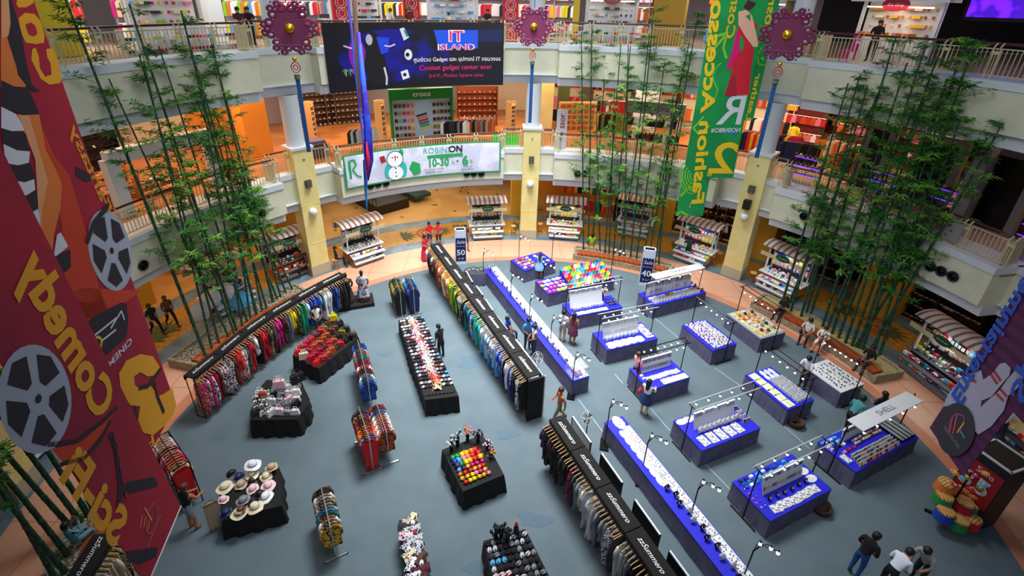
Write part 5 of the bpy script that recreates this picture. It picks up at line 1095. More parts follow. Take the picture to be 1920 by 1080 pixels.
# bottom edge tables
PR = draped([(748, 976), (779, 966), (812, 1100), (768, 1104)], 'narrow black draped table of scarves and socks cut by the lower frame edge', seed=7, flare=.03)
for j in range(13):
    for i in range(2):
        c0 = rt.choice(['crimson', 'white', 'silver', 'maroon', 'cream', 'charcoal', 'pale pink', 'brown']); put(SCARF if (i + j) % 2 else PURSE, 'folded_scarf' if (i + j) % 2 else 'small_purse', bil(PR, .27 + .46 * i, .05 + .072 * j, .752), rt.random() * 2, '%s %s on the narrow black table, %s, %s from its far end' % (c0, 'folded scarf' if (i + j) % 2 else 'small purse', ['window side', 'rack side'][i], nth(j)), 'scarf' if (i + j) % 2 else 'purse', PAL[c0], None, .9)
PQ = draped([(907, 1014), (985, 992), (1036, 1092), (930, 1118)], 'black draped table of dark printed purses by the grey rack at the lower frame edge', seed=8)
for j in range(8):
    for i in range(8):
        c0 = rt.choice(['black', 'charcoal', 'silver', 'grey', 'black'] if not (i < 3 and j == 3) else ['sky blue']) if not (i < 3 and j == 5) else 'pale pink'
        put(PURSE, 'small_purse', bil(PQ, .07 + .122 * i, .1 + .12 * j, .752), rt.random() * 2, '%s printed purse on the dark purse table, %s row, %s along' % (c0, ORD[j], nth(i)), 'purse', PAL[c0], None, .95)
for k, (s, t_) in enumerate([(.28, .02), (.42, .0), (.5, .12)]):
    t = thing('fabric_bouquet', 'black feathery fabric bouquet on the dark purse table, %s of three' % ORD[k], 'bouquet', bil(PQ, s, t_, .752)); m = MB().mat('black'); r = random.Random(k + 40)
    for j in range(20): a, b = r.random() * 6.28, r.random() * .14; m.sph((b * cos(a), b * sin(a), .2 + r.random() * .25), .05, 6, 4)
    m.build('blossoms', t); MB().mat('black').lathe([(.06, 0), (.05, .25)], 8).build('pot', t)
t = thing('sign_cone', 'black cone stand with orange and white tip on the dark purse table', 'sign', bil(PQ, .75, .04, .752)); MB().mat('black').lathe([(.1, 0), (.05, .4)], 12).build('body', t); MB().mat(flat('#e8542a')).lathe([(.05, .4), (.02, .52), (.001, .53)], 12).build('tip', t)
# ================================================================== hanging banners
def banner_panel(t, name, fn, outline, mat, cell=.5, wave=.05):
    """cloth hanging from a rod: an outline in (s, z) given by its left and right edges, gently waved, real thickness"""
    (l0, z0), (r0, _), (l1, z1), (r1, _) = outline   # top left, top right, bottom left, bottom right
    n, mrows = 10, 24; m = MB().mat(mat); vs = []
    for side in (0, -1):
        for i in range(mrows + 1):
            k = i / mrows; z = z0 + (z1 - z0) * k
            for j in range(n + 1):
                s = l0 + (l1 - l0) * k + ((r0 + (r1 - r0) * k) - (l0 + (l1 - l0) * k)) * j / n; vs.append(fn(s, z, side * 3))
    N = (n + 1) * (mrows + 1); fs = []
    for i in range(mrows):
        for j in range(n):
            a = i * (n + 1) + j; fs += [(a, a + 1, a + n + 2, a + n + 1), (N + a, N + a + n + 1, N + a + n + 2, N + a + 1)]
        for j in (0, n): a = i * (n + 1) + j; fs.append((a, a + n + 1, N + a + n + 1, N + a))
    m.add(vs, fs); return m.build(name, t)
class Plane:
    """a vertical cloth plane surveyed from one point and a heading; px(u, v) gives (s, z) on it"""
    def __init__(s, Q, d, off=0):
        s.d = Vector((d[0], d[1], 0)).normalized(); n = Vector((s.d.y, -s.d.x, 0)); s.Q = Vector(Q)
        if n.dot(Vector((0, 0, CAMH)) - s.Q) < 0: n = -n
        s.n = n; s.Q = s.Q + n * off
    def fn(s, x, z, lay=0): return s.Q + s.d * x + s.n * (.005 * lay) + Vector((0, 0, z - s.Q.z))
    def px(s, u, v):
        r = ray(u, v); o = Vector((0, 0, CAMH)); t = (s.Q - o).dot(s.n) / r.dot(s.n); p = o + r * t; return ((p - s.Q).dot(s.d), p.z)
    def poly(s, m, pts, lay=1): return shape(m, [s.px(*p) for p in pts], s.fn, lay)
    def line(s, m, pts, w, lay=1): return stroke(m, [s.px(*p) for p in pts], w, s.fn, lay)
    def text(s, m, st, u0, v0, u1, v1, size, lay=2, mirror=True, sx=1, bold=.02):
        """lettering whose baseline centre line runs from (u0, v0) to (u1, v1)"""
        a, b = s.px(u0, v0), s.px(u1, v1); rot = atan2(b[1] - a[1], b[0] - a[0]); L = hypot(b[0] - a[0], b[1] - a[1]); vs, _ = glyphs(st, size, 0, bold); w = max(x for x, y in vs) - min(x for x, y in vs)
        return lettering(m, st, s.fn, (a[0] + b[0]) / 2, (a[1] + b[1]) / 2, size, lay, rot + (pi if mirror else 0), L / w if w else sx, mirror=mirror, bold=bold)
RED = M('banner_red', '#b01830', .75, pat='noise', col2='#8e1436', scale=.35, lo=.35, hi=.65); YEL = flat('#e8a51c', .7); ORG = flat('#c83c1c', .75)
INK = flat('#26222e', .75); PALE = flat('#a9b3c2', .7); PEACH = flat('#dc7a34', .75); PEACH2 = flat('#e0a070', .75); WHT = flat('#d5d9e2', .7)
P2 = Plane((-7.227, 8.226, 5.5), (-.1933, .9811)); P1 = Plane((-7.227, 8.226, 5.5), (-.1933, .9811), .14)
t = thing('hanging_banner', 'tall red banner with striped figure, film reel and large yellow 3', 'banner', P2.fn(-1, 16.8))
base = bpy.data.objects  # parts stay in world space: parented to the banner's head rod
def under(t, o): o.parent = t; o.matrix_parent_inverse = Matrix.Translation(-t.location) if False else t.matrix_world.inverted(); return o
def W0(t): t.location = (0, 0, 0); return t
W0(t)
banner_panel(t, 'cloth', P2.fn, ((-2.25, 16.5), (.1, 16.5), (-1.75, 5.5), (0, 5.5)), RED)
m = MB().mat(YEL)
P2.text(m, 'CO', 72, -12, 102, 158, .62, 2, bold=.03) if False else None
P2.poly(m, [(30, 8), (34, -20), (62, -20), (62, 6), (48, 14), (34, 14)]); 
P2.poly(m, [(34, 34), (46, 24), (64, 26), (76, 40), (83, 66), (82, 80), (66, 83), (48, 80), (38, 60)]); P2.poly(m, [(58, 112), (60, 92), (66, 89), (72, 106), (74, 128), (84, 144), (96, 140), (94, 118), (88, 108), (86, 92), (98, 90), (106, 108), (115, 148), (112, 156), (92, 159), (76, 148)])
m.mat(RED); P2.poly(m, [(46, 46), (56, 42), (64, 48), (68, 62), (62, 68), (52, 64)], 3); m.build('lettering', t)
m = MB().mat(ORG); P2.poly(m, [(60, 195), (100, 290), (130, 330), (165, 450), (185, 540), (205, 590), (150, 600), (120, 520), (115, 420), (95, 330)], 1); P2.poly(m, [(150, 540), (265, 545), (236, 566), (212, 575), (170, 640), (148, 650), (120, 560)], 1)
m.mat(PEACH); P2.poly(m, [(0, 70), (15, 60), (24, 90), (32, 140), (48, 160), (44, 165), (0, 165)], 2); P2.poly(m, [(30, 214), (72, 214), (84, 280), (104, 320), (115, 345), (112, 390), (100, 440), (96, 496), (85, 520), (74, 450), (73, 380), (66, 300), (44, 250)], 2)
m.mat(PEACH2); P2.poly(m, [(32, 216), (52, 216), (66, 262), (78, 305), (88, 340), (76, 400), (75, 460), (70, 400), (64, 300), (48, 255)], 3); P2.poly(m, [(0, 0), (14, 0), (18, 40), (14, 66), (4, 72), (0, 70)], 3)
m.mat(INK)
P2.poly(m, [(14, 0), (20, 0), (38, 60), (46, 110), (58, 160), (74, 170), (62, 172), (50, 164), (34, 140), (24, 110), (12, 72), (18, 50)], 3); P2.poly(m, [(0, 150), (24, 162), (50, 164), (58, 180), (72, 214), (40, 216), (0, 200)], 3)
for a in ([(0, 242), (20, 246), (46, 250), (54, 284), (30, 282), (4, 270)], [(8, 308), (32, 310), (56, 306), (63, 335), (44, 342), (22, 338)], [(35, 370), (48, 368), (64, 356), (70, 382), (62, 396), (46, 400)], [(60, 430), (72, 424), (73, 450), (70, 470)], [(95, 486), (104, 482), (116, 474), (130, 468), (131, 500), (110, 520), (97, 512)]): P2.poly(m, a, 3)
m.mat(WHT)
for a in ([(0, 200), (28, 214), (46, 245), (20, 246), (0, 240)], [(4, 270), (30, 282), (54, 284), (52, 305), (32, 310), (8, 306)], [(22, 338), (44, 342), (62, 336), (64, 356), (48, 366), (34, 370)], [(46, 400), (62, 396), (72, 390), (73, 422), (60, 428)], [(98, 484), (105, 440), (112, 436), (126, 462), (112, 474)]): P2.poly(m, a, 3)
m.build('figure', t)
def reel(m, P, c, rx, ry, lay, tilt=0, n=5, skip=()):
    cx, cy = P.px(*c); m.mat(PALE); 
    shape(m, disc(cx, cy, rx, 32, ry, tilt), P.fn, lay); m.mat(INK)
    for k in range(n):
        a = 2 * pi * k / n + .5; 
        if k in skip: continue
        q = []
        for r_, da in ((.32, -.28), (.32, .28), (.82, .46), (.9, 0), (.82, -.46)):
            x, y = rx * r_ * cos(a + da), ry * r_ * sin(a + da); q.append((cx + x * cos(tilt) - y * sin(tilt), cy + x * sin(tilt) + y * cos(tilt)))
        shape(m, q, P.fn, lay + 1)
    shape(m, disc(cx, cy, rx * .1, 12), P.fn, lay + 1)
m = MB(); reel(m, P2, (208, 470), .62, .78, 2); m.mat(INK); P2.poly(m, [(140, 312), (160, 322), (176, 336), (160, 342), (142, 330)], 2); P2.line(m, [(200, 385), (172, 420), (160, 455)], .1, 5); m.build('film_reel', t)
m = MB().mat(INK); P2.poly(m, [(148, 618), (176, 592), (226, 567), (236, 570), (240, 600), (236, 632), (182, 680), (168, 690)], 2); m.mat(WHT)
for a in ([(172, 632), (222, 592)], [(188, 640), (216, 618)], [(206, 616), (226, 583), (232, 600)]): P2.line(m, a, .035, 3)
m.mat(flat('#e2c81c', .6)); e = P2.px(178, 648); stroke(m, disc(e[0], e[1], .17, 20, .12) + [disc(e[0], e[1], .17, 20, .12)[0]], .05, P2.fn, 3); m.mat(WHT); P2.text(m, 'CINEMA', 246, 636, 190, 698, .17, 2, mirror=False); m.build('cinema_emblem', t)
for o in ():
    pass
m = MB().mat(YEL)   # the big 3, seen from behind
P2.poly(m, [(222, 700), (236, 676), (262, 664), (286, 668), (300, 690), (290, 704), (276, 706), (262, 698), (250, 706), (252, 722), (262, 730), (280, 722), (292, 736), (296, 742), (304, 740), (322, 728), (330, 760), (322, 782), (306, 800), (286, 816), (268, 812), (258, 788), (262, 762), (244, 760), (226, 738)], 2)
m.mat(INK); P2.line(m, [(258, 728), (276, 724), (300, 690)], .08, 4); P2.line(m, [(288, 716), (292, 740), (306, 774)], .09, 4); P2.line(m, [(252, 762), (262, 830)], .1, 1)
m.mat(YEL); P2.text(m, 'FL', 288, 820, 262, 852, .3, 2, mirror=False); m.build('numeral', t)
m = MB().mat(flat('#e0941c', .7)); P2.text(m, 'Fantasy', 204, 398, 134, 236, .34, 2, mirror=True); m.build('lettering', t)
MB().mat('chrome').tube([P2.fn(-2.3, 16.5), P2.fn(.2, 16.5)], .03, 6).build('rod', t)
t = W0(thing('hanging_banner', 'tall red banner lettered comedy and sci-fi in yellow, overlapping the striped figure banner', 'banner'))
banner_panel(t, 'cloth', P1.fn, ((-3.9, 16.5), (-2.25, 16.5), (-2.9, 3.8), (-1.28, 3.8)), RED)
m = MB().mat(YEL); P1.text(m, 'Comedy', 200, 772, 50, 482, .85, 2, mirror=True, bold=.04); P1.text(m, 'Sci-Fi', 226, 1000, 126, 866, .8, 2, mirror=True, bold=.04); m.build('lettering', t)
m = MB(); reel(m, P1, (70, 748), .62, .82, 2); m.build('film_reel', t)
m = MB().mat(ORG); P1.poly(m, [(96, 842), (150, 830), (196, 790), (222, 762), (206, 786), (192, 810), (160, 850), (116, 866)], 1); m.mat(INK)
P1.line(m, [(88, 834), (140, 828), (190, 792), (218, 764)], .07, 2); P1.line(m, [(110, 872), (158, 858), (186, 828), (206, 788)], .07, 2); P1.line(m, [(206, 812), (216, 840), (224, 900), (222, 950)], .12, 2)
P1.poly(m, [(225, 906), (290, 894), (296, 912), (226, 930)], 1); P1.poly(m, [(236, 1034), (296, 1026), (292, 1044), (262, 1058), (240, 1052)], 1); m.mat(RED)
for k in range(5): a = (208 + 5 * k, 818 + 26 * k); P1.poly(m, [(a[0] + 3, a[1]), (a[0] + 10, a[1] + 1), (a[0] + 12, a[1] + 11), (a[0] + 5, a[1] + 12)], 4)
m.build('film_strip', t)
m = MB().mat(flat('#e8a85a', .7)); P1.line(m, [(270, 952), (284, 976)], .03, 2)
for a in ([(262, 990), (266, 966)], [(268, 992), (272, 968)], [(276, 994), (280, 972)]): P1.line(m, a, .02, 2)
m.mat(flat('#c06a7a', .7)); P1.text(m, 'JUNGCEYLON', 276, 1024, 300, 966, .12, 2, mirror=False); e = P1.px(284, 972); stroke(m, disc(e[0], e[1], .26, 16, .2, .6), .02, P1.fn, 2); m.build('emblem', t)
MB().mat('white').tube([P1.fn(-2.92, 3.8), P1.fn(-1.26, 3.8)], .015, 6).build('rod', t)
# ---- green banner group
GR = M('banner_green', '#0f9a4a', .7, pat='noise', col2='#0a8a44', scale=.5); LG = flat('#7ecb28', .7); GY = flat('#f0c818', .7)
G1 = Plane((7.995, 20.735, 5.0), (1.243, .06)); G2 = Plane((7.995, 20.735, 5.0), (1.243, .06), .06); G3 = Plane((7.995, 20.735, 5.0), (1.243, .06), -.06)
def strip(P, name, label, lt, rt_, zt, lb, rb, zb, mat):
    t = W0(thing('hanging_banner', label, 'banner')); banner_panel(t, 'cloth', P.fn, ((lt, zt), (rt_, zt), (lb, zb), (rb, zb)), mat); MB().mat('chrome').tube([P.fn(lt - .1, zt), P.fn(rt_ + .1, zt)], .02, 6).build('rod', t); return t
a, b = G1.px(1338, 0), G1.px(1391, 0); t = strip(G1, '', 'green banner lettered accessory and fashion in yellow, lowest of the three', a[0], b[0], 15.8, -.02, 1.24, 5.0, GR)
m = MB().mat(GY); G1.text(m, 'Fashion Accessory', 1306, 384, 1352, -60, .75, 2, mirror=True, bold=.03); m.mat(flat('#e0b820', .7)); G1.text(m, 'Cosm', 1366, 72, 1382, -20, .5, 2, mirror=True); m.build('lettering', t)
m = MB().mat(LG); G1.line(m, [(1364, 60), (1356, 90), (1362, 110)], .09, 1); G1.line(m, [(1335, 70), (1364, 62), (1340, 90)], .1, 1); G1.line(m, [(1352, 118), (1340, 130), (1336, 145), (1346, 170), (1338, 190)], .04, 1); G1.line(m, [(1320, 218), (1300, 240), (1310, 252), (1330, 236)], .07, 1)
for k in range(5):
    r = 26 - 5 * k; G1.line(m, [(1300 + r * cos(a) * 1.0, 330 + r * 1.3 * sin(a)) for a in [1.6 + .3 * j for j in range(9)]], .05, 1)
G1.line(m, [(1276, 368), (1290, 352), (1316, 350)], .12, 1); G1.line(m, [(1268, 404), (1276, 396), (1290, 404)], .1, 2); m.mat(flat('#c8b070', .7)); G1.line(m, [(1293, 390), (1295, 380)], .04, 2); m.build('scrollwork', t)
a, b = G2.px(1391, 0), G2.px(1434, 0); c, d = G2.px(1320, 334), G2.px(1374, 334); t = strip(G2, '', 'green banner with figure in red dress, white letter R and yellow 2', a[0], b[0] + .1, 15.8, c[0], d[0], d[1], GR)
m = MB().mat(flat('#d01c30', .7)); G2.poly(m, [(1385, 46), (1398, 66), (1412, 90), (1414, 94), (1408, 130), (1404, 180), (1358, 180), (1372, 134), (1376, 108), (1388, 92), (1384, 66)], 2); m.mat(flat('#a81c34', .7)); G2.poly(m, [(1372, 140), (1378, 142), (1381, 180), (1358, 180)], 3)
m.mat(flat('#d80c78', .7)); G2.poly(m, [(1382, 52), (1386, 66), (1388, 98), (1378, 110), (1370, 132), (1362, 126), (1372, 96), (1378, 70)], 3); m.mat(flat('#e8b498', .7)); G2.poly(m, [(1384, 22), (1400, 18), (1410, 30), (1421, 80), (1420, 88), (1412, 88), (1398, 70), (1384, 46)], 4)
m.mat(GR); G2.poly(m, [(1397, 30), (1406, 26), (1407, 40)], 5); G2.poly(m, [(1387, 66), (1395, 78), (1391, 98), (1386, 92)], 5); m.mat(flat('#4a1c24', .7)); G2.poly(m, [(1394, 12), (1402, 0), (1418, 6), (1410, 16), (1400, 20)], 5); m.mat(flat('#d01c30', .7)); G2.poly(m, [(1400, 38), (1406, 58), (1412, 52), (1420, 54), (1420, 44), (1408, 40)], 3); m.build('figure', t)
m = MB().mat(WHT); e = G2.px(1374, 209); lettering(m, 'R', G2.fn, e[0], e[1], 1.75, 2, mirror=True, sx=1.1, bold=.01); G2.text(m, 'ROBINSON', 1334, 244, 1388, 243, .26, 2, mirror=True); m.build('lettering', t)
m = MB().mat(GY); e = G2.px(1356, 300); lettering(m, '2', G2.fn, e[0], e[1], 1.95, 2, mirror=True, sx=1.25, bold=.015); G2.text(m, 'FL', 1326, 326, 1338, 326, .25, 3, mirror=True); m.mat(flat('#2c7ac8', .6)); G2.poly(m, [(1364, 246), (1382, 246), (1382, 252), (1364, 252)], 1); m.build('numeral', t)
a, b = G3.px(1420, 0), G3.px(1461, 0); c, d = G3.px(1380, 226), G3.px(1412, 226); t = strip(G3, '', 'green banner lettered leather and cosmetic in yellow, highest hem of the three', a[0] - .3, b[0], 15.8, c[0], d[0], d[1], GR)
m = MB().mat(GY); G3.text(m, 'Leather', 1402, 226, 1422, 138, .34, 2, mirror=True, bold=.02); G3.text(m, 'Cosm', 1436, 72, 1450, -18, .5, 2, mirror=True, bold=.02); m.build('lettering', t)
m = MB().mat(LG); G3.line(m, [(1428, 88), (1420, 104), (1422, 120), (1434, 122)], .06, 1); G3.line(m, [(1432, 108), (1428, 112)], .16, 1); m.build('scrollwork', t)
# ---- narrow banner seen almost edge on
NB = Plane((-4.35, 15.0, 8.4), (-.12, 1)); d_ = Vector((-.29, 1, 0)).normalized(); NB = Plane(atd(690, 340, 15.0), (d_.x + .035, d_.y))
t = W0(thing('hanging_banner', 'narrow blue and red banner seen almost edge on in front of the gadget banner', 'banner'))
BL = M('banner_blue', '#2258dc', .7, pat='noise', col2='#3a1ca8', scale=1.5); z0 = NB.Q.z
banner_panel(t, 'cloth', NB.fn, ((-1.1, 15.8), (.8, 15.8), (-.9, z0 + .1), (.9, z0 + .1)), BL)
m = MB().mat(flat('#d81c50', .7))
for k in range(16): shape(m, disc(-.6 + 1.1 * ((k * 37) % 10) / 10, z0 + .5 + k * .42, .14, 8, .1 + .05 * (k % 3)), NB.fn, 2)
m.build('printed_spots', t)
t = W0(thing('hanging_banner', 'blue and crimson pointed banner tail hanging beside the pale shop banner', 'banner'))
pa, pb, pc = atd(672, 60, 14.8), atd(690, 250, 14.8), atd(688, 395, 14.8)
m = MB().mat('banner_blue'); m.tube([pa, pb, atd(692, 300, 14.8), atd(690, 338, 14.8)], [.05, .12, .14, .03], 8); m.build('cloth', t, True); m = MB().mat(flat('#d81c50', .7)); m.tube([atd(687, 265, 14.68), atd(690, 300, 14.66), atd(689, 332, 14.7)], [.02, .07, .02], 6); m.build('stripe', t, True)
MB().mat(flat('#2a7ac0', .6)).tube([atd(683, 300, 14.9), atd(686, 360, 14.9), pc], [.05, .05, .015], 6).build('ribbon', t)
MB().mat(flat('#8a6a50', .7)).tube([atd(664, 0, 14.9), atd(672, 120, 14.9), atd(676, 200, 14.9)], [.07, .08, .05], 6).build('rolled_edge', t)
# ---- purple bowling banner
PU_ = M('banner_purple', '#43103f', .75, pat='wavez', col2='#5a1450', scale=1.2, lo=.3, hi=.7, dist=2); B1 = Plane((10.086, 8.476, 5.0), (.2272, .9738)); B2 = Plane((10.086, 8.476, 5.0), (.2272, .9738), .14)
t = W0(thing('hanging_banner', 'purple banner with white bowling pins, blue entertainment lettering and round dark emblem', 'banner'))
banner_panel(t, 'cloth', B1.fn, ((-2.3, 16), (-.8, 16), (-1.32, 5.0), (0, 5.0)), PU_)
m = MB().mat(flat('#aeb0c4', .6)); B1.poly(m, [(1768, 762), (1778, 740), (1800, 712), (1822, 700), (1840, 694), (1846, 720), (1838, 770), (1822, 800), (1800, 760)], 1)
B1.poly(m, [(1830, 744), (1832, 720), (1848, 710), (1862, 700), (1876, 682), (1886, 680), (1896, 690), (1894, 704), (1878, 722), (1860, 744), (1840, 752)], 2); B1.poly(m, [(1822, 800), (1828, 776), (1848, 756), (1876, 732), (1890, 712), (1906, 694), (1918, 694), (1920, 712), (1908, 730), (1892, 742), (1884, 770), (1860, 800), (1836, 815)], 3)
m.mat(flat('#b02038', .6)); B1.line(m, [(1860, 702), (1872, 720)], .06, 4); B1.line(m, [(1866, 696), (1878, 714)], .06, 4); B1.line(m, [(1870, 738), (1884, 752)], .06, 4); B1.line(m, [(1878, 730), (1890, 744)], .06, 4); B1.line(m, [(1818, 708), (1832, 716)], .05, 4); m.build('bowling_pins', t)
m = MB().mat(flat('#1650c0', .6)); B1.text(m, 'Entertainment', 1792, 752, 1960, 480, .5, 5, mirror=False, bold=.03); m.build('lettering', t)
m = MB().mat(flat('#17141c', .5)); shape(m, [B1.px(1795 + 36 * cos(a) - 2 * sin(a), 806 + 50 * sin(a)) for a in [2 * pi * k / 28 for k in range(28)]], B1.fn, 6)
for c_, a in (('#c03a6a', [(1784, 812), (1790, 780)]), ('#d04a5a', [(1790, 814), (1798, 778)]), ('#e0a020', [(1798, 812), (1812, 792)]), ('#40a0a8', [(1804, 808), (1812, 822)])): m.mat(flat(c_, .5)); B1.line(m, a, .04, 7)
m.mat(flat('#c03a6a', .5)); B1.line(m, [(1782, 808), (1786, 786), (1796, 776), (1810, 780), (1812, 796)], .025, 7); m.mat(flat('#8a7a70', .5)); B1.text(m, 'JUNGCEYLON', 1774, 800, 1802, 840, .12, 7, mirror=False); m.build('emblem', t)
MB().mat('chrome').tube([B1.fn(-2.4, 16), B1.fn(-.7, 16)], .03, 6).build('rod', t)
t = W0(thing('hanging_banner', 'dark purple banner with blue letters, highest hem, behind the bowling pins banner', 'banner')); banner_panel(t, 'cloth', B2.fn, ((-4.0, 16), (-2.1, 16), (-3.2, 7.1), (-1.62, 7.1)), PU_); MB().mat('chrome').tube([B2.fn(-4.1, 16), B2.fn(-2.0, 16)], .03, 6).build('rod', t)
m = MB().mat(flat('#1650c0', .6)); B2.text(m, 'Spa', 1904, 748, 1960, 640, .5, 2, mirror=False, bold=.03); m.build('lettering', t)
# ---- fascia banners
def wrapfn(r, acen, zc):
    def f(x, y, lay): return pol(acen - math.degrees(x / r), r - .005 * lay, zc + y)
    f.wrap = 1; return f
a0, a1 = ang(fpx(603, 56, 15.4)), ang(fpx(945, 52, 15.4)); r = 15.38; ac = (a0 + a1) / 2; W2 = radians(a0 - a1) * r / 2; zt, zb = 12.72, 9.62
fn = wrapfn(r, ac, (zt + zb) / 2); H2 = (zt - zb) / 2
t = W0(thing('gadget_banner', 'dark navy gadget centre banner hung over the top storey balcony', 'banner'))
m = MB().mat(flat('#060614', .5)).arc(a1, a0, r, r + .02, zb, zt, 24); m.build('cloth', t)
BNAVY = M('banner_glow', '#0c0c8c', .5, pat='noise', col2='#07061c', scale=.8, lo=.42, hi=.6); m = MB().mat(BNAVY); shape(m, disc(-.25 * W2, 0, W2 * .62, 28, H2 * .8), fn, .5)
m.mat(flat('#8a18a0', .5)); shape(m, disc(-.66 * W2, .1, .42, 16, .75), fn, 1); m.mat(flat('#c42ab0', .5)); shape(m, disc(-.66 * W2, .25, .16, 10, .5), fn, 2)
m.mat(flat('#101012', .5)); shape(m, [(-.55 * W2, .95), (-.48 * W2, 1.15), (-.42 * W2, 1.0), (-.38 * W2, .2), (-.34 * W2, -.6), (-.36 * W2, -1.35), (-.55 * W2, -1.35), (-.6 * W2, -.4), (-.56 * W2, .4)], fn, 3); m.mat(flat('#b8b4c0', .5)); shape(m, disc(-.52 * W2, .78, .17, 10, .25), fn, 4)
m.mat(flat('#1c44d8', .5)); shape(m, [(-.44 * W2, .9), (-.3 * W2, .85), (-.32 * W2, .2), (-.4 * W2, .1)], fn, 4); m.mat(flat('#d0c0d8', .5)); stroke(m, [(-.8 * W2, .55), (-.72 * W2, .42), (-.66 * W2, .48)], .07, fn, 4); stroke(m, [(-.36 * W2, .5), (-.3 * W2, .45), (-.24 * W2, .55)], .07, fn, 5); stroke(m, [(-.38 * W2, -.5), (-.36 * W2, -1.0), (-.37 * W2, -1.35)], .1, fn, 5)
m.mat(flat('#2060b0', .5)); 
for k in range(12): m.mat(flat(['#2a60d0', '#30b070', '#d0b030', '#d05a28'][k % 4], .5)); shape(m, [(-.84 * W2 + k * .07, -.5), (-.83 * W2 + k * .07, -.5), (-.83 * W2 + k * .07, -.62 - .1 * (k % 3)), (-.84 * W2 + k * .07, -.62 - .1 * (k % 3))], fn, 4)
m.mat(flat('#d8dce6', .5)); shape(m, [(-.18 * W2, 1.25), (-.13 * W2, 1.3), (-.08 * W2, .85), (-.14 * W2, .7)], fn, 4); shape(m, disc(-.1 * W2, .05, .2, 14, .26), fn, 4); shape(m, [(-.2 * W2, -.75), (-.12 * W2, -.65), (-.1 * W2, -1.05), (-.18 * W2, -1.15)], fn, 4); m.mat(flat('#1c8a6a', .5)); shape(m, [(-.14 * W2, 1.2), (-.12 * W2, 1.18), (-.08 * W2, .9), (-.11 * W2, .88)], fn, 5); m.mat('black'); shape(m, disc(-.155 * W2, -.9, .09, 10), fn, 5); shape(m, disc(-.11 * W2, .05, .1, 10), fn, 5)
m.build('picture', t)
m = MB().mat(flat('#1450d8', .5)); shape(m, [(.2 * W2, 1.18), (.7 * W2, 1.18), (.7 * W2, .3), (.25 * W2, .3)], fn, 1); m.mat(flat('#0c1c4c', .5)); shape(m, [(.7 * W2, 1.18), (.98 * W2, 1.25), (.98 * W2, .62), (.7 * W2, .62)], fn, 1); m.build('blue_panel', t)
m = MB().mat(flat('#f0e8f4', .5)); lettering(m, 'IT', fn, .45 * W2, .87, .72, 2, sx=1.35, bold=.05); lettering(m, 'ISLAND', fn, .45 * W2, .36, .4, 2, sx=1.45, bold=.03); m.mat(flat('#d8206a', .5)); lettering(m, 'IT', fn, .45 * W2, .87, .68, 3, sx=1.35, bold=.01); lettering(m, 'ISLAND', fn, .45 * W2, .36, .38, 3, sx=1.45)
m.mat(flat('#f4f4f8', .5)); lettering(m, 'ศูนย์รวม Gadget และ อุปกรณ์ IT ครบวงจร', fn, .46 * W2, -.22, .27, 2); m.mat(flat('#c8186c', .5)); lettering(m, 'Coolest gadget center ever', fn, .44 * W2, -.62, .34, 2, sx=1.02, bold=.01); lettering(m, '3rd Fl., Phuket Square zone', fn, .44 * W2, -1.02, .25, 2, sx=1.05); m.build('lettering', t)
# pale banner on the second storey
a0, a1 = ang(fpx(642, 300, 15.4)), ang(fpx(939, 290, 15.4)); ac = (a0 + a1) / 2; W2 = radians(a0 - a1) * r / 2; zt, zb = 6.55, 4.72; fn = wrapfn(r, ac, (zt + zb) / 2); H2 = (zt - zb) / 2
t = W0(thing('shop_banner', 'wrinkled white cloth banner with green border tied to the second storey balcony', 'banner'))
m = MB().mat(flat('#1c9a58', .7)).arc(a1, a0, r + .004, r + .02, zb, zt, 24); m.build('border', t)
m = MB().mat(M('banner_white', '#dfe2f0', .75, pat='noise', col2='#c9cde2', scale=1.2)); n = 40; vs = []
for i in range(7):
    for j in range(n + 1): x = (j / n * 2 - 1) * (W2 - .09); vs.append(fn(x, (i / 6 * 2 - 1) * (H2 - .08), 1 + 3.5 * (1 + sin(j * .9 + i * .7 + 2 * sin(j * .2))) * (0 < i < 6)))
m.add(vs, [(i * (n + 1) + j, i * (n + 1) + j + 1, (i + 1) * (n + 1) + j + 1, (i + 1) * (n + 1) + j) for i in range(6) for j in range(n)]); m.build('cloth', t, True)
Gn = flat('#18a058', .6); m = MB().mat(Gn); L_ = 10; stroke(m, [(-.93 * W2, .6), (-.93 * W2, -.35)], .12, fn, L_); stroke(m, [(-.93 * W2, .6), (-.87 * W2, .62), (-.85 * W2, .35), (-.9 * W2, .1), (-.85 * W2, -.25), (-.8 * W2, -.35)], .08, fn, L_)
shape(m, [(.04 * W2, .32), (.5 * W2, .32), (.5 * W2, .14), (.04 * W2, .14)], fn, L_); lettering(m, '10-30', fn, .18 * W2, -.15, .62, L_, sx=.85, bold=.03); lettering(m, '6', fn, .53 * W2, -.15, .75, L_, bold=.03); lettering(m, '%', fn, .37 * W2, -.2, .3, L_); lettering(m, '%', fn, .61 * W2, -.2, .3, L_); m.build('lettering', t)
m = MB().mat(flat('#50a89c', .6)); lettering(m, 'ROBINS', fn, .17 * W2, .56, .46, L_); m.mat(flat('#101418', .6)); lettering(m, 'ON', fn, .41 * W2, .56, .5, L_, bold=.03); lettering(m, '+', fn, .43 * W2, -.15, .35, L_); m.mat(flat('#3a4450', .6)); lettering(m, 'ส่วนลดสูงสุด 10-30%', fn, .12 * W2, -.5, .13, L_); lettering(m, '最高优惠 10-30%', fn, .12 * W2, -.67, .13, L_); lettering(m, 'รับเพิ่ม 6%', fn, .56 * W2, -.5, .13, L_); lettering(m, '额外优惠 6%', fn, .56 * W2, -.67, .13, L_); m.build('small_print', t)
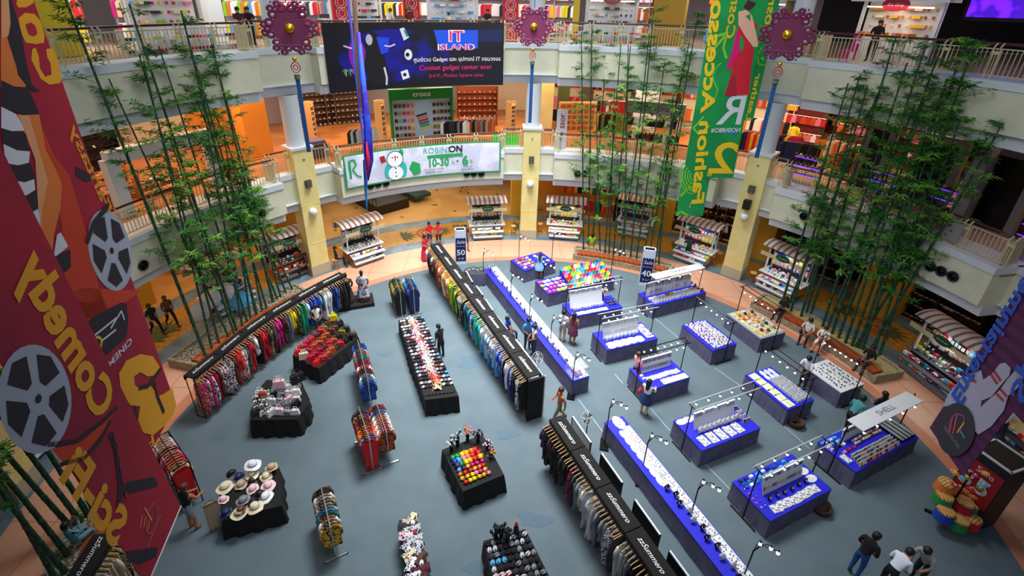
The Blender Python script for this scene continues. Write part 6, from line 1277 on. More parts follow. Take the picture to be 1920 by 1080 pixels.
m = MB().mat(flat('#2cb8b0', .6)); shape(m, disc(-.46 * W2, -.3, .22, 12, .4), fn, L_); shape(m, disc(-.27 * W2, -.3, .2, 12, .42), fn, L_); m.mat(flat('#f2f4f6', .6)); shape(m, disc(-.37 * W2, -.45, .42, 18, .38), fn, L_ + 1); m.mat(flat('#44606a', .6)); shape(m, disc(-.37 * W2, .32, .47, 20), fn, L_ + 1); m.mat(flat('#f2f4f6', .6)); shape(m, disc(-.37 * W2, .32, .42, 20), fn, L_ + 2)
m.mat(flat('#e03030', .6)); shape(m, [(-.38 * W2, .5), (-.355 * W2, .5), (-.365 * W2, .15)], fn, L_ + 3); m.mat(flat('#a02034', .6)); shape(m, [(-.56 * W2, .55), (-.5 * W2, .6), (-.48 * W2, .25), (-.54 * W2, .2)], fn, L_); m.mat(Gn); shape(m, [(-.15 * W2, .1), (-.06 * W2, -.1), (-.05 * W2, -.6), (-.14 * W2, -.7), (-.2 * W2, -.3)], fn, L_); shape(m, disc(-.29 * W2, .6, .14, 8, .24), fn, L_)
m.mat('black'); [shape(m, disc(-.37 * W2, -.2 - .22 * k, .04, 8), fn, L_ + 2) for k in range(3)]; [shape(m, disc(-.37 * W2 + s * .14, .42, .04, 8), fn, L_ + 3) for s in (-1, 1)]; m.build('picture', t)
# ---- hanging flower ornaments
PUR = M('felt_purple', '#5e0d3e', .7); GOLD = M('gold', '#d8a41c', .25, .8)
def ornament(u, v, Y, rad, label, tz, length):
    c = atd(u, v, Y); rz = atan2(-c.x, c.y) * 1.0; t = thing('hanging_ornament', label, 'ornament', c, rz)
    X = Matrix.Rotation(pi / 2, 4, 'X'); m = MB(); m.X = X; m.mat(PUR); 
    m.prism([((.66 + .03 * cos(6 * a)) * rad * cos(a), (.76 + .1 * cos(6 * a)) * rad * sin(a)) for a in [2 * pi * k / 36 for k in range(36)]], -.03, .03); m.build('disc', t)
    for k in range(6):
        a = k * pi / 3; m = MB(); m.X = X; m.mat(PUR)
        for rr, b, w in ((.74, a - .3, .13), (.74, a + .3, .13), (.93, a - .17, .1), (.93, a + .17, .1), (.8, a, .1)):
            cc = Vector((rr * rad * cos(b), rr * rad * sin(b), 0)); n = 10; m.tube([cc + Vector((w * rad * cos(2 * pi * j / n + b), w * rad * .8 * sin(2 * pi * j / n + b), 0)) for j in range(n + 1)], .062 * rad, 5, False)
        m.sph((rad * 1.08 * cos(a), rad * 1.08 * sin(a), 0), .045 * rad, 6, 4); m.build('petal', t)
    for s in (-1, 1): MB().mat(GOLD).sph((0, s * .06, 0), .19 * rad, 14, 8, (1, .6, 1)).build('boss', t, True)
    zb = -rad * 1.15; MB().mat(GOLD).sph((0, 0, zb), .07 * rad + .02, 10, 6).build('bead', t, True)
    m = MB(); m.X = X; m.mat(flat('#a01c40')); k0 = (0, zb - .32 * rad)
    for w in (.17, .08): n = 14; m.tube([Vector((w * rad * cos(2 * pi * j / n), k0[1] + w * rad * 1.2 * sin(2 * pi * j / n), 0)) for j in range(n + 1)], .022 * rad, 5, False)
    m.build('medallion', t); z1 = zb - .6 * rad
    m = MB().mat(flat('#154a86', .6)); 
    for s in (-1, 0, 1): m.tube([(s * .045, 0, z1 - .15), (s * .05, 0, z1 - length)], [.03, .028], 5)
    m.build('tassel', t); m = MB().mat(flat('#0e5a72', .6)).cyl((0, 0, z1 - .16), .1, .16, 10); m.mat(GOLD).cyl((0, 0, z1 - .13), .104, .06, 10); m.build('tassel_cap', t)
    MB().mat(flat('#155a80', .6)).tube([(0, 0, rad * .9), (0, 0, 4.5)], .02, 5).build('cord', t)
ornament(543, 53, 18.0, .86, 'purple felt flower ornament with gold boss, hanging by the storey with the three railing watchers', 0, 2.8)
ornament(1001, 50, 23.0, .8, 'purple felt flower ornament hanging before the middle column', 0, 2.75)
ornament(1476, 65, 18.3, .84, 'purple felt flower ornament partly hidden by the green banners', 0, 2.9)
# ---- sale pillars
def sale(uv, label, big, rz, col='#131650', h=2.1, w=.62, lw=None):
    t = thing('sale_pillar', label, 'sign', at(*uv), rz); MB().mat(flat('#c8d4e4', .4)).box((0, 0, h / 2), (w, w * .75, h)).build('body', t); f = -w * .75 / 2 - .004
    fnn = lambda x, y, lay: Vector((x, f - .003 * lay, y)); m = MB().mat(flat(col, .5)); shape(m, [(-w * .46, h * .1), (w * .46, h * .1), (w * .46, h * .78)] + [(w * .46 - w * .92 * k / 8, h * (.78 + .04 * (k % 2))) for k in range(1, 9)], fnn, 1); m.build('printed_face', t)
    m = MB().mat('white'); lettering(m, 'Sale', fnn, 0, h * .68, .3, 2, shear=.2); lettering(m, 'Last call up to', fnn, 0, h * .56, .09, 2); lettering(m, big, fnn, 0, h * .36, .48, 2, bold=.02); lettering(m, '% off', fnn, 0, h * .18, .16, 2); m.build('lettering', t)
    MB().mat('black').box((0, 0, h + .002), (w * .8, w * .55, .01)).build('opening', t); m = MB().mat('white')
    for s in (-1, 1): m.box((s * w * .45, 0, h + .02), (w * .1, w * .75, .05)); m.box((0, s * w * .325, h + .02), (w, w * .1, .05))
    m.build('rim', t); return t
sale((864, 492), 'navy and white sale pillar reading 50 beyond the central rack', '50', .15); sale((1208, 532), 'navy and white sale pillar reading 40 by the straw goods stall', '40', -.25)
t = thing('sale_pillar', 'tall dark square sale pillar with red printed face under the bowling banner', 'sign', at(1810, 964), .3); h = 2.5; MB().mat(flat('#1a1618', .5)).box((0, 0, h / 2), (.95, .95, h)).build('body', t); fl = lambda x, y, lay: Vector((-.478 - .003 * lay, -x, y))
m = MB().mat(flat('#a01420', .5)); shape(m, [(-.44, .9), (.44, .9), (.44, 2.2), (-.44, 2.2)], fl, 1); m.build('printed_face', t); m = MB().mat('white'); lettering(m, '35', fl, -.05, 1.5, .75, 2, bold=.02); lettering(m, 'Sale', fl, .05, 2.0, .28, 2); m.build('lettering', t); m = MB().mat('white')
for s in (-1, 1): m.box((s * .46, 0, h + .02), (.05, .97, .05)); m.box((0, s * .46, h + .02), (.97, .05, .05))
m.build('rim', t); MB().mat('black').box((0, 0, h), (.88, .88, .02)).build('opening', t)
# ================================================================== planters and bamboo
M('stone', '#9a8f78', .7, pat='noise', col2='#857a62', scale=5)
def planter(a0, a1, rs0, rs1, rb1, label, bed='pebble'):
    t = thing('planter_bench', label, 'planter'); n = max(4, int((a1 - a0) / 1.5))
    MB().mat('stone').arc(a0 - .4, a1 + .4, rs0 - .12, rs1, 0, .3, n).build('plinth', t); MB().mat('wood_red').arc(a0, a1, rs0 - .05, rs1 + .05, .3, .43, n).build('seat', t)
    m = MB().mat('stone'); m.arc(a0 - .4, a1 + .4, rb1 - .1, rb1, 0, .42, n); m.arc(a0 - .9, a0 - .4, rs0 - .12, rb1, 0, .42, 2); m.arc(a1 + .4, a1 + .9, rs0 - .12, rb1, 0, .42, 2); m.build('kerb', t)
    MB().mat(bed).arc(a0 - .4, a1 + .4, rs1 + .02, rb1 - .08, 0, .34, n).build('gravel_bed', t); return t
planter(57.5, 78.5, 13.75, 14.15, 14.75, 'curved wooden bench planter under the thin bamboo screen with the lime green sitter')
planter(14.8, 37.8, 14.0, 14.4, 15.3, 'curved wooden bench planter under the dark leaning bamboo', 'sand')
planter(143, 166, 14.35, 14.6, 15.6, 'planter behind the curved clothes rack'); planter(191, 204, 13.05, 13.35, 14.1, 'pebble planter with red wooden bench where the photographer sits')
rb = random.Random(77)
def blade(m, p, d, L, w):
    d = d.normalized(); s = d.cross(Vector((0, 0, 1))); s = (s.normalized() if s.length > .1 else Vector((1, 0, 0))) * w; q = p + d * L * .55 + Vector((0, 0, -L * .05)); e = p + d * L + Vector((0, 0, -L * .22))
    m.add([p, q - s, e, q + s], [(0, 1, 2, 3)])
def bamboo(base, top, label, group=None, r0=.05, dens=1.0, lo=.3, leaf='bamboo_leaf', bend=.0):
    t = thing('bamboo', label, 'bamboo', base, 0, group); v = top - base; L = v.length; n = max(8, int(L / .42)); side = v.cross(Vector((0, 0, 1))); side = side.normalized() if side.length > .05 else Vector((1, 0, 0)); sd = rb.uniform(-1, 1) * .12
    pts, rs = [], []
    def C(k): return v * k + side * sd * sin(pi * k) * 1.5
    for i in range(n + 1):
        k = i / n; p = C(k); r = r0 * (1 - .55 * k); pts += [p, p + v.normalized() * .02, p + v.normalized() * .04]; rs += [r, r * 1.22, r]
    m = MB().mat('bamboo_stem').tube(pts, rs, 7); m.build('stem', t, True)
    m = MB(); i = 0
    for i in range(int(n * (1 - lo)) + 1):
        k = lo + (1 - lo) * i / (n * (1 - lo)); 
        if rb.random() > dens: continue
        p = C(min(k, 1)); tw = rb.choice([1, 2, 3]) if k < .95 else 3
        for _ in range(tw):
            a = rb.random() * 6.28; u = Vector((cos(a), sin(a), rb.uniform(.1, .7))); tl = rb.uniform(.25, .7) * (1.0 if k < .9 else .7); q = p + u * tl
            m.mat('bamboo_stem').tube([p, q], [.008, .004], 3, False); m.mat(leaf if rb.random() < .72 else 'bamboo_leaf_light')
            for j in range(rb.randint(24, 34)):
                f = rb.uniform(.35, 1.15); b = rb.random() * 6.28; dd = u * .5 + Vector((cos(b), sin(b), rb.uniform(-.5, .35)))
                blade(m, p + u * tl * f, dd, rb.uniform(.17, .33), .024)
    m.build('foliage', t); return t
def stalk(bu, bv, tu, tv, label, z0=.34, **k):
    b = at(bu, bv, z0); d = ray(tu, tv); hb = hypot(b.x, b.y); s = hb / hypot(d.x, d.y); p = Vector((d.x * s, d.y * s, CAMH + d.z * s)); 
    return bamboo(b, p, label, **k)
Ls = [(386, 668, 120, -8), (412, 646, 262, 105), (445, 622, 243, 10), (430, 634, 205, 150), (465, 606, 298, 88), (482, 592, 340, 22), (500, 578, 352, 70), (512, 566, 398, 84), (526, 556, 400, 100), (440, 628, 320, 262), (536, 548, 384, 165), (548, 542, 452, 335), (398, 656, 270, 120), (455, 614, 372, 150), (470, 600, 420, 250), (492, 584, 436, 300), (520, 560, 345, 130)]
for k, q in enumerate(Ls): stalk(*q, 'leafy bamboo pole behind the curved clothes rack, %s counting from the red banner' % nth(k), r0=.07 if k in (0, 2, 5, 7) else .05, dens=.8, lo=.3)
Ms = [(1094, 468, 1090, 62), (1103, 458, 1110, 48), (1111, 452, 1138, 82), (1134, 474, 1164, 82), (1150, 476, 1182, 88), (1161, 479, 1217, 66), (1170, 480, 1178, 86), (1182, 483, 1226, 18), (1193, 485, 1246, 120), (1204, 488, 1292, 82), (1215, 490, 1280, 128), (1227, 493, 1310, 24), (1235, 495, 1262, 180), (1142, 475, 1152, 170), (1125, 470, 1118, 210)]
for k, q in enumerate(Ms): stalk(*q, 'slender bamboo pole between the two rear columns, %s from the lime green sitter' % nth(k), r0=.05, dens=.62, lo=.28)
Rs = [(1465, 573, 1590, 158), (1483, 583, 1612, 143), (1502, 593, 1626, 165), (1520, 590, 1680, 70), (1542, 612, 1700, 120), (1560, 625, 1736, 85), (1572, 633, 1757, 108), (1585, 643, 1735, 182), (1597, 648, 1775, 150), (1610, 652, 1772, 168), (1617, 655, 1812, 72), (1630, 660, 1880, 232), (1637, 664, 1826, 80), (1648, 668, 1800, 225), (1475, 578, 1640, 190), (1550, 618, 1714, 200), (1512, 588, 1600, 230), (1604, 650, 1850, 260)]
for k, q in enumerate(Rs): stalk(*q, 'dark green leaning bamboo pole over the bench sitters, %s from the striped cart' % nth(k), r0=.06, dens=.9, lo=.3)
Bs = [(151, 978, 9), (130, 985, 8.5), (176, 960, 8), (127, 1041, 7.5), (123, 1073, 6), (100, 1078, 7), (166, 966, 6.5)]
for k, (u, v, h) in enumerate(Bs):
    b = at(u, v, .34); bamboo(b, b + Vector((rb.uniform(-.9, .3), rb.uniform(-.5, .7), h)), 'thick bamboo pole at the pebble planter below the red banner, %s from the banner' % nth(k), r0=.07, dens=.55, lo=.5)
# ================================================================== carts with striped awnings
STRIPE = M('awning_stripe', '#cfc8c0', .8, pat='wavex', col2='#8c5a5a', scale=1.05, lo=.55, hi=.8); NAT = ['red', 'white', 'sky blue', 'pink', 'yellow', 'silver', 'charcoal', 'green', 'magenta', 'cream', 'orange', 'purple', 'teal']
def _gb(kind):
    m = MB().mat('plastic')
    if kind == 0: m.box((0, 0, .05), (.11, .07, .1))
    elif kind == 1: m.sph((0, 0, .05), .055, 8, 5)
    elif kind == 2: m.box((0, 0, .015), (.14, .1, .03)); m.mat('white').box((0, 0, .032), (.1, .07, .004))
    elif kind == 3: m.cyl((0, 0, 0), .035, .13, 8); m.mat('white').cyl((0, 0, .13), .02, .03, 8)
    else: m.box((0, 0, -.1), (.13, .03, .2)); m.mat('white').box((0, -.017, -.1), (.08, .004, .1))
    return m.mesh(['gift_box', 'trinket_ball', 'flat_pack', 'bottle', 'hanging_pack'][kind])
GB = [_gb(k) for k in range(5)]; GN = ['gift_box', 'trinket_ball', 'flat_pack', 'bottle', 'hanging_pack']; GL = ['small gift box', 'small round trinket', 'flat pack', 'small bottle', 'hanging pack']
def cart(uv, label, where, body='wood_orange', cols=NAT, w=2.3, dense=1, lit=False, turn=0, kinds=(0, 1, 2, 3), sign=True, shelf='white'):
    p = at(*uv); a = ang(p); rz = radians(a) - pi / 2 + pi + turn; rz = radians(a + 90) + pi + turn
    rz = radians(a) - pi / 2; 
    t = thing('market_cart', label, 'cart', p, rz + turn); sgn = -1   # local -y looks to the atrium
    m = MB().mat(body).box((0, .1, .5), (w * .86, .8, .6)); m.box((0, -.45, .32), (w * .8, .5, .26)); m.build('body', t)
    m = MB().mat(shelf); m.box((0, .05, .84), (w, 1.0, .05)); m.build('counter', t); MB().mat(shelf).box((0, -.62, .6), (w * .86, .5, .035), R=Matrix.Rotation(.25, 3, 'X')).build('front_shelf', t); MB().mat(shelf).box((0, -.72, .3), (w * .8, .42, .03), R=Matrix.Rotation(.25, 3, 'X')).build('front_shelf', t)
    MB().mat(flat('#aab4b8', .5)).box((0, -.45, .12), (w * .8, .6, .12)).build('kick_board', t)
    MB().mat(flat('#22262c', .6)).box((0, .38, 1.4), (w * .8, .04, 1.1)).build('back_board', t)
    for x in (-w * .42, w * .42):
        for y in (-.2, .42): MB().mat('white').box((x, y, 1.5), (.07, .07, 1.35)).build('post', t)
    m = MB().mat(STRIPE); n = 8; vs = []
    for s in (0, .03):
        for i in range(n + 1):
            b = -.25 + (pi * .78 + .25) * i / n
            for j in range(2): vs.append(((-1 + 2 * j) * w * .54, .1 - .82 * cos(pi - b) * -1 * -1, 2.05 + (.48 + s) * sin(b)))
    N = 2 * (n + 1); m.add(vs, [(2 * i, 2 * i + 1, 2 * i + 3, 2 * i + 2) for i in range(n)] + [(N + 2 * i, N + 2 * i + 2, N + 2 * i + 3, N + 2 * i + 1) for i in range(n)]); m.build('awning', t, True)
    m = MB().mat('rail_cream').box((0, -.62, 1.98), (w * 1.04, .04, .2)); m.build('valance', t)
    if sign: m = MB().mat('green_sign'); m.X = Matrix.Translation((0, -.7, 2.12)) @ Matrix.Rotation(pi / 2, 4, 'X'); m.prism(disc(0, 0, .36, 20, .18), -.02, .02); m.mat('white'); lettering(m, 'Bazaar' if False else 'on a street', lambda x, y, l: Vector((x, y, .022)), 0, 0, .1, 1); m.build('sign', t)
    for x in (-w * .36, w * .36): MB().mat('black').tube([(x, -.72, .1), (x, -.66, .1)], .1, 12).build('wheel', t)
    if lit:
        l = bpy.data.lights.new('cart_lamp', 'AREA'); l.energy = 14; l.size = 1.2; l.color = (1, .95, .85); o = bpy.data.objects.new('cart_lamp', l); COL.objects.link(o); o.location = p + Vector((-cos(radians(a)) * .1, -sin(radians(a)) * .1, 1.95))
    m = t.matrix_basis; g = 'goods on the %s' % where
    def P_(x, y, z): c, s = cos(rz + turn), sin(rz + turn); return Vector((p.x + c * x - s * y, p.y + s * x + c * y, z))
    rc = random.Random(int(uv[0]))
    def row(y, z, nn, ks, s=1, span=.84):
        for i in range(nn):
            k = rc.choice(ks); c0 = rc.choice(cols); put(GB[k], GN[k], P_((-.5 + (i + .5) / nn) * w * span, y + rc.uniform(-.03, .03), z), rz + turn + rc.uniform(-.3, .3), '%s for sale on the %s' % (GL[k], where), 'goods', PAL[c0], g, s)
    row(-.3, .87, int(11 * dense), kinds); row(-.1, .87, int(9 * dense), kinds, 1.3); row(.1, .87, int(8 * dense), kinds, 1.6); row(-.62, .64, int(12 * dense), (0, 2), 1.35); row(-.74, .34, int(10 * dense), (0, 2), 1.4); row(.33, 1.85, int(10 * dense), (4,), 1.5); row(.33, 1.5, int(9 * dense), (4,), 1.7)
    return t
DK = ['charcoal', 'silver', 'purple', 'white', 'navy', 'magenta', 'grey']
cart((682, 484), 'white cart with striped awning beside the pier with the seated man', 'cart by the pier with the seated man', 'wood_orange', ['silver', 'charcoal', 'white', 'purple', 'grey', 'gold'], turn=.1)
cart((543, 512), 'striped awning cart of many small packets near the purple top sitter', 'cart near the purple top sitter', 'wood_orange', ['charcoal', 'red', 'orange', 'white', 'teal', 'navy'], shelf=flat('#6a5040'))
cart((430, 572), 'striped awning cart with white parasols half hidden behind the leafy bamboo', 'cart behind the leafy bamboo', 'wood_red', ['white', 'silver', 'teal', 'navy', 'charcoal', 'sky blue'], dense=1.3)
cart((912, 440), 'striped awning cart of dark hanging packs before the beige floor', 'cart before the beige floor', 'rail_cream', ['charcoal', 'grey', 'olive', 'gold', 'silver'])
cart((1057, 440), 'striped awning cart with glowing orange front beside the middle column', 'orange fronted cart by the middle column', flat('#d87818', .5), ['yellow', 'gold', 'silver', 'green', 'red', 'white'], lit=True)
cart((1188, 436), 'striped awning cart of toys behind the slender bamboo screen', 'cart behind the slender bamboo', 'rail_cream', ['teal', 'charcoal', 'silver', 'sky blue', 'red', 'green'])
cart((1300, 486), 'bright toy cart with striped awning and dark grey shirt shopper', 'bright toy cart', 'rail_cream', ['magenta', 'red', 'green', 'turquoise', 'yellow', 'white', 'pink', 'royal blue'], lit=True, turn=-.15)
cart((1462, 545), 'striped awning cart of tote bags beside the dark bamboo', 'tote bag cart', flat('#c88a2c', .5), ['silver', 'white', 'pink', 'sky blue', 'royal blue', 'yellow', 'charcoal'], lit=True, turn=-.1)
cart((1755, 715), 'large striped awning cart with white tiered shelves by the palm mosaic', 'tiered cart by the palm mosaic', 'black', NAT + ['charcoal', 'black', 'navy', 'silver'], w=2.7, dense=1.5, lit=True, turn=-.05, shelf=flat('#5a5a66'))
cart((1925, 842), 'striped awning cart of coloured packs at the frame edge behind the bowling banner', 'cart behind the bowling banner', 'black', NAT, w=2.4, shelf=flat('#3a3a44'))
cart((62, 830), 'striped awning cart of small coloured goods behind the thick bamboo', 'cart behind the thick bamboo', 'wood_red', ['magenta', 'green', 'white', 'royal blue', 'silver', 'cream'], w=2.6, dense=1.2)
for k, (u, v, c) in enumerate([(452, 565, 'sky blue'), (395, 560, 'white'), (420, 548, 'white'), (375, 585, 'silver')]):
    t = thing('open_umbrella', '%s patterned umbrella on show behind the leafy bamboo, %s of four' % (c, ORD[k]), 'umbrella', at(u, v, 1.0)); m = MB().mat(flat(PAL[c], .7)); m.X = Matrix.Rotation(.9, 4, 'X'); m.lathe([(.5, 0), (.42, .12), (.25, .22), (.001, .27)], 10); m.build('canopy', t); m = MB().mat('black'); m.X = Matrix.Rotation(.9, 4, 'X'); m.tube([(0, 0, -.4), (0, 0, .3)], .01, 5); m.build('handle', t)
def stool(uv, label, h=.65):
    t = thing('wooden_stool', label, 'stool', at(*uv)); MB().mat('wood_light').cyl((0, 0, h - .04), .17, .04, 14).build('seat', t)
    for k in range(4): a = pi / 4 + k * pi / 2; MB().mat('wood_orange').tube([(.1 * cos(a), .1 * sin(a), h - .04), (.19 * cos(a), .19 * sin(a), 0)], .018, 5).build('leg', t)
    m = MB().mat('wood_orange')
    m.tube([(.15 * cos(k * pi / 2 + pi / 4), .15 * sin(k * pi / 2 + pi / 4), .25) for k in range(5)], .012, 4); m.build('rungs', t)
for uv, l in [((631, 505), 'wooden stool under the black T-shirt man by the pier'), ((584, 514), 'wooden stool under the purple top sitter'), ((962, 440), 'yellow wooden stool beside the middle column'), ((1012, 436), 'dark red stool beyond the middle column'), ((1331, 497), 'wooden stool with white pad beside the bright toy cart'), ((1345, 492), 'second wooden stool behind the bright toy cart, nearer the column'), ((1408, 530), 'wooden stool with blue bag by the tote bag cart')]: stool(uv, l)
# hats and scarves tree at the lower corner
p = at(1768, 972); t = thing('hat_tree', 'black floor stand hung with straw bottomed hats below the red sale face', 'display stand', p); m = MB().mat('black_metal'); m.tube([(0, 0, 0), (0, 0, 2.0)], .025, 6); m.build('pole', t); MB().mat('black_metal').box((0, 0, .03), (.9, .1, .06), rz=-.6).build('foot', t)
for k, (dx, dy, z, c) in enumerate([(-.45, -.3, .75, 'royal blue'), (-.1, -.45, .6, 'green'), (.3, -.4, .6, 'red'), (-.35, .0, 1.0, 'green'), (.15, -.15, .95, 'crimson'), (-.25, .2, 1.3, 'orange'), (.45, -.1, .85, 'green'), (.4, .15, 1.1, 'rust')]):
    h = thing('cone_hat', '%s cloth draped straw cone hat on the hat tree, %s from the floor' % (c, ORD[k]), 'hat', p + Vector((dx, dy, z)), k); MB().mat(flat(PAL[c], .8)).lathe([(.24, -.3), (.22, -.1), (.2, 0)], 14).build('cloth', h); m = MB().mat(M('straw', '#d8a860', .8, pat='wavex', col2='#a87838', scale=4)); m.lathe([(.22, 0), (.2, .05), (.05, .08), (.001, .08)], 16); m.build('straw_top', h)
for k in range(14):
    a = k * 2.4; c0 = ['red', 'magenta', 'orange', 'sky blue', 'crimson', 'olive', 'gold'][k % 7]; put(FLOWER, 'flower_garland', p + Vector((.32 * cos(a), .32 * sin(a), 1.25 + .06 * k)), a, '%s flower garland bead on the hat tree, %s up' % (c0, nth(k)), 'garland', PAL[c0], None, .9)
# ================================================================== shops behind the railings
rs = random.Random(99)
def _shoe():
    m = MB().mat('plastic').sph((0, 0, .05), .05, 7, 4, (1, 2.5, .8)); m.mat('white').box((0, 0, .01), (.09, .26, .02)); return m.mesh('shoe', True)
def _folded():
    m = MB().mat('plastic').box((0, 0, .05), (.3, .26, .1)); return m.mesh('folded_clothes')
SHOE, FOLD = _shoe(), _folded(); LOW = {}
def lowg(kind):
    if kind in LOW: return LOW[kind]
    m = MB().mat('cloth'); L = {'shirt': .8, 'long': 1.15, 'small': .45}[kind]
    w = .24 if kind != 'small' else .14
    m.add([(-w * .4, -.02, 0), (w * .4, -.02, 0), (w, -.03, -.12), (w, -.05, -L), (-w, -.05, -L), (-w, -.03, -.12), (-w * .4, .02, 0), (w * .4, .02, 0), (w, .03, -.12), (w * 1.05, .05, -L), (-w * 1.05, .05, -L), (-w, .03, -.12)],
        [(0, 5, 4, 3, 2, 1), (6, 7, 8, 9, 10, 11), (0, 1, 7, 6), (1, 2, 8, 7), (2, 3, 9, 8), (3, 4, 10, 9), (4, 5, 11, 10), (5, 0, 6, 11)]); LOW[kind] = m.mesh('garment'); return LOW[kind]
ACC = {}
def heap(key, me, q, rz, col, sc=1):
    mb = ACC.setdefault(key, MB()); X = Matrix.Translation(q) @ Matrix.Rotation(rz, 4, 'Z') @ Matrix.Scale(sc, 4); mb.mat(flat(PAL[col], .8)); mb.add([X @ v.co for v in me.vertices], [tuple(p.vertices) for p in me.polygons])
def unit(p, rz, label, w=1.6, h=2.0, d=.45, rows=4, n=6, me=None, name='shoe', cols=('charcoal', 'white', 'brown'), glabel=None, cat='shoe', mat='wall_slat', back=True, hang=False, sc=1, board=None, indiv=True):
    """a shelf or rail unit: local -y faces the shopper"""
    t = thing('shop_rail' if hang else 'shop_shelf', label, 'rail' if hang else 'shelf', p, rz); me = me or SHOE
    def PP(x, y, z): c, s = cos(rz), sin(rz); return Vector((p[0] + c * x - s * y, p[1] + s * x + c * y, p[2] + z))
    if back: MB().mat(mat).box((0, d / 2, h / 2), (w, .04, h)).build('back_panel', t)
    for s in (-1, 1): MB().mat(board or mat).box((s * w / 2, 0, h / 2), (.05, d if not hang else .05, h)).build('side_panel' if not hang else 'post', t)
    for r in range(rows):
        z = h * (r + (.9 if hang else .1)) / rows
        if hang: MB().mat('chrome').tube([(-w / 2, 0, z), (w / 2, 0, z)], .015, 5).build('bar', t)
        else: MB().mat(board or mat).box((0, 0, z), (w, d, .03)).build('shelf_board', t)
        for i in range(n):
            c0 = cols[(r * 3 + i // 2) % len(cols)] if not isinstance(cols, list) else rs.choice(cols)
            q = PP(w * ((i + .5) / n - .5), -.05 if not hang else 0, z + (.018 if not hang else -.02)); rr = rz + (pi / 2 * .2 if hang else 0) + rs.uniform(-.2, .2)
            if indiv: put(me, name, q, rr, glabel, cat, PAL[c0], glabel + ' group', sc)
            else: heap(cat, me, q, rr, c0, sc)
    return t
def R_(a, r, z, label, glabel, turn=0, **k):
    if k.get('me') in LOW.values(): k['indiv'] = z < Z3 and r <= 22.5; k['name'] = 'shop_garment'
    elif k.get('name', 'shoe') == 'shoe' and a > 150 and r > 23: k['indiv'] = False
    return unit(pol(a, r, z - .02), radians(a) - pi / 2 + turn, label, glabel=glabel, **k)
DARK = ['charcoal', 'black', 'brown', 'grey', 'beige', 'silver']; WARM = ['red', 'orange', 'rust', 'white', 'crimson', 'pink', 'black', 'gold', 'cream']; CANDY = ['pink', 'white', 'red', 'sky blue', 'magenta', 'yellow', 'silver', 'lime', 'charcoal', 'cream']
# second storey, from the middle column towards the leaning bamboo
for k, a in enumerate((124.5, 119.5)): R_(a, 25.5, Z2, 'wide brown shoe wall behind the narrow banner, %s unit' % ORD[k], 'shoe on the brown shoe wall of the second storey', w=2.8, h=3.2, rows=8, n=9, name='shoe', cols=DARK, mat='wall_slat')
R_(127, 22.6, Z2, 'tall wooden shoe stand beside the brown shoe wall', 'shoe on the tall wooden stand by the shoe wall', w=.5, h=2.2, rows=7, n=2, cols=DARK, mat='wood_light', turn=.9); R_(117, 20.6, Z2, 'tall wooden shoe stand beside the green clog display', 'shoe on the stand by the green clog display', w=.5, h=2.3, rows=7, n=2, cols=DARK, mat='wood_light', turn=.9)
R_(93.5, 20.5, Z2, 'tall wooden shoe stand near the middle column', 'shoe on the tall stand near the middle column', w=.5, h=2.0, rows=7, n=2, cols=['white', 'brown', 'cream'], mat='wood_light', turn=.9)
R_(98.5, 25, Z2, 'orange brown shoe wall with poster above', 'shoe on the orange brown shoe wall', w=3.0, h=2.2, rows=5, n=8, cols=['cream', 'rust', 'beige'], mat=flat('#9a4a24')); R_(99, 22.4, Z2, 'low shoe bench rack before the orange brown wall', 'shoe on the low rack before the orange brown wall', w=2.6, h=.9, rows=2, n=12, cols=['white', 'brown', 'charcoal'], back=False, mat='wood_red')
for k, (a, c, nm) in enumerate([(102.3, flat('#1c1c44'), 'dark poster of a figure'), (98.2, flat('#b08a7c'), 'pale brown poster of a palm'), (110.5, flat('#d8c8b4'), 'cream poster of an orange handbag')]):
    p = pol(a, 26.6, 9.0); t = thing('wall_poster', nm + ' high on the second storey shop wall', 'poster', p, radians(a) - pi / 2); MB().mat(c).box((0, 0, 0), (2.6, .06, 1.7)).build('sheet', t)
    m = MB().mat([flat('#7a6a9a'), flat('#3c2a24'), flat('#c85a24')][k]); m.prism(disc(.1, -.1, .5, 12, .35), .035, .045, lambda x, y, z: (x, -z, y)); m.build('picture', t)
# the green clog display
a = 110.2; p = pol(a, 19.6, Z2 - .02); rz = radians(a) - pi / 2; t = thing('clog_display', 'green framed clog display lettered in white above the pale banner', 'display stand', p, rz); g = flat('#12801c', .4)
MB().mat(g).box((0, 0, 2.75), (3.9, .4, .62)).build('header', t)
for s in (-1, 1): MB().mat(g).box((s * 1.87, 0, 1.25), (.16, .4, 2.5)).build('post', t)
MB().mat('white').box((0, .12, 1.25), (3.6, .05, 2.45)).build('back_panel', t); m = MB().mat('white'); lettering(m, 'crocs', lambda x, y, l: Vector((x, -.21, 2.75 + y)), 0, 0, .42, 1, sx=1.2, bold=.02); m.build('lettering', t)
m = MB().mat(flat('#a9c8e0', .4)).box((.1, .06, 1.25), (1.05, .03, 2.3)); 
for k, c in enumerate(['#1c2450', '#e07a20', '#b01c28', '#2060b0', '#3a9a60', '#e0c040']): m.mat(flat(c)); m.add([(-.35 + .05 * k, .03, 1.45 - .16 * k), (.3 + .04 * k, .03, 1.6 - .17 * k), (.32 + .04 * k, .03, 1.48 - .17 * k), (-.33 + .05 * k, .03, 1.32 - .16 * k)], [(0, 1, 2, 3)])
m.build('poster', t)
cc = [['black', 'charcoal', 'maroon', 'magenta', 'orange'], ['charcoal', 'grey', 'crimson', 'magenta', 'orange'], ['black', 'turquoise', 'blue', 'pink', 'orange'], ['charcoal', 'charcoal', 'royal blue', 'crimson', 'gold'], ['black', 'grey', 'navy', 'maroon', 'rust']]
c_, s_ = cos(rz), sin(rz)
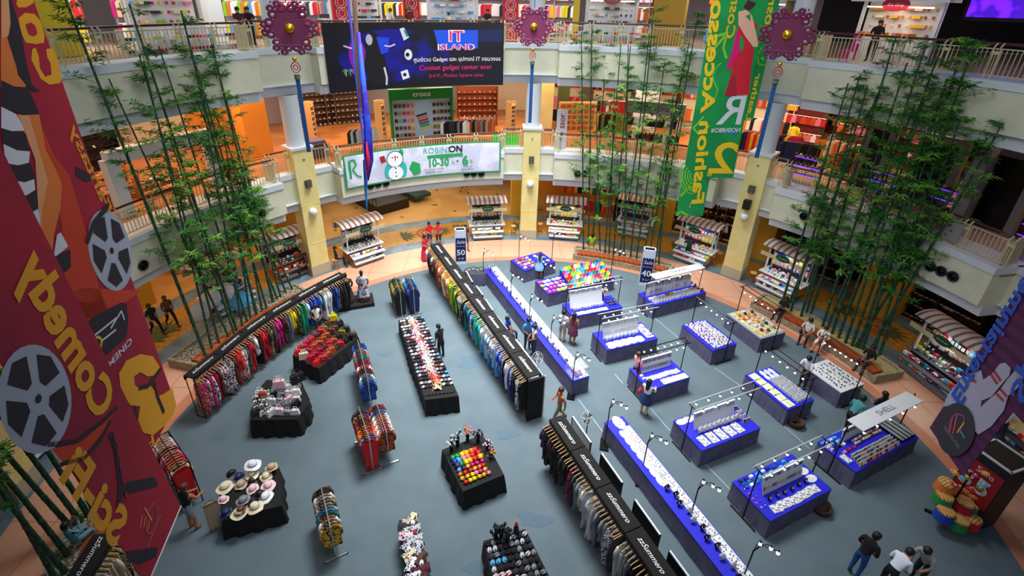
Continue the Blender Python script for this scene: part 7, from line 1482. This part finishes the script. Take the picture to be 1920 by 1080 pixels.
for r in range(5):
    for i in range(10):
        x = -1.6 + .25 * i if i < 5 else .75 + .24 * (i - 5); c0 = cc[r][i] if i < 5 else rs.choice(['black', 'olive', 'charcoal', 'brown', 'navy']); q = Vector((p.x + c_ * x + s_ * .02, p.y + s_ * x - c_ * .02, Z2 + 2.05 - .44 * r)); q += Vector((s_ * .05, -c_ * .05, 0))
        for e in (-1, 1):
            o = put(SHOE, 'clog', q + Vector((c_ * .05 * e, s_ * .05 * e, 0)), rz, '%s clog on the green framed display, %s row from the top' % (c0, ORD[r]), 'clog', PAL[c0], 'clogs of one colour in one row of the green display: %s %s' % (c0, ORD[r]), 1.1); o.rotation_euler = (radians(80), 0, rz)
# garment clusters by the railing
for k, (a, r, c) in enumerate([(122.0, 18.4, ['black', 'beige', 'silver', 'charcoal']), (104.6, 18.6, ['black', 'charcoal', 'grey', 'white']), (99.6, 18.8, ['brown', 'rust', 'black', 'grey', 'beige']), (84.5, 22.4, ['black', 'charcoal'])]):
    R_(a, r, Z2, 'low rail of hanging tops on the second storey, %s from the orange hall' % ORD[k], 'hanging top or bag on the low rails of the second storey', w=1.5, h=1.35, rows=1, n=9, me=lowg('shirt'), name='garment', cols=c, cat='clothing', hang=True, back=False, mat='wood_light')
t = thing('drawer_chest', 'pale wooden wall of small drawers with bags on top, beyond the vertical sign', 'chest', pol(81.5, 21.4, Z2 - .02), radians(81.5) - pi / 2 + .25); MB().mat('wood_light').box((0, 0, .95), (2.4, .5, 1.9)).build('body', t)
for r in range(5):
    for i in range(6): m = MB().mat('wood_orange').box((-1.0 + .4 * i, -.26, .25 + .36 * r), (.34, .02, .28)); d = m.build('drawer', t); MB().mat('black').box((-1.0 + .4 * i, -.28, .25 + .36 * r), (.1, .03, .03)).build('handle', d)
t = thing('standing_sign', 'tall grey sign board with sideways red letters beside the middle column', 'sign', pol(84.2, 16.6, Z2), radians(84.2) - pi / 2); MB().mat(flat('#b4b6ba', .5)).box((0, 0, 1.15), (.62, .12, 2.3)).build('board', t)
m = MB().mat(flat('#8a1c24', .5)); lettering(m, 'ssor', lambda x, y, l: Vector((x, -.065, 1.65 + y)), 0, 0, .5, 1, rot=pi / 2, bold=.02); m.mat(flat('#3a3c40')); lettering(m, 'shoes', lambda x, y, l: Vector((x, -.065, .75 + y)), 0, 0, .25, 1, rot=pi / 2); m.build('lettering', t)
t = thing('green_crate', 'bright green slatted crate behind the railing beside the middle column', 'crate', pol(95.3, 17.2, Z2), radians(94) - pi / 2); m = MB().mat(flat('#3cc81c', .5)); m.box((0, 0, .1), (1.5, .6, .2))
for s in (-1, 1): m.box((0, s * .3, .35), (1.5, .04, .5)); m.box((s * .75, 0, .35), (.04, .6, .5))
m.build('body', t); MB().mat(flat('#1c7a1c')).box((0, 0, .5), (1.4, .5, .1)).build('cushion', t)
t = thing('dark_plinth', 'dark violet plinth under the blue tassel on the second storey', 'plinth', pol(130.5, 18.6, Z2 - .02), radians(130) - pi / 2); MB().mat(flat('#4a4258', .5)).box((0, 0, .35), (1.4, .9, .7)).build('base', t); MB().mat(flat('#6a5f74', .5)).box((0, 0, .8), (1.1, .7, .2)).build('step', t)
# behind the slender bamboo: hanging shirts, sign board
for k, (a, r, c) in enumerate([(76, 25.5, ['red', 'red', 'black', 'crimson', 'white']), (84, 26.2, ['red', 'pink', 'red', 'black']), (69, 25.5, ['red', 'crimson', 'white', 'gold', 'black']), (62, 25.0, ['orange', 'cream', 'red', 'rust', 'white']), (57, 25.0, WARM), (52, 24.5, WARM)]):
    R_(a, r, Z2, 'high wall rail of mostly %s shirts on the second storey, %s from the middle column' % (c[0], ORD[k]), 'shirt on the high wall rails of the second storey', w=2.6, h=3.1, rows=2, n=12, me=lowg('shirt'), name='garment', cols=c, cat='clothing', hang=True, mat='wall_cream2')
t = thing('shop_sign', 'grey shop sign board with dark script behind the slender bamboo screen', 'sign', pol(67.5, 19.3, Z2 + 1.9), radians(67.5) - pi / 2); MB().mat(flat('#7d8a8c', .5)).box((0, 0, .35), (3.4, .5, .7)).build('board', t); m = MB().mat('black'); lettering(m, 'accessories', lambda x, y, l: Vector((x, -.255, .35 + y)), 0, 0, .45, 1, shear=.2); m.build('lettering', t)
for s in (-1, 1): MB().mat('black_metal').box((s * 1.6, 0, -.95), (.08, .08, 1.9)).build('post', t)
R_(67.5, 19.2, Z2, 'rail of dark tops with white tags behind the slender bamboo', 'dark top behind the slender bamboo screen', w=3.2, h=1.7, rows=2, n=14, me=lowg('small'), name='garment', cols=['black', 'charcoal', 'white', 'black', 'brown'], cat='clothing', hang=True, back=False)
R_(75, 20.5, Z2, 'rail of dark and olive jackets beyond the drawers', 'jacket beyond the drawer chest', w=1.8, h=1.6, rows=1, n=10, me=lowg('long'), name='garment', cols=['black', 'charcoal', 'olive', 'mustard'], cat='clothing', hang=True, back=False)
# dark storefront side
for k, (a, r, c) in enumerate([(47.5, 24.5, WARM), (43.5, 25.5, WARM), (40, 24, ['orange', 'cream', 'red', 'black', 'pink']), (36, 25.5, WARM), (32, 24.5, WARM), (28, 25.5, ['cream', 'red', 'white', 'black', 'orange']), (24, 24.5, WARM), (19, 25.5, WARM), (14.5, 24.5, ['cream', 'red', 'black', 'orange', 'white'])]):
    R_(a, r, Z2, 'high wall rail of warm coloured tops beyond the dark bamboo, %s from the yellow mannequin' % ORD[k], 'warm coloured top on the wall rails beyond the dark bamboo', w=2.4, h=3.0, rows=3, n=9, me=lowg('small'), name='garment', cols=c, cat='clothing', hang=True, mat='wall_red')
for k, (a, r, c) in enumerate([(44.2, 19.8, ['navy', 'black', 'charcoal', 'navy']), (41, 21.8, ['orange', 'red', 'cream']), (47.5, 21.0, ['red', 'black', 'crimson', 'gold']), (36.5, 20.5, ['navy', 'red', 'black']), (52.5, 20.3, ['red', 'gold', 'black', 'navy'])]):
    R_(a, r, Z2, 'floor rail of %s coats on the pale second storey aisle, %s of five' % (c[0], ORD[k]), 'coat on the floor rails of the pale second storey aisle', w=1.7, h=1.5, rows=1, n=10, me=lowg('long'), name='garment', cols=c, cat='clothing', hang=True, back=False, turn=.3)
mannequin(at(1480, 280, Z2 - .02), radians(45) + pi / 2, 'mannequin in yellow jacket and black trousers on the second storey aisle', flat('#d8c81c', .7), flat('#d8c81c', .7))
GREYF = flat('#77706f', .5)
for k, (a0, a1) in enumerate([(16.5, 21), (24, 28.5), (32, 35)]):
    t = thing('glazed_partition', 'black glazed partition framed in grey on the dark second storey, %s from frame edge' % ORD[k], 'partition', pol((a0 + a1) / 2, 18.9, Z2)); t.location = (0, 0, 0)
    MB().mat(M('dark_glass', '#040405', .15)).arc(a0, a1, 18.8, 18.9, Z2, Z2 + 2.9, 6).build('pane', t); m = MB().mat(GREYF).arc(a0 - .3, a1 + .3, 18.7, 18.95, Z2 + 2.9, Z2 + 3.15, 6); m.build('header', t)
    for a in (a0, a1): MB().mat(GREYF).box(pol(a, 18.8, Z2 + 1.5), (.25, .3, 3.0), radians(a)).build('jamb', t)
M('led_violet', '#5a1cff', .4, emit=3.5)
for k, (a, r) in enumerate([(40.5, 17.6), (22.5, 18.3), (13.2, 18.6), (11, 17.9), (30.5, 18.2)]):
    t = thing('led_shelf', 'violet lit black shelf on the dark second storey, %s' % ['by the yellow mannequin', 'between the two wide black panes', 'nearer the frame edge', 'at the frame edge', 'behind the dark bamboo'][k], 'shelf', pol(a, r, Z2), radians(a) - pi / 2)
    for j in range(3): MB().mat('black').box((0, 0, .35 + .42 * j), (1.3, .4, .05)).build('shelf_board', t); MB().mat('led_violet').box((0, -.21, .35 + .42 * j), (1.25, .02, .03)).build('light_strip', t)
    for s in (-1, 1): MB().mat('black').box((s * .66, 0, .65), (.04, .4, 1.3)).build('side_panel', t)
    for j in range(3):
        for i in range(5): q = pol(a, r, Z2 + .385 + .42 * j); put(GB[0], 'boxed_gadget', q + Vector((sin(radians(a)) * (.22 * i - .44), -cos(radians(a)) * (.22 * i - .44), 0)), radians(a), 'boxed gadget on the violet lit shelves', 'gadget', PAL[rs.choice(['silver', 'white', 'charcoal', 'purple'])], 'boxed gadgets on the violet lit shelves')
p = pol(12.6, RB + .3, Z2 + .55); t = thing('rail_sign', 'grey railing sign with a red flower wheel on the dark second storey balcony', 'sign', pol(18.2, RB + .1, Z2 + .55), radians(18.2) - pi / 2); MB().mat(flat('#8a8680', .6)).box((0, 0, 0), (1.4, .04, .75)).build('board', t)
m = MB().mat(flat('#c04050', .6)); m.prism(disc(0, 0, .12, 14), .022, .026, lambda x, y, z: (x, -z, y)); m.mat(flat('#4a4644', .6)); [m.prism(disc(.4 * cos(k * pi / 4), .26 * sin(k * pi / 4), .07, 6, .03, k * pi / 4), .022, .026, lambda x, y, z: (x, -z, y)) for k in range(8)]; m.build('picture', t)
# leafy bamboo side: white portal, shoe tables
t = thing('portal_frame', 'white rectangular portal frame around a shoe shop behind the leafy bamboo', 'portal'); 
MB().mat('white_paint').arc(147.6, 161.5, 17.3, 17.7, Z2 + 2.1, Z2 + 2.6, 8).build('header', t); MB().mat('white_paint').box(pol(161.2, 17.5, Z2 + 1.15), (.4, .5, 2.3), radians(161)).build('jamb', t); MB().mat('white_paint').box(pol(148, 17.5, Z2 + 1.15), (.4, .5, 2.3), radians(148)).build('jamb', t)
for k, (a, r) in enumerate([(154, 18.8), (158, 19.4), (162, 18.9), (165.5, 19.6), (156, 21.5), (163, 21.8)]): R_(a, r, Z2, 'low tiered wooden shoe table behind the leafy bamboo, %s from the orange hall' % ORD[k], 'shoe on the tiered wooden tables behind the leafy bamboo', w=1.7, h=.95, rows=3, n=7, cols=['white', 'grey', 'sky blue', 'charcoal', 'crimson', 'brown'], mat='wood_orange', back=False)
for k, a in enumerate((153, 158.5, 164, 169)): R_(a, 24.5, Z2, 'wall shelf of %s shoes deep behind the leafy bamboo, %s from the orange hall' % (['dark', 'bright red', 'bright red', 'dark'][k], ORD[k]), '%s shoe on the deep wall shelves' % ['dark', 'red', 'red', 'black'][k], w=2.3, h=3.2, rows=6, n=8, cols=[['black', 'charcoal', 'white'], ['red', 'red', 'white'], ['red', 'crimson', 'red'], ['black', 'maroon', 'charcoal']][k], mat=[MATS['wall_dark'], flat('#b01418'), flat('#b01418'), MATS['wall_dark']][k])
t = thing('orange_counter', 'orange side counter by the orange pillar of the second storey hall', 'counter', pol(142.5, 20.4, Z2), radians(140)); MB().mat(flat('#e08a20', .4)).box((0, 0, .55), (1.0, 1.3, 1.1)).build('body', t); MB().mat(flat('#c87818', .4)).box((0, 0, 1.12), (1.1, 1.4, .06)).build('worktop', t)
# ground storey shops
for k, (a, c) in enumerate([(78, ['red', 'crimson', 'black', 'gold']), (81, ['orange', 'cream', 'gold', 'red']), (74.5, ['red', 'orange', 'green', 'black'])]): R_(a, 20.6, 0, 'ground storey rail of hanging %s costumes beyond the orange fronted cart, %s' % (c[0], ORD[k]), 'costume on the ground storey rails beyond the orange fronted cart', w=1.2, h=2.6, rows=2, n=7, me=lowg('shirt'), name='garment', cols=c, cat='clothing', hang=True, mat='orange_wall')
for k, a in enumerate((50.5, 53.5, 56.8, 60)): R_(a, 20.6, 0, 'ground storey wall shelf crowded with glinting ornaments, %s from the column' % ORD[k], 'glinting ornament on the ground storey wall shelves', w=1.7, h=3.2, rows=6, n=9, me=GB[1], name='ornament', cols=['gold', 'silver', 'white', 'brown', 'black', 'cream'], cat='ornament', mat='wall_slat', sc=1.6)
for k, a in enumerate((131, 148, 160, 168)): R_(a, 22.3, 0, 'ground storey display under the leafy bamboo balcony, %s from the pier' % ORD[k], 'dark goods on the ground storey displays', w=2.2, h=1.5, rows=2, n=8, me=GB[0], name='gift_box', cols=DARK, cat='goods', mat='wood_orange', sc=2)
for k, a in enumerate((66, 70, 19, 24, 36)): R_(a, 20.3, 0, 'dark ground storey shop shelf, %s counting from the middle column' % ORD[k], 'small goods on the dark ground storey shelves', w=1.8, h=2.4, rows=4, n=8, me=GB[2], name='flat_pack', cols=['charcoal', 'silver', 'rust', 'crimson', 'black'], cat='goods', mat='wall_dark', sc=1.6)
# top storey kiosks and stock
def kiosk(a, r, label, w=2.8, col=None, lit=False):
    t = thing('white_kiosk', label, 'kiosk', pol(a, r, Z3 - .02), radians(a) - pi / 2); 
    for s in (-1, 1): MB().mat('white').box((s * w / 2, 0, 1.2), (.12, .12, 2.4)).build('post', t)
    MB().mat('white').box((0, .5, 1.2), (w, .05, 2.4)).build('back_panel', t); MB().mat('white').box((0, -.1, .5), (w * .9, .7, 1.0)).build('counter', t)
    m = MB().mat('white_glossy'); vs = []
    for i in range(9):
        b = pi * i / 8
        for s in (-1, 1): vs.append((s * w * .62, -.75 * cos(b), 2.35 + .5 * sin(b)))
    m.add(vs, [(2 * i, 2 * i + 1, 2 * i + 3, 2 * i + 2) for i in range(8)]); m.build('awning', t, True)
    m = MB().mat(flat('#a01434', .4)); m.X = Matrix.Translation((0, -.78, 2.25)) @ Matrix.Rotation(pi / 2, 4, 'X'); m.prism(disc(0, 0, .5, 20, .26), -.02, .02); m.mat('white'); lettering(m, 'the shop', lambda x, y, l: Vector((x, y, .022)), 0, 0, .17, 1); m.build('sign', t)
    MB().mat(M('strip_light', '#fff2e0', .4, emit=5)).box((0, -.3, 2.15), (w * .85, .06, .05)).build('strip_light', t)
    g = 'stock of the %s' % label
    c, s_ = cos(radians(a) - pi / 2), sin(radians(a) - pi / 2)
    for r_ in range(5):
        for i in range(9):
            x = w * .88 * ((i + .5) / 9 - .5); y = .35 if r_ > 0 else -.3; z = [1.02, 1.0, 1.35, 1.7, 2.0][r_]
            q = pol(a, r, Z3 + z) + Vector((c * x - s_ * y, s_ * x + c * y, 0)); put(rs.choice([FOLD, GB[1], GB[0]]), 'stock_item', q, radians(a), 'small item in the %s' % label.replace('white awning ', ''), 'goods', PAL[rs.choice(col or CANDY)], g, 1.1)
kiosk(147, 19, 'white awning kiosk at the leafy bamboo end of the top storey'); kiosk(119, 21, 'white awning kiosk seen over the navy banner, narrow banner side', col=['charcoal', 'red', 'white', 'sky blue']); kiosk(104.3, 19.2, 'white awning towel kiosk over the navy banner', col=['white', 'silver', 'white', 'sky blue'])
kiosk(77, 18.9, 'white awning hat kiosk above the slender bamboo', col=['charcoal', 'cream', 'beige', 'white', 'navy']); kiosk(54.3, 19.2, 'white awning kiosk beside the green banners', col=['white', 'sky blue', 'blue']); kiosk(36, 18.6, 'lit snack kiosk with white awning on the dark top storey', col=['orange', 'rust', 'gold', 'cream'])
l = area('kiosk_lamp', pol(36, 17.9, Z3 + 2.2), 1.5, 30, (1, .7, .45))
for k, (a, r, c) in enumerate([(166, 22, DARK), (160, 23, ['maroon', 'rust', 'charcoal']), (155, 22.5, CANDY), (145, 22.5, CANDY), (133, 22, ['yellow', 'lime', 'white', 'sky blue', 'orange']), (127, 22.5, ['charcoal', 'white', 'red', 'grey']), (121, 24, CANDY), (114, 22, CANDY), (108, 22.5, ['orange', 'red', 'royal blue', 'white']), (98, 22.5, ['red', 'crimson', 'white', 'charcoal']), (90, 21.6, WARM), (86, 22.5, CANDY), (74.8, 21, ['red', 'rust', 'white', 'pink']), (71, 22, ['red', 'crimson', 'maroon']), (58.5, 21, ['orange', 'brown', 'sky blue', 'white']), (54, 21, ['sky blue', 'white', 'blue'])]):
    R_(a, r, Z3, 'top storey rail crowded with small clothes and toys, %s counting from the red banner' % nth(k), 'small clothes or toys on the top storey rails', w=2.6, h=2.9, rows=3, n=15, me=lowg('shirt'), sc=.85, name='garment', cols=c, cat='clothing', hang=True, mat='wall_shop_white')
for k, (a, r) in enumerate([(142.5, 17.8), (147, 17.6), (152, 17.7), (123, 18.2), (114.5, 18.3), (109, 18.6), (84.5, 17.6), (81, 17.3), (76.5, 17.4), (73, 17.8)]):
    R_(a, r, Z3, 'low top storey bin of folded goods by the railing, %s from red banner' % nth(k), 'folded goods in the low bins of the top storey', w=1.9, h=.9, rows=2, n=7, me=FOLD, name='folded_clothes', cols=CANDY, cat='clothing', mat='white', back=False)
for k, (a, r) in enumerate([(123.6, 18.2), (111.8, 18.4), (94.8, 17.6)]):
    t = thing('patterned_panel', 'tall red panel with white ring pattern on the top storey, %s from the narrow banner' % ORD[k], 'panel', pol(a, r, Z3), radians(a) - pi / 2); MB().mat(flat('#c01c2c', .6)).box((0, 0, 1.5), (.85, .3, 3.0)).build('panel', t); m = MB().mat(flat('#f0c8c8', .6))
    for j in range(6):
        for w in (.28, .16): m.tube([(w * cos(q * pi / 8), -.155, .35 + .5 * j + w * sin(q * pi / 8)) for q in range(17)], .018, 4, False)
    m.build('ring_pattern', t)
t = thing('plastic_chair', 'magenta plastic chair behind the railing of the dark top storey', 'chair', pol(38.6, 16.6, Z3), radians(200)); P_ = flat('#e0148c', .4); MB().mat(P_).box((0, 0, .42), (.42, .42, .05)).build('seat', t); MB().mat(P_).box((0, .2, .72), (.42, .05, .6)).build('backrest', t)
for x in (-.18, .18):
    for y in (-.18, .18): MB().mat(P_).box((x, y, .2), (.05, .05, .4)).build('leg', t)
t = thing('wall_screen', 'glowing violet wall screen on the dark top storey', 'screen', pol(27, 22, Z3 + 2.9), radians(27) - pi / 2); MB().mat(M('screen_violet', '#6a1cf0', .4, emit=1.6, pat='noise', col2='#3a10a0', scale=1.5)).box((0, 0, 0), (4.2, .08, 2.2)).build('display', t); MB().mat('black').box((0, .06, 0), (4.5, .08, 2.5)).build('bezel', t)
t = thing('step_ladder', 'white folding step ladder behind the railing of the dark top storey', 'ladder', pol(33, 16.5, Z3), radians(33) - pi / 2); m = MB().mat('white')
for s in (-1, 1): m.tube([(s * .22, -.3, 0), (s * .14, 0, 1.2), (s * .22, .3, 0)], .02, 5)
for k in range(3): m.box((0, -.22 + .07 * k, .3 + .3 * k), (.4, .1, .03))
m.build('frame', t)

for key, nm, lb in (('clothing', 'shop_clothes', 'masses of clothes hung on the upper storey shop walls'), ('shoe', 'shop_shoes', 'rows of shoes on the deep wall shelves behind the leafy bamboo')):
    o = ACC[key].build(nm); tag(o, lb, key); o['kind'] = 'stuff'
